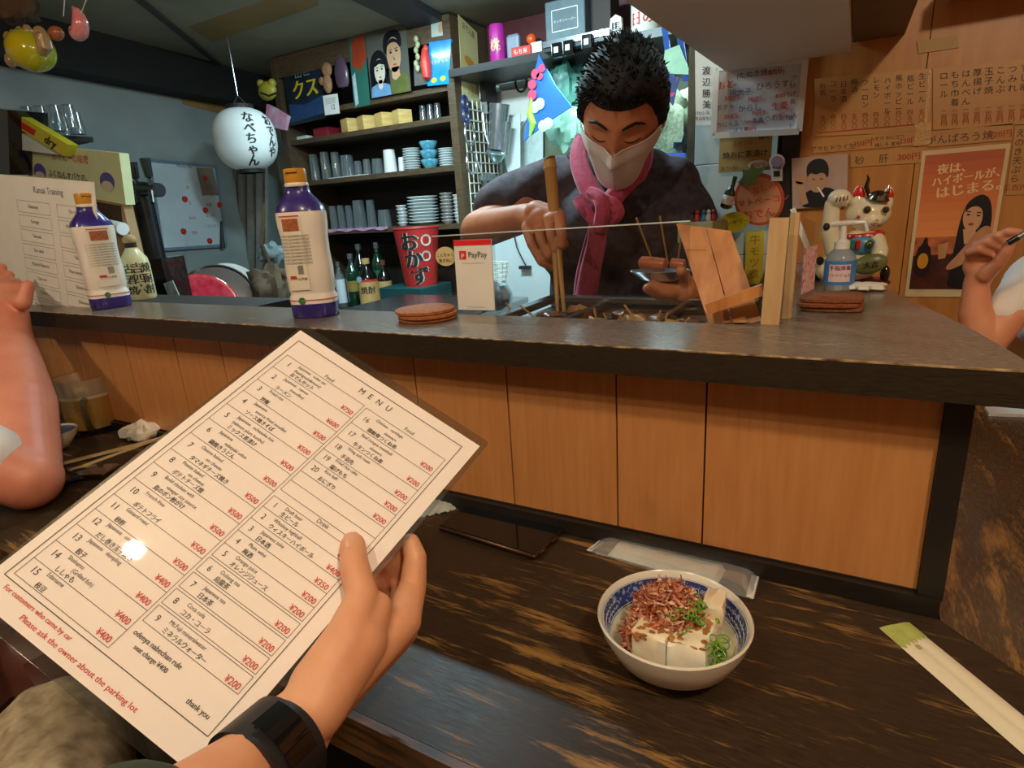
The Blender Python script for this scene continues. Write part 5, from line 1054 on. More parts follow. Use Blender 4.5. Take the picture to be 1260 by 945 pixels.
# ------------------------------------------------------------------ things standing on the ledge
ZT = ZL + .0002
m_milk = mat('milky_bottle', (240, 230, 218), .35, var=.02, coat=.2)
m_purp = mat('indigo_plastic', (56, 42, 128), .25, var=.05, coat=.3)
m_cap = mat('amber_cap', (206, 146, 40), .35, var=.06)
def sauce(px, py, toppx, lab, rz, lp):
    base = P(px, py, z=ZT); d = V((EYE.x - base.x, EYE.y - base.y, 0)).normalized()
    zt = P(*toppx, y=base.y).z; H = zt - ZT; w = H * .165
    t = thing('soy_bottle', (base.x, base.y, ZT), lab, 'bottle'); t.rotation_euler = (0, 0, math.atan2(d.x, -d.y) + rz)
    k = dict(n=32, sy=.78, sq=.9)
    def L(pr, m, nm, par=t, **q): return obj(nm, B().lathe([(r * w, z * H) for r, z in pr], (0, 0, 0), **{**k, **q}), m, par, local=True, smooth=True, auto=50)
    L([(.90, 0), (.97, .012), (.97, .10)], m_purp, 'purple_base')
    bd = L([(.97, .10), (.97, .145), (.90, .165), (.90, .18), (.95, .20), (.96, .35), (.92, .45), (.93, .55), (.99, .63), (1.0, .70), (.98, .725)], m_milk, 'body')
    L([(.985, .722), (.93, .755), (.72, .80), (.52, .84), (.48, .865), (.47, .89)], m_purp, 'shoulder')
    L([(.46, .885), (.48, .89), (.48, .905), (.46, .91)], m_cream, 'neck_ring', sq=0, sy=1)
    L([(.43, .905), (.45, .915), (.45, .985), (.42, 1.0), (1e-6, 1.0)], m_cap, 'flip_cap', sq=0, sy=1)
    b = B(); b.box((0, -.40 * w - .002, .985 * H), (.5 * w, .16 * w, .02 * H)); obj('cap_lip', b, m_cap, t, local=True)
    # front label, slightly proud
    def surf(u, v, e=.0008):
        x = (u - .5) * 1.5 * w; z = (.20 + v * .50) * H if v < 2 else 0
        r = .96 if z / H < .5 else .96 + (z / H - .5) * .18
        a = max(0, 1 - (abs(x) / (r * w)) ** 2.9) ** (1 / 2.9); return V((x, -r * w * .78 * a - e - .0006, z))
    b = B(); b.grid(lambda u, v: surf(lp[0] + u * (lp[1] - lp[0]), v), 12, 8); obj('front_label', b, mat('label_cream', (236, 226, 206), .4, var=.02), t, local=True, smooth=True)
    def put(mt, nm, fnl):
        b = B(); fnl(b); obj(nm, b, mt, t, local=True, kind='stuff')
    def tx(b, s, u, v, size, bold=0):
        vs, fs = glyphs(s, 'CENTER')
        for kk in range(1 + bold): b.add([surf(u + (q.x + kk * .04) * size / (1.5 * w), v + q.y * size / (.50 * H), .0018) for q in vs], fs)
    def rc(b, u0, v0, u1, v1, e=.0016): b.grid(lambda u, v: surf(u0 + (u1 - u0) * u, v0 + (v1 - v0) * v, e), 6, 3)
    a0, a1 = lp; um = (a0 + a1) / 2; du = (a1 - a0)
    put(mat('food_print', (196, 120, 70), .5, ns=300, rgb2=(130, 60, 40)), 'food_picture', lambda b: rc(b, a0 + du * .12, .80, a0 + du * .92, .96))
    def lines(b):
        for i in range(9): tx(b, 'しょうゆ加工品名称保存方法原材', um, .72 - i * .045, w * .095)
        tx(b, 'いつでも新鮮', um, .64 - .5, w * .13)
        for i in range(14): rc(b, a0 + du * (.55 + .02 * i), .22, a0 + du * (.55 + .02 * i + .009), .34)
    put(m_ink, 'small_print', lines)
    put(m_red, 'red_print', lambda b: (rc(b, a0 + du * .1, .16, a0 + du * .42, .20), rc(b, a0, .985, a1, 1.0)))
    b = B()
    for rr, zz in ((.978, .685), (.975, .665), (.99, .125)): b.lathe([(rr * w + .0005, zz * H), (rr * w + .0005, (zz + .006) * H)], (0, 0, 0), **k)
    obj('pink_bands', b, mat('rose_band', (206, 110, 120), .4), t, local=True, kind='stuff')
    b = B(); b.cone((-.25 * w, -.755 * w, .125 * H), (-.25 * w, -.775 * w, .125 * H), .15 * w, .15 * w, 16); obj('green_seal', b, mat('seal_green', (60, 130, 80), .4), t, local=True)
    return t
sauce(390, 388, (361, 208), 'large soy sauce bottle with amber cap standing in the middle of the ledge', -.35, (.05, .62))
sauce(138, 378, (103, 238), 'soy sauce bottle with amber cap standing at the left end of the ledge', .25, (.15, .85))
# cream shochu bottle
c = P(177, 366, z=ZL); c.y = .715; c = V((P(176, 366, y=.79).x, .79, .0)); zt = P(160, 286, y=.79).z
H = .150; z0 = zt - H; c.z = z0
sh = thing('shochu_bottle', c, 'cream ceramic shochu bottle with black brush characters', 'bottle')
r_ = .0295
obj('body', B().lathe([(r_ * .9, 0), (r_, .006), (r_, H * .52), (r_ * .92, H * .62), (r_ * .55, H * .73), (r_ * .38, H * .78), (r_ * .38, H * .84)], c, 32), mat('shochu_ceramic', (226, 214, 160), .3, ns=20, var=.05), sh, smooth=True)
obj('neck_band', B().lathe([(r_ * .42, H * .78), (r_ * .42, H * .85)], c, 20), m_ink, sh, smooth=True)
obj('stopper', B().lathe([(r_ * .45, H * .85), (r_ * .52, H * .88), (r_ * .45, H * .93), (r_ * .2, H * .97), (1e-6, H * .98)], c, 20), mat('cork', (196, 160, 110), .7), sh, smooth=True)
b = B(); A0 = math.atan2(EYE.x - c.x, -(EYE.y - c.y))
for i, ch in enumerate('古酒焼'): wraptext(b, ch, c.x, c.y, lambda z: r_, z0 + H * (.42 - i * .16), A0 - .55, H * .15)
for i, ch in enumerate('吉四六'): wraptext(b, ch, c.x, c.y, lambda z: r_, z0 + H * (.42 - i * .16), A0 + .05, H * .17)
for i, ch in enumerate('焼耐酎'): wraptext(b, ch, c.x, c.y, lambda z: r_, z0 + H * (.42 - i * .16), A0 + .72, H * .16)
obj('lettering', b, m_ink, sh)
# low shelf just behind the ledge that carries the shochu bottle
bh = thing('back_ledge_shelf', (-1.5, .85, z0 - .02), 'narrow dark shelf just behind the bar ledge on the left', 'shelf'); obj('board', B().box((-1.45, .80, z0 - .0105), (.9, .10, .02)), m_cabin, bh)
for x in (-1.85, -1.05): obj('post', B().box((x, .80, (z0 - .72) / 2 - .0105), (.03, .06, .70 + z0)), m_cabin, bh)
# white laminated menu standing on the ledge, left
a = P(38, 375, z=ZT); mY = a.y
f = FP((-30, 213), (116, 224), (-6, 377), mY + .006)
f = Fr(P(-30, 212, y=mY + .02), P(115, 224, y=mY + .02), P(-4, 379, y=mY + .0)); br = P(131, 370, y=mY); 
r2 = thing('standing_menu', f.p(.5, 1), 'white laminated menu standing on the ledge behind the left guest hand', 'menu')
obj('sheet', f.sheet(B(), .0015), m_paper, r2)
b = B(); f.text(b, 'Kansai Training', .64, .10, .06)
nm_ = ['Edamame', 'Karaage', 'Takoyaki', 'Edo salad', 'Mashed Kabocha', 'Yaki nori', 'Yakitori', 'Miso marinated pork', 'Boiled tofu']
for c_ in range(2):
    for i in range(8):
        x0, x1 = (.36, .64) if c_ == 0 else (.70, .97); y0 = .16 + i * .098; y1 = y0 + .078; sh_ = i * .006
        for q in ((x0, y0, x1, y0), (x1, y0, x1, y1), (x1, y1, x0, y1), (x0, y1, x0, y0)): f.line(b, *q, .0007, .0006)
        f.text(b, nm_[(i + c_ * 3) % 9], (x0 + x1) / 2, y0 + .045, .034)
obj('print', b, mat('grey_ink', (120, 120, 124), .6), r2, kind='stuff')
# cork coasters
m_cork = mat('cork_disc', (184, 112, 58), .8, ns=260, rgb2=(136, 74, 34), bump=.3)
def coasters(cx, cy, n, r, lab, grp, m, sq=0):
    for i in range(n):
        z = ZT + i * .0056; pr = [(r * .96, .0002), (r, .0012), (r, .0046), (r * .97, .0054), (1e-6, .0054)]
        obj('coaster', B().lathe(pr, (cx + rnd.uniform(-.004, .004), cy + rnd.uniform(-.003, .003), z), 40, sq=sq), m, label='%s %s' % (['bottom', 'second lowest', 'top'][i if i < n - 1 else 2], lab), cat='coaster', group=grp, smooth=True)
p = P(541, 388, z=ZT); coasters(p.x, .690, 3, .043, 'round cork coaster in the pile in front of the acrylic screen', 'cork coasters by the screen', m_cork)
p = P(1022, 379, z=ZT); coasters(p.x, .862, 3, .036, 'square dark cork coaster in the pile beside the wooden posts', 'square cork coasters by the hand gel', mat('dark_cork', (150, 84, 44), .7, ns=200, rgb2=(110, 58, 28)), 3)
# payment card on a stand
yc = .752
f = Fr(P(558, 296, y=yc), P(604, 294, y=yc), P(564, 381, y=yc)); pc = thing('payment_card_stand', f.p(.5, 1), 'upright white payment card with a red top edge on the ledge', 'sign')
obj('card', f.sheet(B(), .002), m_paper, pc); m_pr = mat('logo_red', (230, 40, 44), .4, var=0)
b = B(); f.sheet(b, .0006, (0, 0, 1, .075), .0007); f.sheet(b, .0006, (.14, .15, .32, .27), .0007); obj('red_print', b, m_pr, pc, kind='stuff')
b = B(); f.text(b, 'P', .23, .26, .11, off=.0012, bold=1); obj('logo_letter', b, m_white, pc)
b = B(); f.text(b, 'PayPay', .63, .245, .115, off=.0009); obj('lettering', b, m_ink, pc)
b = B(); f.line(b, .2, .325, .8, .325, .0004, .0007); f.line(b, .25, .955, .75, .955, .0004, .0007); obj('fine_print', b, mat('grey_ink', (120, 120, 124), .6), pc, kind='stuff')
b = B(); b.prism([f.p(-.06, -.03, -.003), f.p(1.05, -.03, -.003), f.p(1.05, 1.02, -.003), f.p(-.06, 1.02, -.003)], (0, .002, 0)); obj('acrylic_back', b, m_clear, pc)
# acrylic splash screens
ya = .762
zs0 = ZL + .0008
pane = thing('splash_screen', (P(690, 380, y=ya).x, ya, zs0), 'long clear acrylic splash screen in front of the oden pot', 'screen')
tl, tr = P(531, 291, y=ya), P(849, 272, y=ya)
g_ = P(531, 380, y=ya).x
b = B(); b.prism([V((tl.x, ya, tl.z)), V((tr.x, ya, tr.z)), V((tr.x + .0, ya, .2405)), V((tl.x, ya, .2405))], (0, .003, 0)); obj('pane', b, m_clear, pane)
b = B(); b.beam(V((tl.x, ya + .001, tl.z)), V((tr.x, ya + .001, tr.z)), .0022, .0016); obj('polished_edge', b, mat('acrylic_edge', (200, 210, 206), .2, var=0), pane)
b = B(); b.box(((tl.x + tr.x) / 2, ya + .0015, .235), (tr.x - tl.x, .02, .010)); obj('foot_rail', b, m_clear, pane)
f = FP((533, 297), (559, 295), (537, 328), ya - .001); ss = thing('oval_sticker', f.p(.5, 1), 'cream oval sticker with small writing on the screen corner', 'sticker')
b = B(); f.oval(b, .5, .62, .48, .38); obj('disc', b, mat('sticker_cream', (232, 216, 160), .5), ss)
b = B(); f.text(b, 'こんちゃく', .5, .62, .17, off=.001); f.text(b, '焼きおに', .5, .84, .17, off=.001); obj('lettering', b, m_ink, ss)
# ------------------------------------------------------------------ oden pot
oz = .255
x0, x1 = P(600, 384, y=.80).x, P(905, 384, y=.80).x
pot = thing('oden_pot', ((x0 + x1) / 2, .93, -.0), 'steel oden cooker full of broth with skewers standing in it', 'cooker')
zr = .246
for nm, c, s in (('rim', ((x0 + x1) / 2, .795, zr), (x1 - x0, .022, .012)), ('rim', ((x0 + x1) / 2, 1.02, zr), (x1 - x0, .022, .012)), ('rim', (x0 + .01, .9075, zr), (.02, .203, .012)), ('rim', (x1 - .01, .9075, zr), (.02, .203, .012)), ('divider', (x0 + .12, .9075, zr - .004), (.008, .203, .012)), ('divider', (x0 + .26, .9075, zr - .004), (.008, .203, .012))): obj(nm, B().box(c, s, bev=.002), m_steel, pot)
obj('tank', B().box(((x0 + x1) / 2, .9075, .09), (x1 - x0 - .004, .244, .28)), m_steel, pot)
obj('stand', B().box(((x0 + x1) / 2, .9075, -.385), (x1 - x0 - .06, .20, .67)), m_cabin, pot)
obj('broth', B().box(((x0 + x1) / 2, .9075, .2315), (x1 - x0 - .04, .2, .004)), mat('broth', (110, 66, 30), .06, coat=.6, ns=14, rgb2=(70, 40, 18)), pot)
for i, (xa_, ya_, xb_, yb_) in enumerate(((731, 379, 734, 394), (743, 385, 746, 393), (766, 386, 761, 393), (768, 375, 784, 396), (813, 382, 807, 397), (822, 385, 816, 397), (848, 391, 843, 397), (808, 390, 812, 397), (622, 372, 634, 390), (640, 376, 656, 389))):
    yy = .815 + .03 * (i % 3); a, c = P(xa_, ya_, y=yy), P(xb_, yb_, y=yy); d = (c - a).normalized(); c = a + d * ((.232 - a.z) / d.z) if d.z < -.1 else c
    b = B(); b.cone(a, c, .0016, .0014, 6); obj('skewer', b, m_bamboo, label='%s bamboo skewer standing in the oden broth counted from the left' % ['third', 'fourth', 'fifth', 'sixth', 'seventh', 'eighth', 'tenth', 'ninth', 'first', 'second'][i], cat='skewer', group='skewers in the oden cooker')
r = random.Random(9)
for i in range(9):
    x = x0 + .05 + (x1 - x0 - .1) * (i + .2 + .6 * r.random()) / 9; obj('oden_piece', crump(V((x, .84 + r.random() * .13, .236)), .016, 50 + i, 6, .6), mat('oden_tan' if i % 2 else 'oden_dark', (196, 140, 80) if i % 2 else (120, 70, 36), .3), label='%s piece of simmered oden, %s from the left in the broth' % ('pale tan' if i % 2 else 'dark brown', ['first', 'second', 'third', 'fourth', 'fifth', 'sixth', 'seventh', 'eighth', 'ninth'][i]), cat='oden', group='oden in the broth', smooth=True)
# ------------------------------------------------------------------ wooden board easel and acrylic box frame
m_brd = mat('honey_board', (206, 140, 80), .45, ns=8, stretch=(8, 8, 1.2), rgb2=(176, 106, 52))
ye = .80
E4 = lambda x, y, yy=ye: P(x, y, y=yy)
ea = thing('wooden_easel', E4(905, 397, .79), 'leaning easel of two honey coloured boards with a cross ledge', 'easel')
def plank(pts, y0, y1, th, m, nm, par):
    v = [P(a, c, y=(y0 if i < 2 else y1)) for i, (a, c) in enumerate(pts)]; n_ = (v[1] - v[0]).cross(v[3] - v[0]).normalized()
    if n_.y < 0: n_ = -n_
    return obj(nm, B().prism(v, n_ * th), m, par)
plank([(832, 275), (868, 280), (900, 397), (872, 398)], .83, .775, .008, m_brd, 'board', ea)
plank([(869, 280), (899, 284), (938, 397), (902, 397)], .83, .775, .008, m_brd, 'board', ea)
b = B(); b.beam(P(871, 380, y=.757), P(939, 356, y=.757), .014, .013); obj('cross_ledge', b, m_brd, ea)
fm = thing('acrylic_box_frame', P(960, 397, y=.76), 'two pale timber posts holding clear acrylic panes', 'stand')
b = B(); b.beam(P(960, 268, y=.748), P(948, 399, y=.748), .020, .014, up=(0, 1, 0)); obj('post', b, mat('raw_timber', (206, 172, 126), .6, ns=12, stretch=(6, 6, 1), rgb2=(184, 146, 100)), fm)
b = B(); b.beam(P(979, 262, y=.79), P(968, 394, y=.79), .010, .012, up=(0, 1, 0)); obj('post', b, MATS['raw_timber'], fm)
v = [P(944, 262, y=.742), P(986, 262, y=.742)]; zt = v[0].z
b = B(); b.prism([V((v[0].x, .742, zt)), V((v[1].x - .006, .742, zt)), V((v[1].x - .006, .742, ZT + .0005)), V((v[0].x, .742, ZT + .0005))], (0, .002, 0)); obj('pane', b, m_clear, fm)
xa1, xa2 = P(984, 330, y=.80).x, P(1000, 330, y=.85).x
b = B(); b.prism([V((xa1, .80, zt - .01)), V((xa2, .86, zt - .02)), V((xa2, .86, ZT + .0005)), V((xa1, .80, ZT + .0005))], (.002, 0, 0)); obj('pane', b, m_clear, fm)
f = Fr(V((xa1 + .003, .803, zt - .045)), V((xa2 + .002, .857, zt - .046)), V((xa1 + .003, .803, zt - .10))); obj('sticker', f.sheet(B(), .0006, off=.001), mat('pink_white_sheet', (226, 190, 190), .4, ns=200, rgb2=(196, 90, 100), vthr=(.4, .5)), fm)
obj('small_white_board', B().prism([P(978, 255, y=1.2), P(1016, 350, y=1.15), P(1008, 352, y=1.15), P(972, 258, y=1.2)], (0, .006, 0)), m_paper, label='thin pale slat leaning left of the cat figurine', cat='slat')
# ------------------------------------------------------------------ hand gel bottle
p = P(1031, 357, z=ZT); gc = V((p.x, p.y, ZT)); s = .00132 * .88
gb = thing('hand_gel_bottle', gc, 'clear pump bottle of hand gel with a blue label', 'bottle')
Hh = P(1028, 305, y=gc.y).z - ZT; rg = .0205
obj('body', B().lathe([(rg * .9, 0), (rg, .003), (rg, Hh * .72), (rg * .92, Hh * .84), (rg * .5, Hh * .98), (rg * .42, Hh)], gc, 28), mat('gel_clear', (206, 216, 222), .12, trans=.6, var=.02), gb, smooth=True)
obj('blue_label', B().lathe([(rg * 1.02, Hh * .16), (rg * 1.02, Hh * .72)], gc, 28), mat('label_blue', (60, 130, 200), .4, var=.03), gb, smooth=True)
A0 = math.atan2(EYE.x - gc.x, -(EYE.y - gc.y))
b = B()
for j in range(5):
    a0 = A0 - .7; b.add([(gc.x + (rg * 1.05) * math.sin(a0 + i * .28 + 0), gc.y - (rg * 1.05) * math.cos(a0 + i * .28), ZT + Hh * (.24 + .4 * k_)) for k_ in (0, 1) for i in (j, j + 1)], [(0, 1, 3, 2)])
obj('pale_panel', b, mat('label_pink', (226, 196, 200), .5, var=.02), gb)
b = B(); wraptext(b, '手指消毒', gc.x, gc.y, lambda z: rg * 1.06, ZT + Hh * .52, A0, .0075, .0004, 1); wraptext(b, 'ハンドジェル', gc.x, gc.y, lambda z: rg * 1.06, ZT + Hh * .36, A0, .0055, .0004, 0); obj('lettering', b, mat('label_purple', (120, 70, 120), .5), gb)
b = B(); b.lathe([(rg * .5, Hh * .98), (rg * .5, Hh * 1.14), (rg * .25, Hh * 1.2), (rg * .18, Hh * 1.5), (1e-6, Hh * 1.5)], gc, 20); pu = obj('pump', b, m_white, gb, smooth=True)
top = gc + V((0, 0, Hh * 1.52)); b = B(); b.tube([top + V((-.016, 0, .002)), top + V((.012, 0, .003)), top + V((.026, 0, .003)), top + V((.030, 0, -.010))], [.004, .0035, .003, .0025], 8); obj('nozzle', b, m_white, pu, smooth=True)
p = P(1062, 356, z=ZT); obj('white_saucer', crump(V((p.x, p.y - .01, ZT + .006)), .021, 77, 9, .22), m_paper, label='small crumpled white cloth beside the hand gel', cat='cloth', smooth=True)
# ------------------------------------------------------------------ lucky cat
cy_ = 1.135; K = (P(1100, 300, y=cy_) - P(1000, 300, y=cy_)).length / 100
def cp(x, y, dy=0): return P(x, y, y=cy_ + dy)
cat_ = thing('lucky_cat', V((cp(1050, 345).x, cy_, ZT)), 'white beckoning cat figurine with a red collar and raised paw', 'figurine')
m_cat = mat('cat_glaze', (234, 226, 196), .18, var=.02, coat=.6)
k = K
hc = cp(1068, 263)
parts = [('e', hc, (28 * k, 23 * k, 22 * k)), ('e', hc + V((4 * k, -15 * k, -8 * k)), (15 * k, 10 * k, 10 * k)), ('e', cp(1054, 318), (31 * k, 26 * k, 34 * k)), ('e', cp(1036, 334), (33 * k, 28 * k, 23 * k)), ('e', cp(1060, 294), (24 * k, 18 * k, 13 * k)),
         ('c', cp(1030, 312, .0), cp(1021, 285, -.006), 15 * k, 12 * k), ('c', cp(1021, 285, -.006), cp(1024, 252, -.008), 12 * k, 10 * k), ('e', cp(1033, 244, -.012), (15 * k, 12 * k, 12.5 * k)), ('c', cp(1078, 297, -.015), cp(1083, 308, -.03), 12 * k, 10 * k), ('e', cp(1082, 312, -.034), (10 * k, 9 * k, 9 * k)),
         ('e', cp(1016, 330, -.02), (14 * k, 14 * k, 17 * k))]
parts += [('c', cp(1055, 250), cp(1057, 234), 11 * k, 6 * k), ('c', cp(1090, 250), cp(1094, 234), 9 * k, 5 * k)]
obj('body', blob(parts, .0014, 6), m_cat, cat_, smooth=True, auto=0)
m_er = mat('ear_red', (206, 20, 30), .3, var=.03)
for (x, y), w in (((1057, 237), 7), ((1094, 238), 5.5)):
    b = B(); b.lathe([(w * k, -w * k * .9), (w * k * 1.02, -w * .2 * k), (w * k * .6, w * .9 * k), (1e-6, w * 1.25 * k)], cp(x, y, -.0065), 14, sy=.35); obj('ear_lining', b, m_er, cat_, smooth=True)
for x, y, w, dy in ((1067, 258, 5, -.0270), (1090, 258, 4.6, -.0255)):
    b = B(); b.ball(cp(x, y, dy), (w * k, 2 * k, w * 1.05 * k), 10); e_ = obj('eye', b, mat('eye_gold', (206, 160, 60), .2), cat_, smooth=True); b = B(); b.ball(cp(x, y, dy - 1.3 * k), (w * .8 * k, 1.5 * k, w * .85 * k), 10); obj('pupil', b, m_ink, e_, smooth=True)
b = B(); b.ball(cp(1079, 271, -.036), (2.4 * k, 2 * k, 1.6 * k), 6); obj('nose', b, mat('nose_pink', (216, 150, 110), .4), cat_, smooth=True)
b = B(); b.tube([cp(1071, 275, -.031), cp(1075, 278, -.034), cp(1079, 275, -.036), cp(1083, 278, -.034), cp(1086, 276, -.030)], .6 * k, 5); obj('mouth', b, mat('mouth_brown', (120, 70, 50), .5), cat_)
b = B(); b.ball(cp(1056, 267, -.0265), (2.2 * k, 1.2 * k, 2.2 * k), 8); obj('cheek_dot', b, m_er, cat_, smooth=True)
b = B(); 
for i in range(4): b.tube([cp(1029 + 4.4 * i, 249 - .8 * i, -.030), cp(1030.5 + 4.2 * i, 243 - .8 * i, -.0305)], .8 * k, 5)
obj('claws', b, mat('claw_brown', (96, 66, 40), .5), cat_, kind='stuff')
b = B(); b.tube([cp(1063, 289, 0) + V((math.cos(q) * 22 * k, math.sin(q) * 21 * k, 1.5 * k * math.cos(q))) for q in [j * PI / 14 for j in range(28)]], 3.6 * k, 8, True); obj('collar', b, m_er, cat_, smooth=True)
b = B()
for q in (-2.3, -1.75, -1.2, -.75): b.ball(cp(1063, 289, 0) + V((math.cos(q) * 25 * k, math.sin(q) * 24 * k, 0)), 1.6 * k, 6)
obj('collar_flowers', b, m_white, cat_, kind='stuff')
b = B(); b.ball(cp(1060, 302, -.030), (18 * k, 7 * k, 12 * k), 12); bib = obj('bib', b, mat('bib_blue', (90, 158, 196), .3), cat_, smooth=True)
b = B(); b.box(cp(1056, 301, -.041), (5 * k, 2 * k, 12 * k), bev=.8 * k); obj('red_stripe', b, m_er, bib)
b = B(); b.box(cp(1049, 301, -.040), (5 * k, 2 * k, 12 * k), bev=.8 * k); obj('green_stripe', b, mat('stripe_green', (30, 120, 84), .4), bib)
b = B(); b.ball(cp(1070, 301, -.042), (5 * k, 4 * k, 6 * k), 8); obj('bell', b, mat('bell_dark', (90, 96, 50), .3, .6), cat_, smooth=True)
for x, y, w, dy in ((1017, 279, 4.4, -.0195), (1009, 321, 5, -.036)): b = B(); b.ball(cp(x, y, dy), (w * k, 3.0 * k, w * 1.2 * k), 8); obj('spot', b, m_ink, cat_, smooth=True)
kb = thing('coin_bowl', V((cp(1066, 330).x, cy_ - .05, ZT)), 'dark green oval coin bowl held against the cat front', 'bowl')
b = B(); b.ball(cp(1070, 325, -.052), (21 * k, 7 * k, 13 * k), 12, rot=(0, -.25, 0)); obj('oval', b, mat('koban_green', (116, 122, 70), .35, ns=20), kb, smooth=True)
b = B(); text(b, '大吉', cp(1071, 329, -.052 - 8.5 * k), (1, 0, .1), (0, 0, 1), 9 * k, bold=2); obj('lettering', b, m_ink, kb)
ht = thing('helmet_ornament', cp(1078, 245, -.01), 'tiny silver samurai helmet ornament on the cat head', 'ornament')
b = B(); b.lathe([(13 * k, 0), (11 * k, 4 * k), (9 * k, 9 * k), (4 * k, 12 * k), (1e-6, 12.5 * k)], cp(1080, 246, -.014), 16, sq=1.2, rot=(.1, .15, .5)); obj('bowl', b, mat('dark_silver', (150, 146, 136), .18, 1), ht, smooth=True)
b = B(); b.tube([cp(1070, 243, -.012), cp(1066, 230, -.012), cp(1069, 220, -.012), cp(1067, 215, -.012)], [2.4 * k, 3 * k, 2 * k, .5 * k], 8); b.tube([cp(1088, 240, -.012), cp(1093, 236, -.012), cp(1094, 228, -.012)], [2 * k, 2 * k, .5 * k], 8); obj('horn', b, mbl, ht, smooth=True)
cu = thing('cushion', V((cp(1050, 345).x, cy_, ZT)), 'dark red lacquered stand below the lucky cat', 'stand')
b = B(); b.ball(cp(1052, 347), (44 * k, 26 * k, 9 * k), 10); obj('pad', b, mat('dark_red_pad', (92, 32, 24), .25, ns=30), cu, smooth=True); b = B(); b.ball(cp(1089, 337, -.01), (6 * k, 5 * k, 12 * k), 8); b.ball(cp(1004, 343, -.01), (7 * k, 5 * k, 9 * k), 8); obj('carved_end', b, mbl, cu, smooth=True)
# ------------------------------------------------------------------ partition wall items
m_tape = glass('clear_tape', (250, 246, 236), .35, .1, .2)
YP1 = WY - .002
f = FP((855, 58), (886, 56), (856, 154), YP1); nt = thing('name_notice', f.p(.5, 1), 'white notice with a vertical name on the tiled pillar', 'notice'); obj('sheet', f.sheet(B(), .001), m_paper, nt)
b = B(); f.text(b, '渡辺勝美', .45, .20, .115, vert=True, gap=1.25, bold=1); f.text(b, '(社)山 梨', .3, .86, .05, bold=0); f.text(b, '食品衛生協', .35, .93, .05); obj('lettering', b, m_ink, nt)
f = FP((882, 84), (991, 73), (878, 167), YP1 - .02); wb = thing('price_whiteboard', f.p(.5, 1), 'framed whiteboard of handwritten prices hung under the soffit', 'whiteboard')
obj('sheet', f.sheet(B(), .008), mat('board_bluewhite', (206, 214, 222), .2, var=.02), wb)
for q in (((0, 0), (1, 0)), ((1, 0), (1, 1)), ((1, 1), (0, 1)), ((0, 1), (0, 0))): b = B(); b.beam(f.p(*q[0], .001), f.p(*q[1], .001), .005, .012); obj('frame_rail', b, m_white, wb)
bl = mat('marker_blue', (70, 80, 100), .5)
b = B(); 
for t, x, y, s, tl in (('(たぬき焼', .42, .17, .105, 3), ('いか)', .70, .17, .10, 3), ('明太子', .30, .42, .11, 2), ('いわし', .28, .38, .06, 2), ('ひろうす(', .68, .36, .12, 2), ('ポテト', .13, .62, .1, 3), ('からし', .42, .66, .12, 2), ('モチ', .2, .3, .07, 0), ('とりにら玉 ソース焼', .28, .86, .085, 3), ('あたりめ生もみじ', .75, .82, .095, 3), ('ごぼう巻', .30, .96, .08, 3)): f.text(b, t, x, y, s, tilt=tl)
f.text(b, 'クネげ長(金)', .90, .16, .085, vert=True, gap=1.3); obj('black_writing', b, bl, wb)
b = B(); 
for t, x, y, s in (('500円', .66, .16, .10), ('おと', .12, .30, .13), ('500円', .2, .48, .09), ('380円', .47, .52, .085), ('400円', .78, .50, .085), ('350円', .2, .75, .085), ('350円', .52, .72, .08), ('生姜', .76, .66, .12), ('450円', .76, .77, .07), ('350円', .44, .85, .07), ('450円', .44, .95, .07)): f.text(b, t, x, y, s, tilt=3, bold=1)
obj('red_writing', b, m_red, wb, kind='stuff')
f = FP((886, 167), (951, 161), (884, 213), YP1 - .006); yp = thing('tea_rice_sign', f.p(.5, 1), 'kraft paper sign for grilled rice ball tea under the whiteboard', 'sign'); obj('sheet', f.sheet(B(), .001), mat('kraft_paper', (190, 164, 96), .6, ns=10), yp)
b = B(); f.text(b, '焼おに茶漬け', .50, .62, .20, bold=1); f.text(b, 'おかか', .2, .95, .16); f.text(b, '梅干', .85, .2, .15); obj('lettering', b, m_ink, yp)
b = B(); f.text(b, '人気です', .45, .30, .13); obj('red_lettering', b, mat('dull_orange', (190, 96, 60), .6), yp)
f = FP((920, 198), (945, 196), (920, 209), YP1 - .011); pt = thing('price_tag', f.p(.5, 1), 'small white price tag with red numbers on the kraft sign', 'tag'); b = B(); f.oval(b, .5, .5, .52, .52); obj('disc', b, m_paper, pt); b = B(); f.text(b, '600円', .5, .75, .62, off=.001); obj('red_lettering', b, m_red, pt)
tm = thing('tomato_sign', P(936, 276, y=YP1 - .03), 'round orange tomato shaped sign with a green leaf', 'sign')
f = FP((902, 210), (966, 208), (903, 278), YP1 - .03)
b = B(); f.oval(b, .5, .52, .49, .47, 0, .006, 32); obj('tomato_disc', b, mat('tomato_orange', (206, 92, 50), .4, ns=4, rgb2=(190, 70, 40)), tm)
b = B(); f.oval(b, .5, .53, .43, .41, .0006, .0005, 32); obj('inner_disc', b, mat('tomato_pale', (222, 150, 104), .4), tm)
b = B(); f.poly(b, [(.06, .24), (.22, .10), (.16, -.04), (.32, .02), (.38, -.14), (.46, .0), (.66, -.08), (.56, .08), (.46, .12), (.44, .30), (.34, .20), (.26, .36), (.24, .2)], .003, .003); obj('leaf', b, mat('leaf_olive', (96, 124, 60), .5), tm)
b = B(); f.text(b, 'だしみ', .62, .36, .14, tilt=14); f.text(b, 'トマトベーコン', .5, .60, .15, tilt=8, bold=1); f.text(b, 'おでん', .50, .84, .19, tilt=8, bold=1); obj('red_lettering', b, m_red, tm, kind='stuff')
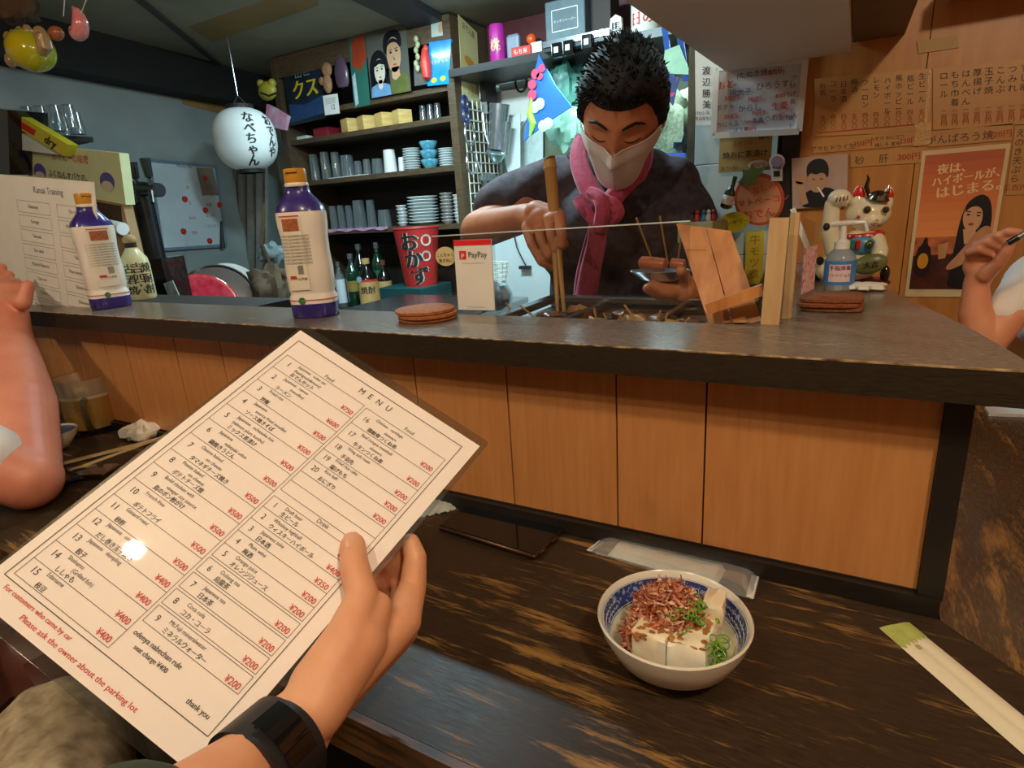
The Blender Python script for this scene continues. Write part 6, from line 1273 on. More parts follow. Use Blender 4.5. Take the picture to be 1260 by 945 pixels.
lm = thing('lemon_sign', P(901, 288, y=YP1 - .04), 'yellow lemon shaped sign below the tomato sign', 'sign'); f = FP((880, 261), (923, 259), (881, 288), YP1 - .04)
b = B(); f.poly(b, [(0, .72), (.06, .6), (.15, .25), (.4, .05), (.65, .02), (.88, .2), (1, .38), (.97, .5), (.85, .75), (.6, .95), (.3, .97), (.1, .8)], 0, .004); obj('lemon_disc', b, mat('lemon_yellow', (222, 210, 40), .4, ns=60, var=.05), lm); b = B(); f.text(b, 'レモンサワー', .48, .62, .26, tilt=8); obj('lettering', b, mat('olive_ink', (110, 110, 20), .6), lm)
kt = thing('key_charm', P(955, 222, y=YP1 - .035), 'round white key charm with a rectangular loop', 'charm'); f = FP((946, 190), (966, 189), (946, 223), YP1 - .037)
b = B(); f.oval(b, .5, .3, .5, .3, 0, .003); f.poly(b, [(.15, .4), (.85, .4), (.85, 1), (.15, 1)], 0, .003); obj('plate', b, m_white, kt, kind='stuff')
b = B(); f.oval(b, .5, .28, .36, .21, .0008, .0005); obj('pattern', b, mat('charm_print', (120, 170, 210), .4, ns=100, rgb2=(206, 120, 140)), kt); b = B(); f.poly(b, [(.3, .62), (.7, .62), (.7, .84), (.3, .84)], .0008, .0005); obj('slot', b, m_ink, kt)
gbt = thing('green_bottle', P(896, 258, y=1.36), 'small green bottle hanging tilted under the kraft sign', 'bottle')
a, c = P(892, 257, y=1.37), P(905, 217, y=1.37); d = c - a; b = B(); b.tube([a, a + d * .05, a + d * .5, a + d * .65, a + d], [.006, .0115, .0115, .005, .0045], 14); obj('body', b, mgr, gbt, smooth=True); b = B(); b.tube([a + d * .15, a + d * .42], [.0119, .0119], 14); obj('paper_label', b, m_paper, gbt, smooth=True)
f = FP((918, 285), (941, 283), (916, 350), YP1 - .003); ys = thing('yellow_strip_sign', f.p(.5, 1), 'yellow vertical paper strip behind the wooden posts', 'sign'); obj('sheet', f.sheet(B(), .001), mat('yellow_strip', (222, 200, 60), .5, var=.05), ys); b = B(); f.text(b, '牛モツ煮', .5, .02, .195, vert=True, gap=1.1); obj('lettering', b, mat('brown_ink', (170, 110, 40), .6), ys)
# toys on a pale box by the pillar
zb2 = P(862, 272, y=1.3).z
tb = thing('pale_green_box', V((P(862, 300, y=1.3).x, 1.3, -.72)), 'pale green cabinet top carrying tiny toy figures', 'cabinet'); obj('box', B().box((P(860, 300, y=1.3).x, 1.33, (zb2 - .72) / 2), (.07, .14, zb2 + .72), bev=.003), mat('mint_box', (190, 206, 170), .5), tb)
for i, (x, c, t) in enumerate(((852, (60, 40, 44), 'dark'), (858, (190, 60, 60), 'red'), (866, (60, 130, 190), 'blue'), (872, (206, 206, 210), 'white'), (878, (150, 40, 50), 'wine red'))):
    q = V((P(x, 270, y=1.29).x, 1.29, zb2)); b = B(); b.lathe([(.006, 0), (.007, .006), (.004, .014), (1e-6, .015)], q, 10); b.ball(q + V((0, 0, .018)), .0045, 6); obj('toy_figure', b, mat('toy_%s' % t.replace(' ', '_'), c, .4), label='tiny %s toy figure on the pale green cabinet' % t, cat='toy', smooth=True, kind=None)
# ------------------------------------------------------------------ orange wall papers
YO = WY - .0015
m_kr = mat('tan_menu_paper', (206, 152, 84), .42, ns=6, rgb2=(190, 134, 68), coat=.35)
m_fi = mat('faded_ink', (84, 66, 46), .6); m_fr = mat('faded_red', (186, 70, 36), .6)
f = FP((1002, 97), (1146, 84), (1003, 168), YO); p1 = thing('wall_menu_sheet', f.p(.5, 1), 'left tan paper menu of drinks in vertical writing on the orange wall', 'menu'); obj('sheet', f.sheet(B(), .001), m_kr, p1)
b = B(); cols = ['生ビール', '瓶ビール', '黒ホッピー', 'ハイボール', 'レモン', 'ウーロン', '梅酒', '日本酒', 'コーラ', 'お茶']
for i, t in enumerate(cols): f.text(b, t, .93 - i * .095, .03 + .02 * (i % 2), .115, vert=True, gap=1.08)
obj('lettering', b, m_fi, p1); b = B()
for i in range(10): f.text(b, ['五〇〇', '四五〇', '四〇〇'][i % 3], .93 - i * .095, .62, .09, vert=True, gap=1.0, bold=1)
f.line(b, .03, .94, .95, .88, .0022); obj('red_lettering', b, m_fr, p1)
f = FP((1148, 84), (1300, 68), (1148, 160), YO); p2 = thing('wall_menu_sheet', f.p(.4, 1), 'right tan paper menu of vertical writing running out of the frame', 'menu'); obj('sheet', f.sheet(B(), .001), m_kr, p2)
b = B()
for i, t in enumerate(['がんも', 'ちくわ', 'すじ串', 'つみれ', 'こんぶ', '玉子焼', '厚揚げ', 'はんぺん', 'もち巾着', 'ロール']): f.text(b, t, .95 - i * .095, .04, .13, vert=True, gap=1.12)
obj('lettering', b, m_fi, p2); b = B()
for i in range(10): f.text(b, ['三百円', '二百円'][i % 2], .95 - i * .095, .68, .095, vert=True, gap=.9, bold=1)
obj('red_lettering', b, m_fr, p2)
def strip(tl, tr, bl, items, lab, y=YO):
    f = FP(tl, tr, bl, y); s = thing('paper_strip_menu', f.p(.5, 1), lab, 'menu'); obj('sheet', f.sheet(B(), .001), m_kr, s)
    b, b2 = B(), B()
    for t, x, yy, sz, red in items: f.text(b2 if red else b, t, x, yy, sz, bold=1 if red else 0)
    if b.v: obj('lettering', b, m_fi, s)
    if b2.v: obj('red_lettering', b2, m_fr, s)
strip((998, 172), (1128, 160), (999, 189), [('アサヒドライ生', .21, .85, .42, 0), ('350円', .50, .75, .50, 1), ('みそ汁 おにぎり', .735, .45, .30, 0), ('梅しそ 昆布', .735, .9, .30, 0), ('250円', .925, .8, .45, 1)], 'narrow tan strip of writing under the left wall menu')
strip((1142, 162), (1246, 152), (1142, 181), [('がんばろう焼', .38, .8, .62, 0), ('520円', .86, .75, .5, 1)], 'tan strip of large writing above the sunset poster')
strip((1046, 188), (1135, 181), (1046, 206), [('砂', .14, .8, .62, 0), ('肝', .48, .78, .62, 0), ('300円', .82, .75, .55, 1)], 'tan strip for gizzards above the cat figurine')
f = FP((1249, 155), (1290, 152), (1238, 240), YO); s = thing('paper_strip_menu', f.p(.3, 1), 'vertical tan strip right of the sunset poster', 'menu'); obj('sheet', f.sheet(B(), .001), m_kr, s); b = B(); f.text(b, 'えのき天ぷら', .2, .02, .125, vert=True); obj('lettering', b, m_fi, s); b = B(); f.text(b, '三百円', .25, .93, .1, bold=1); obj('red_lettering', b, m_fr, s)
b = B(); b.prism([P(x, y, y=YO - .0015) for x, y in ((1143, 86), (1147, 86), (1140, 160), (1136, 160))], (0, .0004, 0)); b.prism([P(x, y, y=YO - .0016) for x, y in ((1126, 152), (1146, 150), (1144, 178), (1124, 180))], (0, .0004, 0)); obj('clear_tape', b, mat('glossy_tape', (226, 176, 110), .15, ns=200, coat=1, bump=.6), label='shiny clear tape joining the two wall menus', cat='tape', kind='stuff')
f = FP((1128, 51), (1178, 43), (1130, 66), YO); obj('blank_paper_label', f.sheet(B(), .0012), mat('ivory_label', (206, 170, 110), .6, ns=14), label='blank ivory paper label high on the orange wall', cat='label')
# photo of a smoking person
f = FP((974, 195), (1043, 189), (975, 257), YO - .012); pp = thing('wall_photo', f.p(.5, 1), 'glossy photo of a dark-haired person with a cigarette', 'photo'); obj('sheet', f.sheet(B(), .001), mat('photo_grey', (206, 180, 164), .2, ns=6, rgb2=(180, 150, 140), coat=.8), pp)
b = B(); f.poly(b, [(.1, 1), (.2, .72), (.38, .62), (.6, .6), (.8, .66), (.85, 1)], .0006); obj('jacket_print', b, hairm, pp)
b = B(); f.oval(b, .46, .46, .17, .24, .0010); f.oval(b, .16, .42, .11, .10, .0010); f.poly(b, [(.07, .45), (.2, .48), (.3, .9), (.16, .95)], .0010); obj('face_print', b, facem2, pp)
b = B(); f.poly(b, [(.28, .42), (.27, .15), (.42, .04), (.6, .06), (.68, .22), (.66, .46), (.58, .3), (.44, .36), (.34, .30)], .0014); f.oval(b, .40, .44, .03, .012, .0014, n=8); f.oval(b, .54, .44, .03, .012, .0014, n=8); obj('hair_print', b, hairm, pp)
b = B(); f.poly(b, [(.46, .60), (.49, .59), (.60, .78), (.57, .80)], .0018); obj('cigarette_print', b, m_paper, pp)
# sunset poster
f = FP((1135, 186), (1244, 176), (1113, 365), YO - .001); sp2 = thing('sunset_poster', f.p(.5, 1), 'orange sunset poster of a woman in black leaning on a bar', 'poster')
obj('sheet', f.sheet(B(), .001), mat('poster_border', (226, 200, 150), .4, var=.03), sp2)
IN = (.045, .03, .955, .945)
X = lambda x, y: (IN[0] + x * (IN[2] - IN[0]), IN[1] + y * (IN[3] - IN[1]))
def pol(pts, m, nm, off): b = B(); f.poly(b, [X(*q) for q in pts], off, .0002); return obj(nm, b, m, sp2)
def ovl(x, y, rx, ry, m, nm, off, rot=0): b = B(); f.oval(b, *X(x, y), rx * .91, ry * .915, off, .0002, rot=rot); return obj(nm, b, m, sp2)
for i in range(9):
    t_ = i / 8; c_ = tuple(int(a_ + (b_ - a_) * t_ ** .8) for a_, b_ in zip((196, 92, 50), (244, 150, 78))); y_ = .07 * i
    pol([(0, y_), (1, y_ - (.01 if i else 0)), (1, y_ + .075), (0, y_ + .075)], mat('sunset_tone_%s' % 'abcdefghi'[i], c_, .4, ns=6, var=.03, coat=.3), 'sky_band', .0003 + .00002 * i)
pol([(0, .6), (1, .6), (1, .76), (0, .76)], mat('sunset_glow', (222, 120, 60), .4, ns=40, rgb2=(120, 60, 44)), 'town_band', .0005)
pol([(0, .74), (1, .72), (1, 1), (0, 1)], mat('bar_top_print', (44, 26, 22), .3, ns=30, rgb2=(96, 46, 28)), 'bar_print', .0006)
hp = mat('poster_hair', (24, 16, 16), .35); fp_ = mat('poster_skin', (222, 164, 122), .4, var=.04)
pol([(.55, .55), (.60, .38), (.70, .32), (.82, .30), (.92, .35), (.97, .48), (.95, .62), (.90, .70), (.88, 1), (.55, 1), (.50, .85), (.54, .7)], hp, 'hair_print', .0009)
ovl(.72, .465, .125, .105, fp_, 'face_print', .0012, 12)
pol([(.62, .55), (.78, .55), (.8, .64), (.66, .66)], fp_, 'neck_print', .0011)
pol([(.80, .56), (.93, .52), (.99, .57), (.97, .66), (.72, .80), (.50, .86), (.45, .83), (.62, .72)], mat('poster_arm', (206, 146, 100), .4), 'arm_print', .0015)
pol([(.52, .88), (.72, .80), (.97, .67), (1, .72), (1, 1), (.5, 1)], hp, 'dress_print', .0017)
b = B(); 
for x, y in ((.66, .445), (.79, .455)): f.oval(b, *X(x, y), .022, .006, .0016, .0002, n=10); f.oval(b, *X(x, y - .022), .03, .004, .0016, .0002, n=10)
f.poly(b, [X(.60, .44), X(.64, .36), X(.78, .35), X(.86, .45), X(.80, .39), X(.68, .385)], .0016, .0002); obj('features_print', b, hp, sp2, kind='stuff')
b = B(); f.oval(b, *X(.71, .515), .035, .009, .0016, .0002, n=12); obj('lips_print', b, mat('poster_lips', (176, 60, 50), .4), sp2)
pol([(.03, .76), (.05, .68), (.10, .66), (.13, .60), (.17, .60), (.18, .66), (.24, .68), (.26, .9), (.03, .9)], mat('print_bottle', (40, 24, 30), .3), 'bottle_print', .0010)
ovl(.14, .78, .075, .06, mat('print_gold', (226, 150, 30), .4), 'label_print', .0013)
pol([(.32, .66), (.46, .64), (.44, .76), (.35, .77)], mat('print_glass', (206, 150, 96), .3, ns=60), 'glass_print', .0010)
b = B(); f.text(b, '夜は、', .10 + .1, .155, .070, 'LEFT', tilt=2, off=.0016, bold=2, width=.95); f.text(b, 'ハイボールが、', .16, .235, .068, 'LEFT', tilt=6, off=.0016, bold=2, width=.85); f.text(b, 'はじまる。', .22, .315, .082, 'LEFT', tilt=6, off=.0016, bold=2); obj('lettering', b, mat('poster_letter', (246, 206, 150), .4, var=0), sp2)
# ------------------------------------------------------------------ hanging plastic food ornaments, top left
HY = .95
yf = thing('yellow_fish_ornament', P(38, 62, y=HY), 'plump yellow and green hanging ornament at the top left', 'ornament')
c = P(38, 62, y=HY); s = (P(60, 62, y=HY) - P(38, 62, y=HY)).length * .62
obj('body', B().ball(c, (s * 1.15, s, s * .95), 14, rot=(0, .2, 0)), mat('gloss_yellow', (206, 176, 24), .15, ns=8, rgb2=(150, 180, 30), coat=.6), yf, smooth=True)
b = B()
for x, y, q in ((11, 47, .22), (13, 74, .25), (25, 40, .2), (34, 38, .2), (50, 44, .30), (17, 44, .2)): b.ball(P(x, y, y=HY - .01), (s * q, s * q, s * q * 1.4), 9)
b.tube([P(x, y, y=HY - .03) for x, y in ((47, 43), (53, 47), (55, 56), (52, 66))], [s * .15, s * .32, s * .34, s * .2], 12)
obj('tan_knobs', b, mat('tan_gloss', (176, 140, 96), .25, coat=.4), yf, smooth=True, kind='stuff')
b = B(); b.tube([P(30, 42, y=HY), P(30, 20, y=HY), V((P(30, 20, y=HY).x, HY, 1.249))], .0015, 5); obj('string', b, m_ink, yf)
b = B(); c = P(69, 41, y=HY); b.ball(c, (s * .4, s * .3, s * .3), 10); oo = obj('orange_shell_ornament', b, mat('shell_orange', (176, 96, 60), .3, coat=.4), label='small orange shell ornament right of the yellow one', cat='ornament', smooth=True)
sw = thing('pink_swan_ornament', P(92, 28, y=HY), 'pink and clear curled glassy ornament hanging top left', 'ornament'); b = B(); cq = P(92, 26, y=HY); NQ = 22; b.tube([cq + V((math.cos(t) * s * .42, 0, math.sin(t) * s * .5)) for t in [math.radians(200 + 230 * i / (NQ - 1)) for i in range(NQ)]], [s * (.10 + .24 * math.sin(PI * min(1, i / (NQ - 1) * 1.05)) ** .8) for i in range(NQ)], 14); obj('curl', b, mat('pink_gloss2', (222, 90, 110), .12, ns=20, rgb2=(226, 170, 160), coat=.6), sw, smooth=True)
b = B(); b.tube([P(78, 20, y=HY), P(80, -8, y=HY)], .0012, 5); b.tube([P(106, 0, y=HY), P(100, 16, y=HY)], .0012, 5); obj('string', b, m_wire, sw, kind='stuff')
obj('brown_plush', crump(P(15, 8, y=HY + .05), .05, 66, 10, .7), mat('brown_plush_fur', (90, 66, 44), .9, ns=60), label='dark brown bundle tucked at the ceiling corner top left', cat='ornament', smooth=True)
# ------------------------------------------------------------------ people
def headpt(d):
    x, y, z = d; px_, py_, pz_ = .076 * x, .098 * y, .118 * z
    t = max(0, (-z - .05) / .95); px_ *= 1 - .34 * t ** 1.3
    if y > 0: py_ *= 1 - .40 * t
    else: py_ -= .004 * t
    if z > .5: px_ *= 1 - .05 * (z - .5)
    fr = max(0, -y) ** .7
    g = lambda cx, cz, sx, sz: math.exp(-((px_ - cx) / sx) ** 2 - ((pz_ - cz) / sz) ** 2)
    bmp = .024 * g(0, -.030, .011, .013) + .011 * g(0, -.006, .009, .022) + .006 * g(.014, -.036, .007, .006) + .006 * g(-.014, -.036, .007, .006)
    for s in (-1, 1): bmp += .006 * g(s * .030, .028, .022, .008) - .011 * g(s * .031, .006, .015, .012) + .007 * g(s * .031, .002, .013, .007) + .005 * g(s * .045, -.030, .02, .02)
    bmp += .007 * g(0, -.064, .018, .007) - .002 * g(0, -.058, .02, .003) + .008 * g(0, -.100, .018, .014)
    return V((px_, py_ - bmp * fr, pz_))
def sph(nu, nv, fn):
    vs = []; 
    for j in range(nv + 1):
        th_ = PI * j / nv
        for i in range(nu):
            a = i * 2 * PI / nu; q = max(1e-4, math.sin(th_)); vs.append(fn((q * math.cos(a), q * math.sin(a), -math.cos(th_))))
    return vs, [(j * nu + i, j * nu + (i + 1) % nu, (j + 1) * nu + (i + 1) % nu, (j + 1) * nu + i) for j in range(nv) for i in range(nu)] + [tuple(range(nu - 1, -1, -1)), tuple(range(nv * nu, (nv + 1) * nu))]
cap = lambda pts, rs: [('c', pts[i], pts[i + 1], rs[i], rs[i + 1]) for i in range(len(pts) - 1)]
def head_parts(M): 
    vs, fs = sph(72, 56, lambda d: M @ headpt(d)); r = [('m', vs, fs)]
    for s in (-1, 1):
        b = B(); b.ball((0, 0, 0), (.008, .017, .030), 8); r.append(('m', [M @ (V(v) + V((s * .078, .010, -.004))) for v in b.v], b.f))
    return r
def hair_mesh(M, hl_front, lift, seed, spikes, m, par, side=-.02):
    r = random.Random(seed)
    def hl(y): return hl_front if y < -.55 else (side if y < .25 else -.075) if y > -.2 else hl_front + (side - hl_front) * (y + .55) / .35
    def fn(d):
        p = headpt(d); k = (p.z - hl(d[1])) / .02; k = max(-1, min(1, k))
        e = (.010 + lift * max(0, d[2]) ** .8) * k if k > 0 else .012 * k
        e += .003 * math.sin(d[0] * 19 + d[1] * 13) * math.sin(d[2] * 17 + d[1] * 11) * max(0, k)
        return M @ (p + V(d) * e)
    vs, fs = sph(80, 60, fn); b = B(); b.add(vs, fs)
    for _ in range(spikes):
        d = V((r.gauss(0, 1), r.gauss(0, 1), r.gauss(.4, 1))).normalized(); p = headpt(d)
        if p.z < hl(d.y) + .004: continue
        e = .006 + lift * max(0, d.z) ** .8; c = p + d * e; tg = V((-.5 + r.gauss(0, .5), -.7 + r.gauss(0, .4), .2 + r.gauss(0, .3))); tg -= d * tg.dot(d); tip = (d * .55 + tg * .8 + V((0, 0, .2))).normalized()
        L = .003 + r.random() * .012 * (.5 + max(0, d.z)); b.cone(M @ (c - d * .010), M @ (c + tip * L), .0040, .0006, 5, caps=False)
    return obj('hair', b, m, par, smooth=True, auto=0)
# ---------------- chef
hy = 1.17
HC = P(766, 140, y=hy)
chef = thing('person', V((P(760, 400, y=1.42).x, 1.42, -.72)), 'cook in a dark T-shirt, white mask and pink scarf bending over the oden pot', 'person')
MH = Matrix.Translation(HC) @ Euler((math.radians(37), math.radians(7), math.radians(13)), 'XYZ').to_matrix().to_4x4() @ Matrix.Scale(.95, 4)
shL, shR = P(668, 232, y=1.32), P(832, 232, y=1.36)
nb = P(768, 205, y=1.30)
elL, wrL = P(590, 283, y=1.14), P(648, 268, y=1.02)
elR, wrR = P(872, 352, y=1.26), P(848, 362, y=1.06)
chest = P(757, 290, y=1.37)
parts = head_parts(MH) + cap([MH @ V((0, .03, -.05)), nb, P(765, 235, y=1.36)], [.055, .054, .065])
parts += cap([P(690, 240, y=1.35), P(640, 254, y=1.25), elL, wrL], [.034, .038, .041, .026]) + cap([P(826, 240, y=1.39), elR, wrR], [.030, .036, .025]) + [('c', P(700, 245, y=1.37), P(810, 245, y=1.40), .035, .035), ('e', chest + V((0, .03, 0)), (.12, .06, .12)), ('c', chest + V((0, .03, 0)), P(760, 450, y=1.43), .08, .08)]
# right hand: palm, four fingers closing round the bamboo, thumb behind
pm = P(668, 272, y=.985)
parts += [('c', wrL, pm, .026, .028), ('c', P(660, 262, y=.99), P(682, 268, y=.98), .022, .019)]
Lk = []
for i in range(4):
    k0 = P(648 + 13.5 * i, 280 - 5 * i, y=.975 - .005 * i); k1 = P(654 + 12.5 * i, 300 - 4 * i, y=.956 - .004 * i); k2 = P(666 + 8.5 * i, 322 - 7 * i, y=.950 - .002 * i); k3 = P(680 + 4 * i, 330 - 9 * i, y=.962)
    parts += cap([pm, k0, k1, k2, k3], [.015, .0100, .0088, .0080, .0068])
parts += cap([wrL, P(668, 292, y=1.01), P(686, 302, y=.995), P(693, 300, y=.985)], [.02, .014, .012, .010])
# left hand under the dish
pl_ = P(838, 356, y=1.02); parts += [('c', wrR, pl_, .025, .024)]
for i in range(4):
    parts += cap([pl_, P(826 - 5 * i, 352 + 3 * i, y=1.0 - .01 * i), P(806 - 3 * i, 349 + 2 * i, y=.985 - .01 * i)], [.016, .0105, .0085])
parts += cap([pl_, P(842, 342, y=1.0), P(838, 333, y=.975)], [.016, .011, .009])
obj('body', blob(parts, .0023, 4), mat('cook_skin', (204, 134, 96), .5, ns=25, rgb2=(188, 116, 80), sss=.1, bump=.08), chef, smooth=True, auto=0)
# T-shirt
parts = [('c', P(682, 226, y=1.33), P(826, 228, y=1.37), .062, .062), ('c', P(735, 214, y=1.34), P(798, 216, y=1.36), .058, .058), ('e', P(745, 285, y=1.36), (.185, .120, .15)), ('e', P(790, 285, y=1.38), (.17, .12, .15)), ('e', P(755, 360, y=1.39), (.165, .12, .19)), ('c', P(755, 400, y=1.42), P(757, 560, y=1.44), .155, .155)]
parts += cap([P(682, 228, y=1.33), P(630, 244, y=1.26), P(612, 254, y=1.21)], [.064, .058, .054])
parts += cap([P(822, 236, y=1.37), P(846, 275, y=1.34), P(858, 322, y=1.30)], [.062, .060, .056])
sh_ = blob(parts, .006, 6); nv = []
for v in sh_.v:
    w_ = math.sin(v[0] * 38 + v[2] * 26) * .0035 + math.sin(v[0] * 71 - v[2] * 58 + v[1] * 30) * .002; nv.append((v[0] + w_ * .4, v[1] - w_, v[2]))
sh_.v = nv; obj('t_shirt', sh_, mat('charcoal_cotton', (82, 72, 80), .85, ns=60, rgb2=(50, 44, 52), bump=.1), chef, smooth=True, auto=0)
obj('trousers', blob(cap([P(757, 540, y=1.44), V((-.50, 1.45, -.62))], [.15, .08]) + cap([P(757, 540, y=1.44), V((-.34, 1.47, -.62))], [.15, .08]), .008, 3), m_ink, chef, smooth=True, auto=0)
for sx in (-.50, -.34): obj('shoe', B().ball((sx, 1.42, -.68), (.05, .13, .042), 8), mbl, chef, smooth=True)
b = B(); b.tube([P(700 + 6 * 0, 190, y=1.27)] * 1 + [P(x, y, y=yy) for x, y, yy in ((722, 222, 1.235), (745, 236, 1.225), (770, 232, 1.232), (790, 212, 1.26))], .006, 6); obj('collar_band', b, m_ink, chef, smooth=True)
hair_mesh(MH, .056, .014, 4, 2600, m_hair, chef)
# eyebrows, closed lids
def onface(x, z, e=.001):
    zz = z / .118; c = math.sqrt(max(.01, 1 - zz * zz)); sx = max(-1, min(1, x / .076 / c / (1 - .34 * max(0, (-zz - .05) / .95) ** 1.3))); d = V((sx * c, -math.sqrt(max(0, 1 - sx * sx)) * c, zz)); p = headpt(d); return MH @ (p + d * e)
for s in (-1, 1):
    b = B(); b.tube([onface(s * x, z, .0012) for x, z in ((.014, .026), (.024, .031), (.036, .033), (.047, .028), (.053, .022))], [.0022, .0030, .0030, .0024, .0010], 6); obj('eyebrow', b, m_hair, chef, smooth=True)
    b = B(); b.tube([onface(s * x, z, .0008) for x, z in ((.018, .001), (.024, -.003), (.032, -.0045), (.040, -.003), (.046, .000))], [.0006, .0011, .0013, .0011, .0006], 6); obj('eyelashes', b, m_hair, chef, smooth=True)
# mask
def mk(u, v, e=0):
    ph = (u - .5) * 2 * 1.28; z = -.010 + .004 * abs(u - .5) * 4 - v * (.104 - .052 * (2 * abs(u - .5)) ** 3.2)
    z = max(z, -.1165); zz = z / .118; c = math.sqrt(max(.02, 1 - zz * zz)); d = V((math.sin(ph) * c, -math.cos(ph) * c, zz)); p = headpt(d)
    k_ = math.exp(-(ph / .22) ** 2); base = V((math.copysign(max(abs(p.x), .073 * abs(math.sin(ph)) * (1 - .28 * v)), p.x), min(p.y, -.098 * math.cos(ph) * (c * .30 + .70)), p.z))
    o_ = .005 + .008 * k_ * (1 - .6 * v) + .004 * math.sin(v * PI) + e; return MH @ (base + V((math.sin(ph), -math.cos(ph), -.15)) * o_)
b = B(); b.grid(lambda u, v: mk(u, v), 41, 25); b.grid(lambda u, v: mk(1 - u, v, -.0012), 41, 25); mkm = obj('face_mask', b, mat('mask_white', (226, 216, 214), .8, ns=200, var=.03), chef, smooth=True, auto=0)
b = B()
for u0, u1, vv in ((.02, .98, .0), (.02, .98, 1.0)): b.tube([mk(u0 + (u1 - u0) * i / 24, vv, .0006) for i in range(25)], .0010, 5)
b.tube([mk(.5, i / 16, .0004) for i in range(17)], .0008, 5); obj('seam', b, MATS['mask_white'], mkm, smooth=True, kind='stuff')
for s in (0, 1):
    b = B(); e_ = MH @ V(((-.083 if s == 0 else .083), .018, .012)); b.tube([mk(.02 + .96 * s, .1, .001), mk(.02 + .96 * s, .1, .001) * .5 + e_ * .5, e_], .0012, 5); b.tube([mk(.02 + .96 * s, .85, .001), mk(.02 + .96 * s, .85) * .5 + (MH @ V(((-.085 if s == 0 else .085), .018, -.03))) * .5, MH @ V(((-.083 if s == 0 else .083), .022, -.028))], .0012, 5); obj('ear_loop', b, m_white, mkm, kind='stuff')
# scarf
sf = []
def flat(pts, wd, th_, fold=0.0):
    """a soft cloth band following pts, wd wide, th_ thick"""
    b = B(); n = 40; m_ = 16; P_ = [V(p) for p in pts]
    def cr(t):
        t *= len(P_) - 1; i = min(int(t), len(P_) - 2); t -= i; p0 = P_[max(i - 1, 0)]; p1, p2 = P_[i], P_[i + 1]; p3 = P_[min(i + 2, len(P_) - 1)]
        return .5 * ((2 * p1) + (p2 - p0) * t + (2 * p0 - 5 * p1 + 4 * p2 - p3) * t * t + (3 * p1 - p0 - 3 * p2 + p3) * t ** 3)
    rows = []
    for i in range(n):
        t = i / (n - 1); c = cr(t); tg = (cr(min(1, t + .02)) - cr(max(0, t - .02))).normalized(); nr = V((.25, -1, .05)); nr = (nr - tg * nr.dot(tg)).normalized(); s = tg.cross(nr)
        w = wd[0] + (wd[1] - wd[0]) * t if len(wd) == 2 else wd[int(t * (len(wd) - 1) + .5)]
        for j in range(m_):
            a = j * 2 * PI / m_; xx = math.cos(a); rows.append(c + s * xx * w / 2 + nr * (math.sin(a) * th_ / 2 + fold * math.sin(xx * 7 + t * 5)))
    fs = [(i * m_ + j, i * m_ + (j + 1) % m_, (i + 1) * m_ + (j + 1) % m_, (i + 1) * m_ + j) for i in range(n - 1) for j in range(m_)] + [tuple(range(m_ - 1, -1, -1)), tuple(range((n - 1) * m_, n * m_))]
    return b.add(rows, fs)
m_sc = mat('dusty_pink_cloth', (190, 78, 108), .9, ns=120, rgb2=(170, 62, 92), bump=.35, sheen=.3)
scf = obj('scarf', flat([P(x, y, y=yy) for x, y, yy in ((716, 172, 1.255), (712, 195, 1.215), (720, 222, 1.185), (738, 252, 1.165))], (.034, .044), .022, .0022), m_sc, chef, smooth=True, auto=0)
for nm, pts, w, th_, fo in (('neck_loop', ((792, 180, 1.275), (788, 205, 1.23), (768, 228, 1.19), (745, 254, 1.165)), (.040, .038), .022, .0022),
                            ('neck_back', ((716, 174, 1.26), (735, 172, 1.37), (775, 172, 1.38), (792, 182, 1.28)), (.04, .04), .02, .001),
                            ('knot', ((728, 238, 1.150), (739, 246, 1.136), (742, 262, 1.130), (737, 282, 1.142)), (.026, .034), .030, .003),
                            ('knot_flap', ((742, 244, 1.148), (756, 252, 1.140), (760, 262, 1.140), (750, 272, 1.146)), (.020, .030), .020, .003),
                            ('knot_fold', ((712, 244, 1.150), (718, 256, 1.142), (727, 268, 1.138), (735, 280, 1.142)), (.026, .020), .018, .003),
                            ('tail', ((737, 270, 1.148), (734, 300, 1.146), (726, 335, 1.142), (720, 374, 1.136)), (.034, .048), .012, .0022),
                            ('rear_tail', ((735, 272, 1.160), (726, 305, 1.160), (718, 340, 1.158), (716, 366, 1.156)), (.026, .038), .010, .002)):
    obj(nm, flat([P(x, y, y=yy) for x, y, yy in pts], w, th_, fo), m_sc, scf, smooth=True, auto=0)
# bamboo tongs in the cook's hand
bt = thing('bamboo_tongs', P(683, 290, y=.97), 'long bamboo cooking tongs gripped upright in the cook hand', 'tongs')
t0, t1, t2 = P(676, 196, y=.975), P(682, 262, y=.972), P(690, 384, y=.905)
b = B(); b.tube([t0, t0 + (t1 - t0) * .12, t0 + (t1 - t0) * .16, t0 + (t1 - t0) * .2, t1], [.0105, .0108, .0122, .0105, .0100], 14); obj('handle', b, m_bamboo, bt, smooth=True)
b = B(); b.tube([t0 + V((0, 0, .0003)), t0 - (t1 - t0) * .004], [.0109, .0100], 14); obj('cut_end', b, mat('cut_bamboo', (226, 190, 130), .6), bt)
for s in (-1, 1): b = B(); b.tube([t1 + V((s * .003, 0, 0)), (t1 + t2) / 2 + V((s * .0042, 0, 0)), t2 + V((s * .006, 0, 0))], [.0068, .0050, .0032], 8); obj('prong', b, m_bamboo, bt, smooth=True)
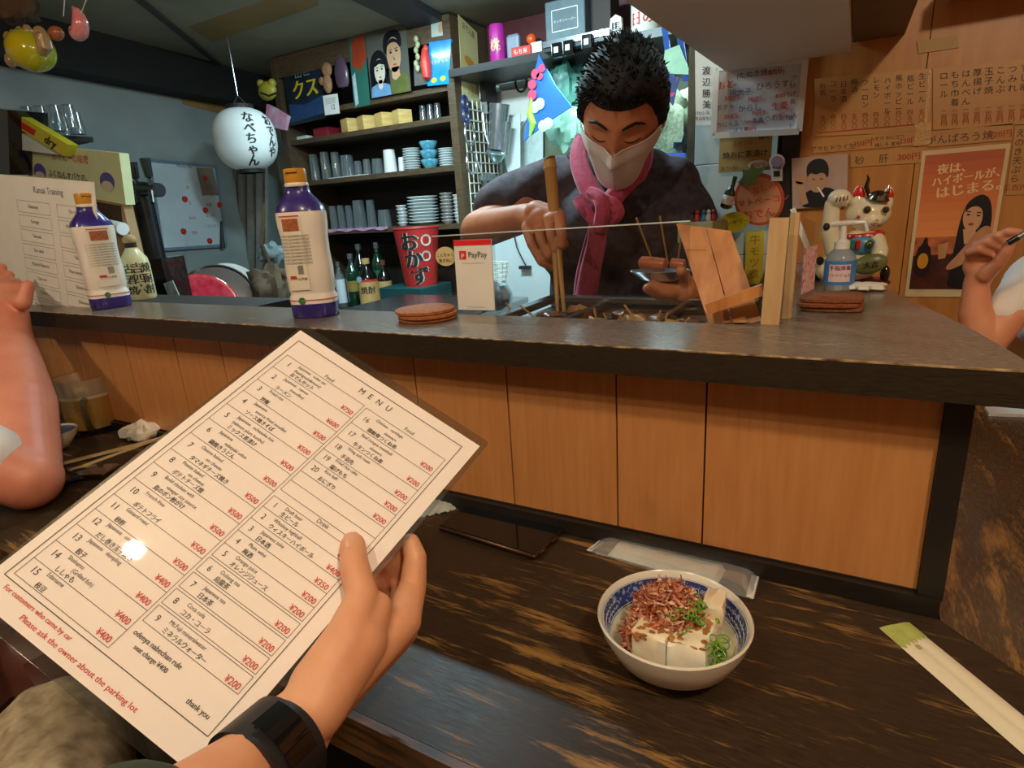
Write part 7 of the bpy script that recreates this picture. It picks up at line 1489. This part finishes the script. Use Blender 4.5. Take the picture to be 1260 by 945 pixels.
# serving dish with skewered sausages
dh = thing('serving_dish', P(812, 338, y=.99), 'small grey metal dish of skewered oden in the cook hand', 'dish')
dc = P(812, 333, y=.99); K2 = (P(850, 333, y=.99) - P(774, 333, y=.99)); dl = K2.length / 2; da = math.atan2(K2.y, K2.x)
b = B(); b.lathe([(dl * .55, -.016), (dl * .62, -.014), (dl, 0), (dl * .98, .001), (dl * .6, -.012), (1e-6, -.012)], dc, 32, sy=.55, rot=(.0, 0, 0)); obj('dish', b, m_st2, dh, smooth=True)
m_sau = mat('sausage', (206, 122, 84), .3, ns=30, rgb2=(176, 92, 60), coat=.3)
b = B(); 
for (x0, y0), (x1, y1), rr, t in (((789, 323), (818, 326), .0105, 'left'), ((826, 324), (842, 326), .0085, 'right')):
    bb = B(); a, c = P(x0, y0, y=.98), P(x1, y1, y=.98); bb.tube([a - (c - a) * .12, a, (a + c) / 2, c, c + (c - a) * .12], [.003, rr, rr * 1.08, rr, .003], 12); obj('sausage', bb, m_sau, label='%s skewered sausage lying on the grey dish in the cook hand' % t, cat='sausage', smooth=True)
for (x0, y0), (x1, y1), t in (((783, 268), (803, 321), 'left'), ((812, 266), (822, 325), 'right'), ((838, 292), (834, 322), 'short')):
    bb = B(); bb.cone(P(x0, y0, y=.96), P(x1, y1, y=.98), .0016, .0013, 6); obj('skewer', bb, m_bamboo, label='%s bamboo skewer sticking up from the sausages on the dish' % t, cat='skewer')
# ---------------- guest at the right
gr_ = thing('person', V((.56, 1.16, -.27)), 'guest in a white T-shirt at the side counter raising a hand with a pen', 'person')
e2, w2 = P(1210, 425, y=1.10), P(1201, 350, y=1.10)
sh2 = V((.50, 1.18, .34))
parts = cap([sh2, P(1284, 352, y=1.15), P(1242, 386, y=1.112), e2], [.05, .036, .024, .026]) + cap([e2, P(1200, 385, y=1.10), w2], [.027, .0215, .0155]) + [('e', P(1209, 325, y=1.10), (.024, .013, .026)), ('c', w2, P(1207, 335, y=1.10), .0160, .018)]
for i, q in enumerate((((1202, 322), (1193, 311), (1207, 307), (1219, 312)), ((1207, 317), (1201, 302), (1216, 298), (1230, 304)), ((1214, 313), (1213, 295), (1227, 290), (1240, 298)), ((1223, 310), (1228, 292), (1241, 285), (1253, 286)))):
    yy = 1.088 - .004 * i; parts += cap([P(*q[0], y=yy + .01), P(*q[1], y=yy), P(*q[2], y=yy - .016), P(*q[3], y=yy - .012)], [.0090, .0068, .0062, .0054])
parts += cap([P(1212, 338, y=1.085), P(1228, 324, y=1.070), P(1238, 310, y=1.062), P(1244, 300, y=1.060)], [.0110, .0085, .0072, .0060])
neck2 = V((.60, 1.20, .44)); M2 = Matrix.Translation((.60, 1.16, .585)) @ Euler((.15, 0, math.radians(-40))).to_matrix().to_4x4()
parts += head_parts(M2) + cap([V((.60, 1.19, .50)), neck2], [.05, .055]) + [('c', sh2, V((.72, 1.26, .34)), .05, .05), ('c', V((.61, 1.22, .30)), V((.61, 1.22, .0)), .10, .10)]
parts += cap([V((.72, 1.26, .34)), V((.76, 1.10, .10)), V((.62, .98, .03))], [.05, .038, .028])
obj('body', blob(parts, .0022, 3), m_skinf, gr_, smooth=True, auto=0)
parts = [('c', V((.52, 1.20, .34)), V((.70, 1.25, .34)), .075, .075), ('e', V((.61, 1.23, .22)), (.19, .13, .2)), ('c', V((.64, 1.24, .10)), V((.66, 1.24, -.12)), .15, .155)]
parts += cap([V((.51, 1.19, .33)), P(1284, 350, y=1.15), P(1240, 381, y=1.112)], [.074, .050, .027]) + [('c', V((.61, 1.23, .2)), P(1292, 385, y=1.24), .10, .055)] + cap([V((.72, 1.26, .33)), V((.75, 1.15, .2))], [.07, .055])
s_b = blob(parts, .006, 5); s_b.v = [(v[0], v[1] + .003 * math.sin(v[0] * 50 + v[2] * 70), v[2]) for v in s_b.v]
obj('t_shirt', s_b, mat('white_cotton', (232, 226, 220), .85, ns=40, var=.03, bump=.1), gr_, smooth=True, auto=0)
obj('trousers', blob(cap([V((.66, 1.24, -.16)), V((.59, 1.0, -.22)), V((.59, 1.0, -.66))], [.13, .08, .05]) + cap([V((.66, 1.24, -.16)), V((.76, 1.0, -.22)), V((.76, 1.0, -.66))], [.13, .08, .05]), .008, 3), m_ink, gr_, smooth=True, auto=0)
hair_mesh(M2, .062, .012, 8, 300, m_hair, gr_)
pn = thing('pen', P(1250, 293, y=1.06), 'black and silver pen held by the guest in white', 'pen')
a, c = P(1240, 299, y=1.055), P(1268, 284, y=1.05); b = B(); b.cone(a, a + (c - a) * .5, .0042, .0045, 10); obj('barrel', b, mbl, pn, smooth=True); b = B(); b.cone(a + (c - a) * .5, c, .0046, .0046, 10); obj('cap', b, m_st2, pn, smooth=True)
obj('stool', B().lathe([(.15, -.72), (.03, -.70), (.025, -.40), (.16, -.39), (.17, -.33), (1e-6, -.33)], (.62, 1.24, 0), 24), m_dark, label='dark round bar stool under the guest in white', cat='stool', smooth=True)
# ---------------- guest at the left
gl_ = thing('person', V((-1.45, .10, -.27)), 'guest with a bare forearm resting on the counter at the left edge', 'person')
e3 = V((-1.125, .372, .048)); w3 = P(14, 412, y=.52); h3 = P(8, 366, y=.56)
sh3 = V((-1.42, .14, .30))
parts = cap([sh3, e3], [.062, .048]) + cap([e3, e3 * .55 + w3 * .45, w3], [.046, .056, .034]) + [('c', w3, h3, .034, .034)]
for i in range(4):
    parts += cap([h3 + V((0, 0, .01)), P(-6 + 9 * i, 344 + 4 * i, y=.575), P(2 + 9 * i, 330 + 9 * i, y=.600 - .0 * i)], [.02, .0135, .0105])
parts += cap([h3, P(28, 372, y=.55), P(34, 352, y=.565)], [.022, .015, .012])
M3 = Matrix.Translation((-1.55, .06, .57)) @ Euler((.1, 0, math.radians(160))).to_matrix().to_4x4()
parts += head_parts(M3) + cap([V((-1.55, .04, .5)), V((-1.55, .02, .40))], [.05, .06]) + [('c', sh3, V((-1.72, -.04, .30)), .055, .055), ('c', V((-1.56, .02, .28)), V((-1.54, -.02, -.05)), .11, .11)]
parts += cap([V((-1.72, -.04, .30)), V((-1.70, .22, .06)), V((-1.58, .36, .05))], [.055, .042, .03])
obj('body', blob(parts, .0030, 3), mat('skin_ruddy', (226, 150, 122), .48, ns=16, rgb2=(214, 130, 104), sss=.12), gl_, smooth=True, auto=0)
parts = [('c', V((-1.44, .13, .30)), V((-1.70, -.03, .30)), .085, .085), ('e', V((-1.56, .02, .16)), (.18, .15, .22)), ('c', V((-1.56, .02, .1)), V((-1.54, -.04, -.16)), .16, .16)]
slv_ = e3 * .86 + sh3 * .14; parts += cap([sh3, slv_], [.085, .060]) + cap([V((-1.71, -.03, .3)), V((-1.71, .1, .17))], [.08, .065])
obj('t_shirt', blob(parts, .006, 4), MATS['white_cotton'], gl_, smooth=True, auto=0)
obj('trousers', blob(cap([V((-1.54, -.04, -.2)), V((-1.42, .2, -.22)), V((-1.42, .2, -.66))], [.14, .08, .05]) + cap([V((-1.54, -.04, -.2)), V((-1.64, .2, -.22)), V((-1.64, .2, -.66))], [.14, .08, .05]), .008, 3), m_ink, gl_, smooth=True, auto=0)
hair_mesh(M3, .062, .012, 9, 300, m_hair, gl_)
obj('stool', B().lathe([(.15, -.72), (.03, -.70), (.025, -.44), (.16, -.43), (.17, -.37), (1e-6, -.37)], (-1.54, -.05, 0), 24), m_dark, label='dark round bar stool under the left guest', cat='stool', smooth=True)
# ------------------------------------------------------------------ lift everything so the floor lies at z = 0
for o in list(SC.objects):
    if o.parent is None:
        if o.type == 'CAMERA': o.matrix_world = Matrix.Translation((0, 0, LIFT)) @ o.matrix_world
        else: o.location.z += LIFT
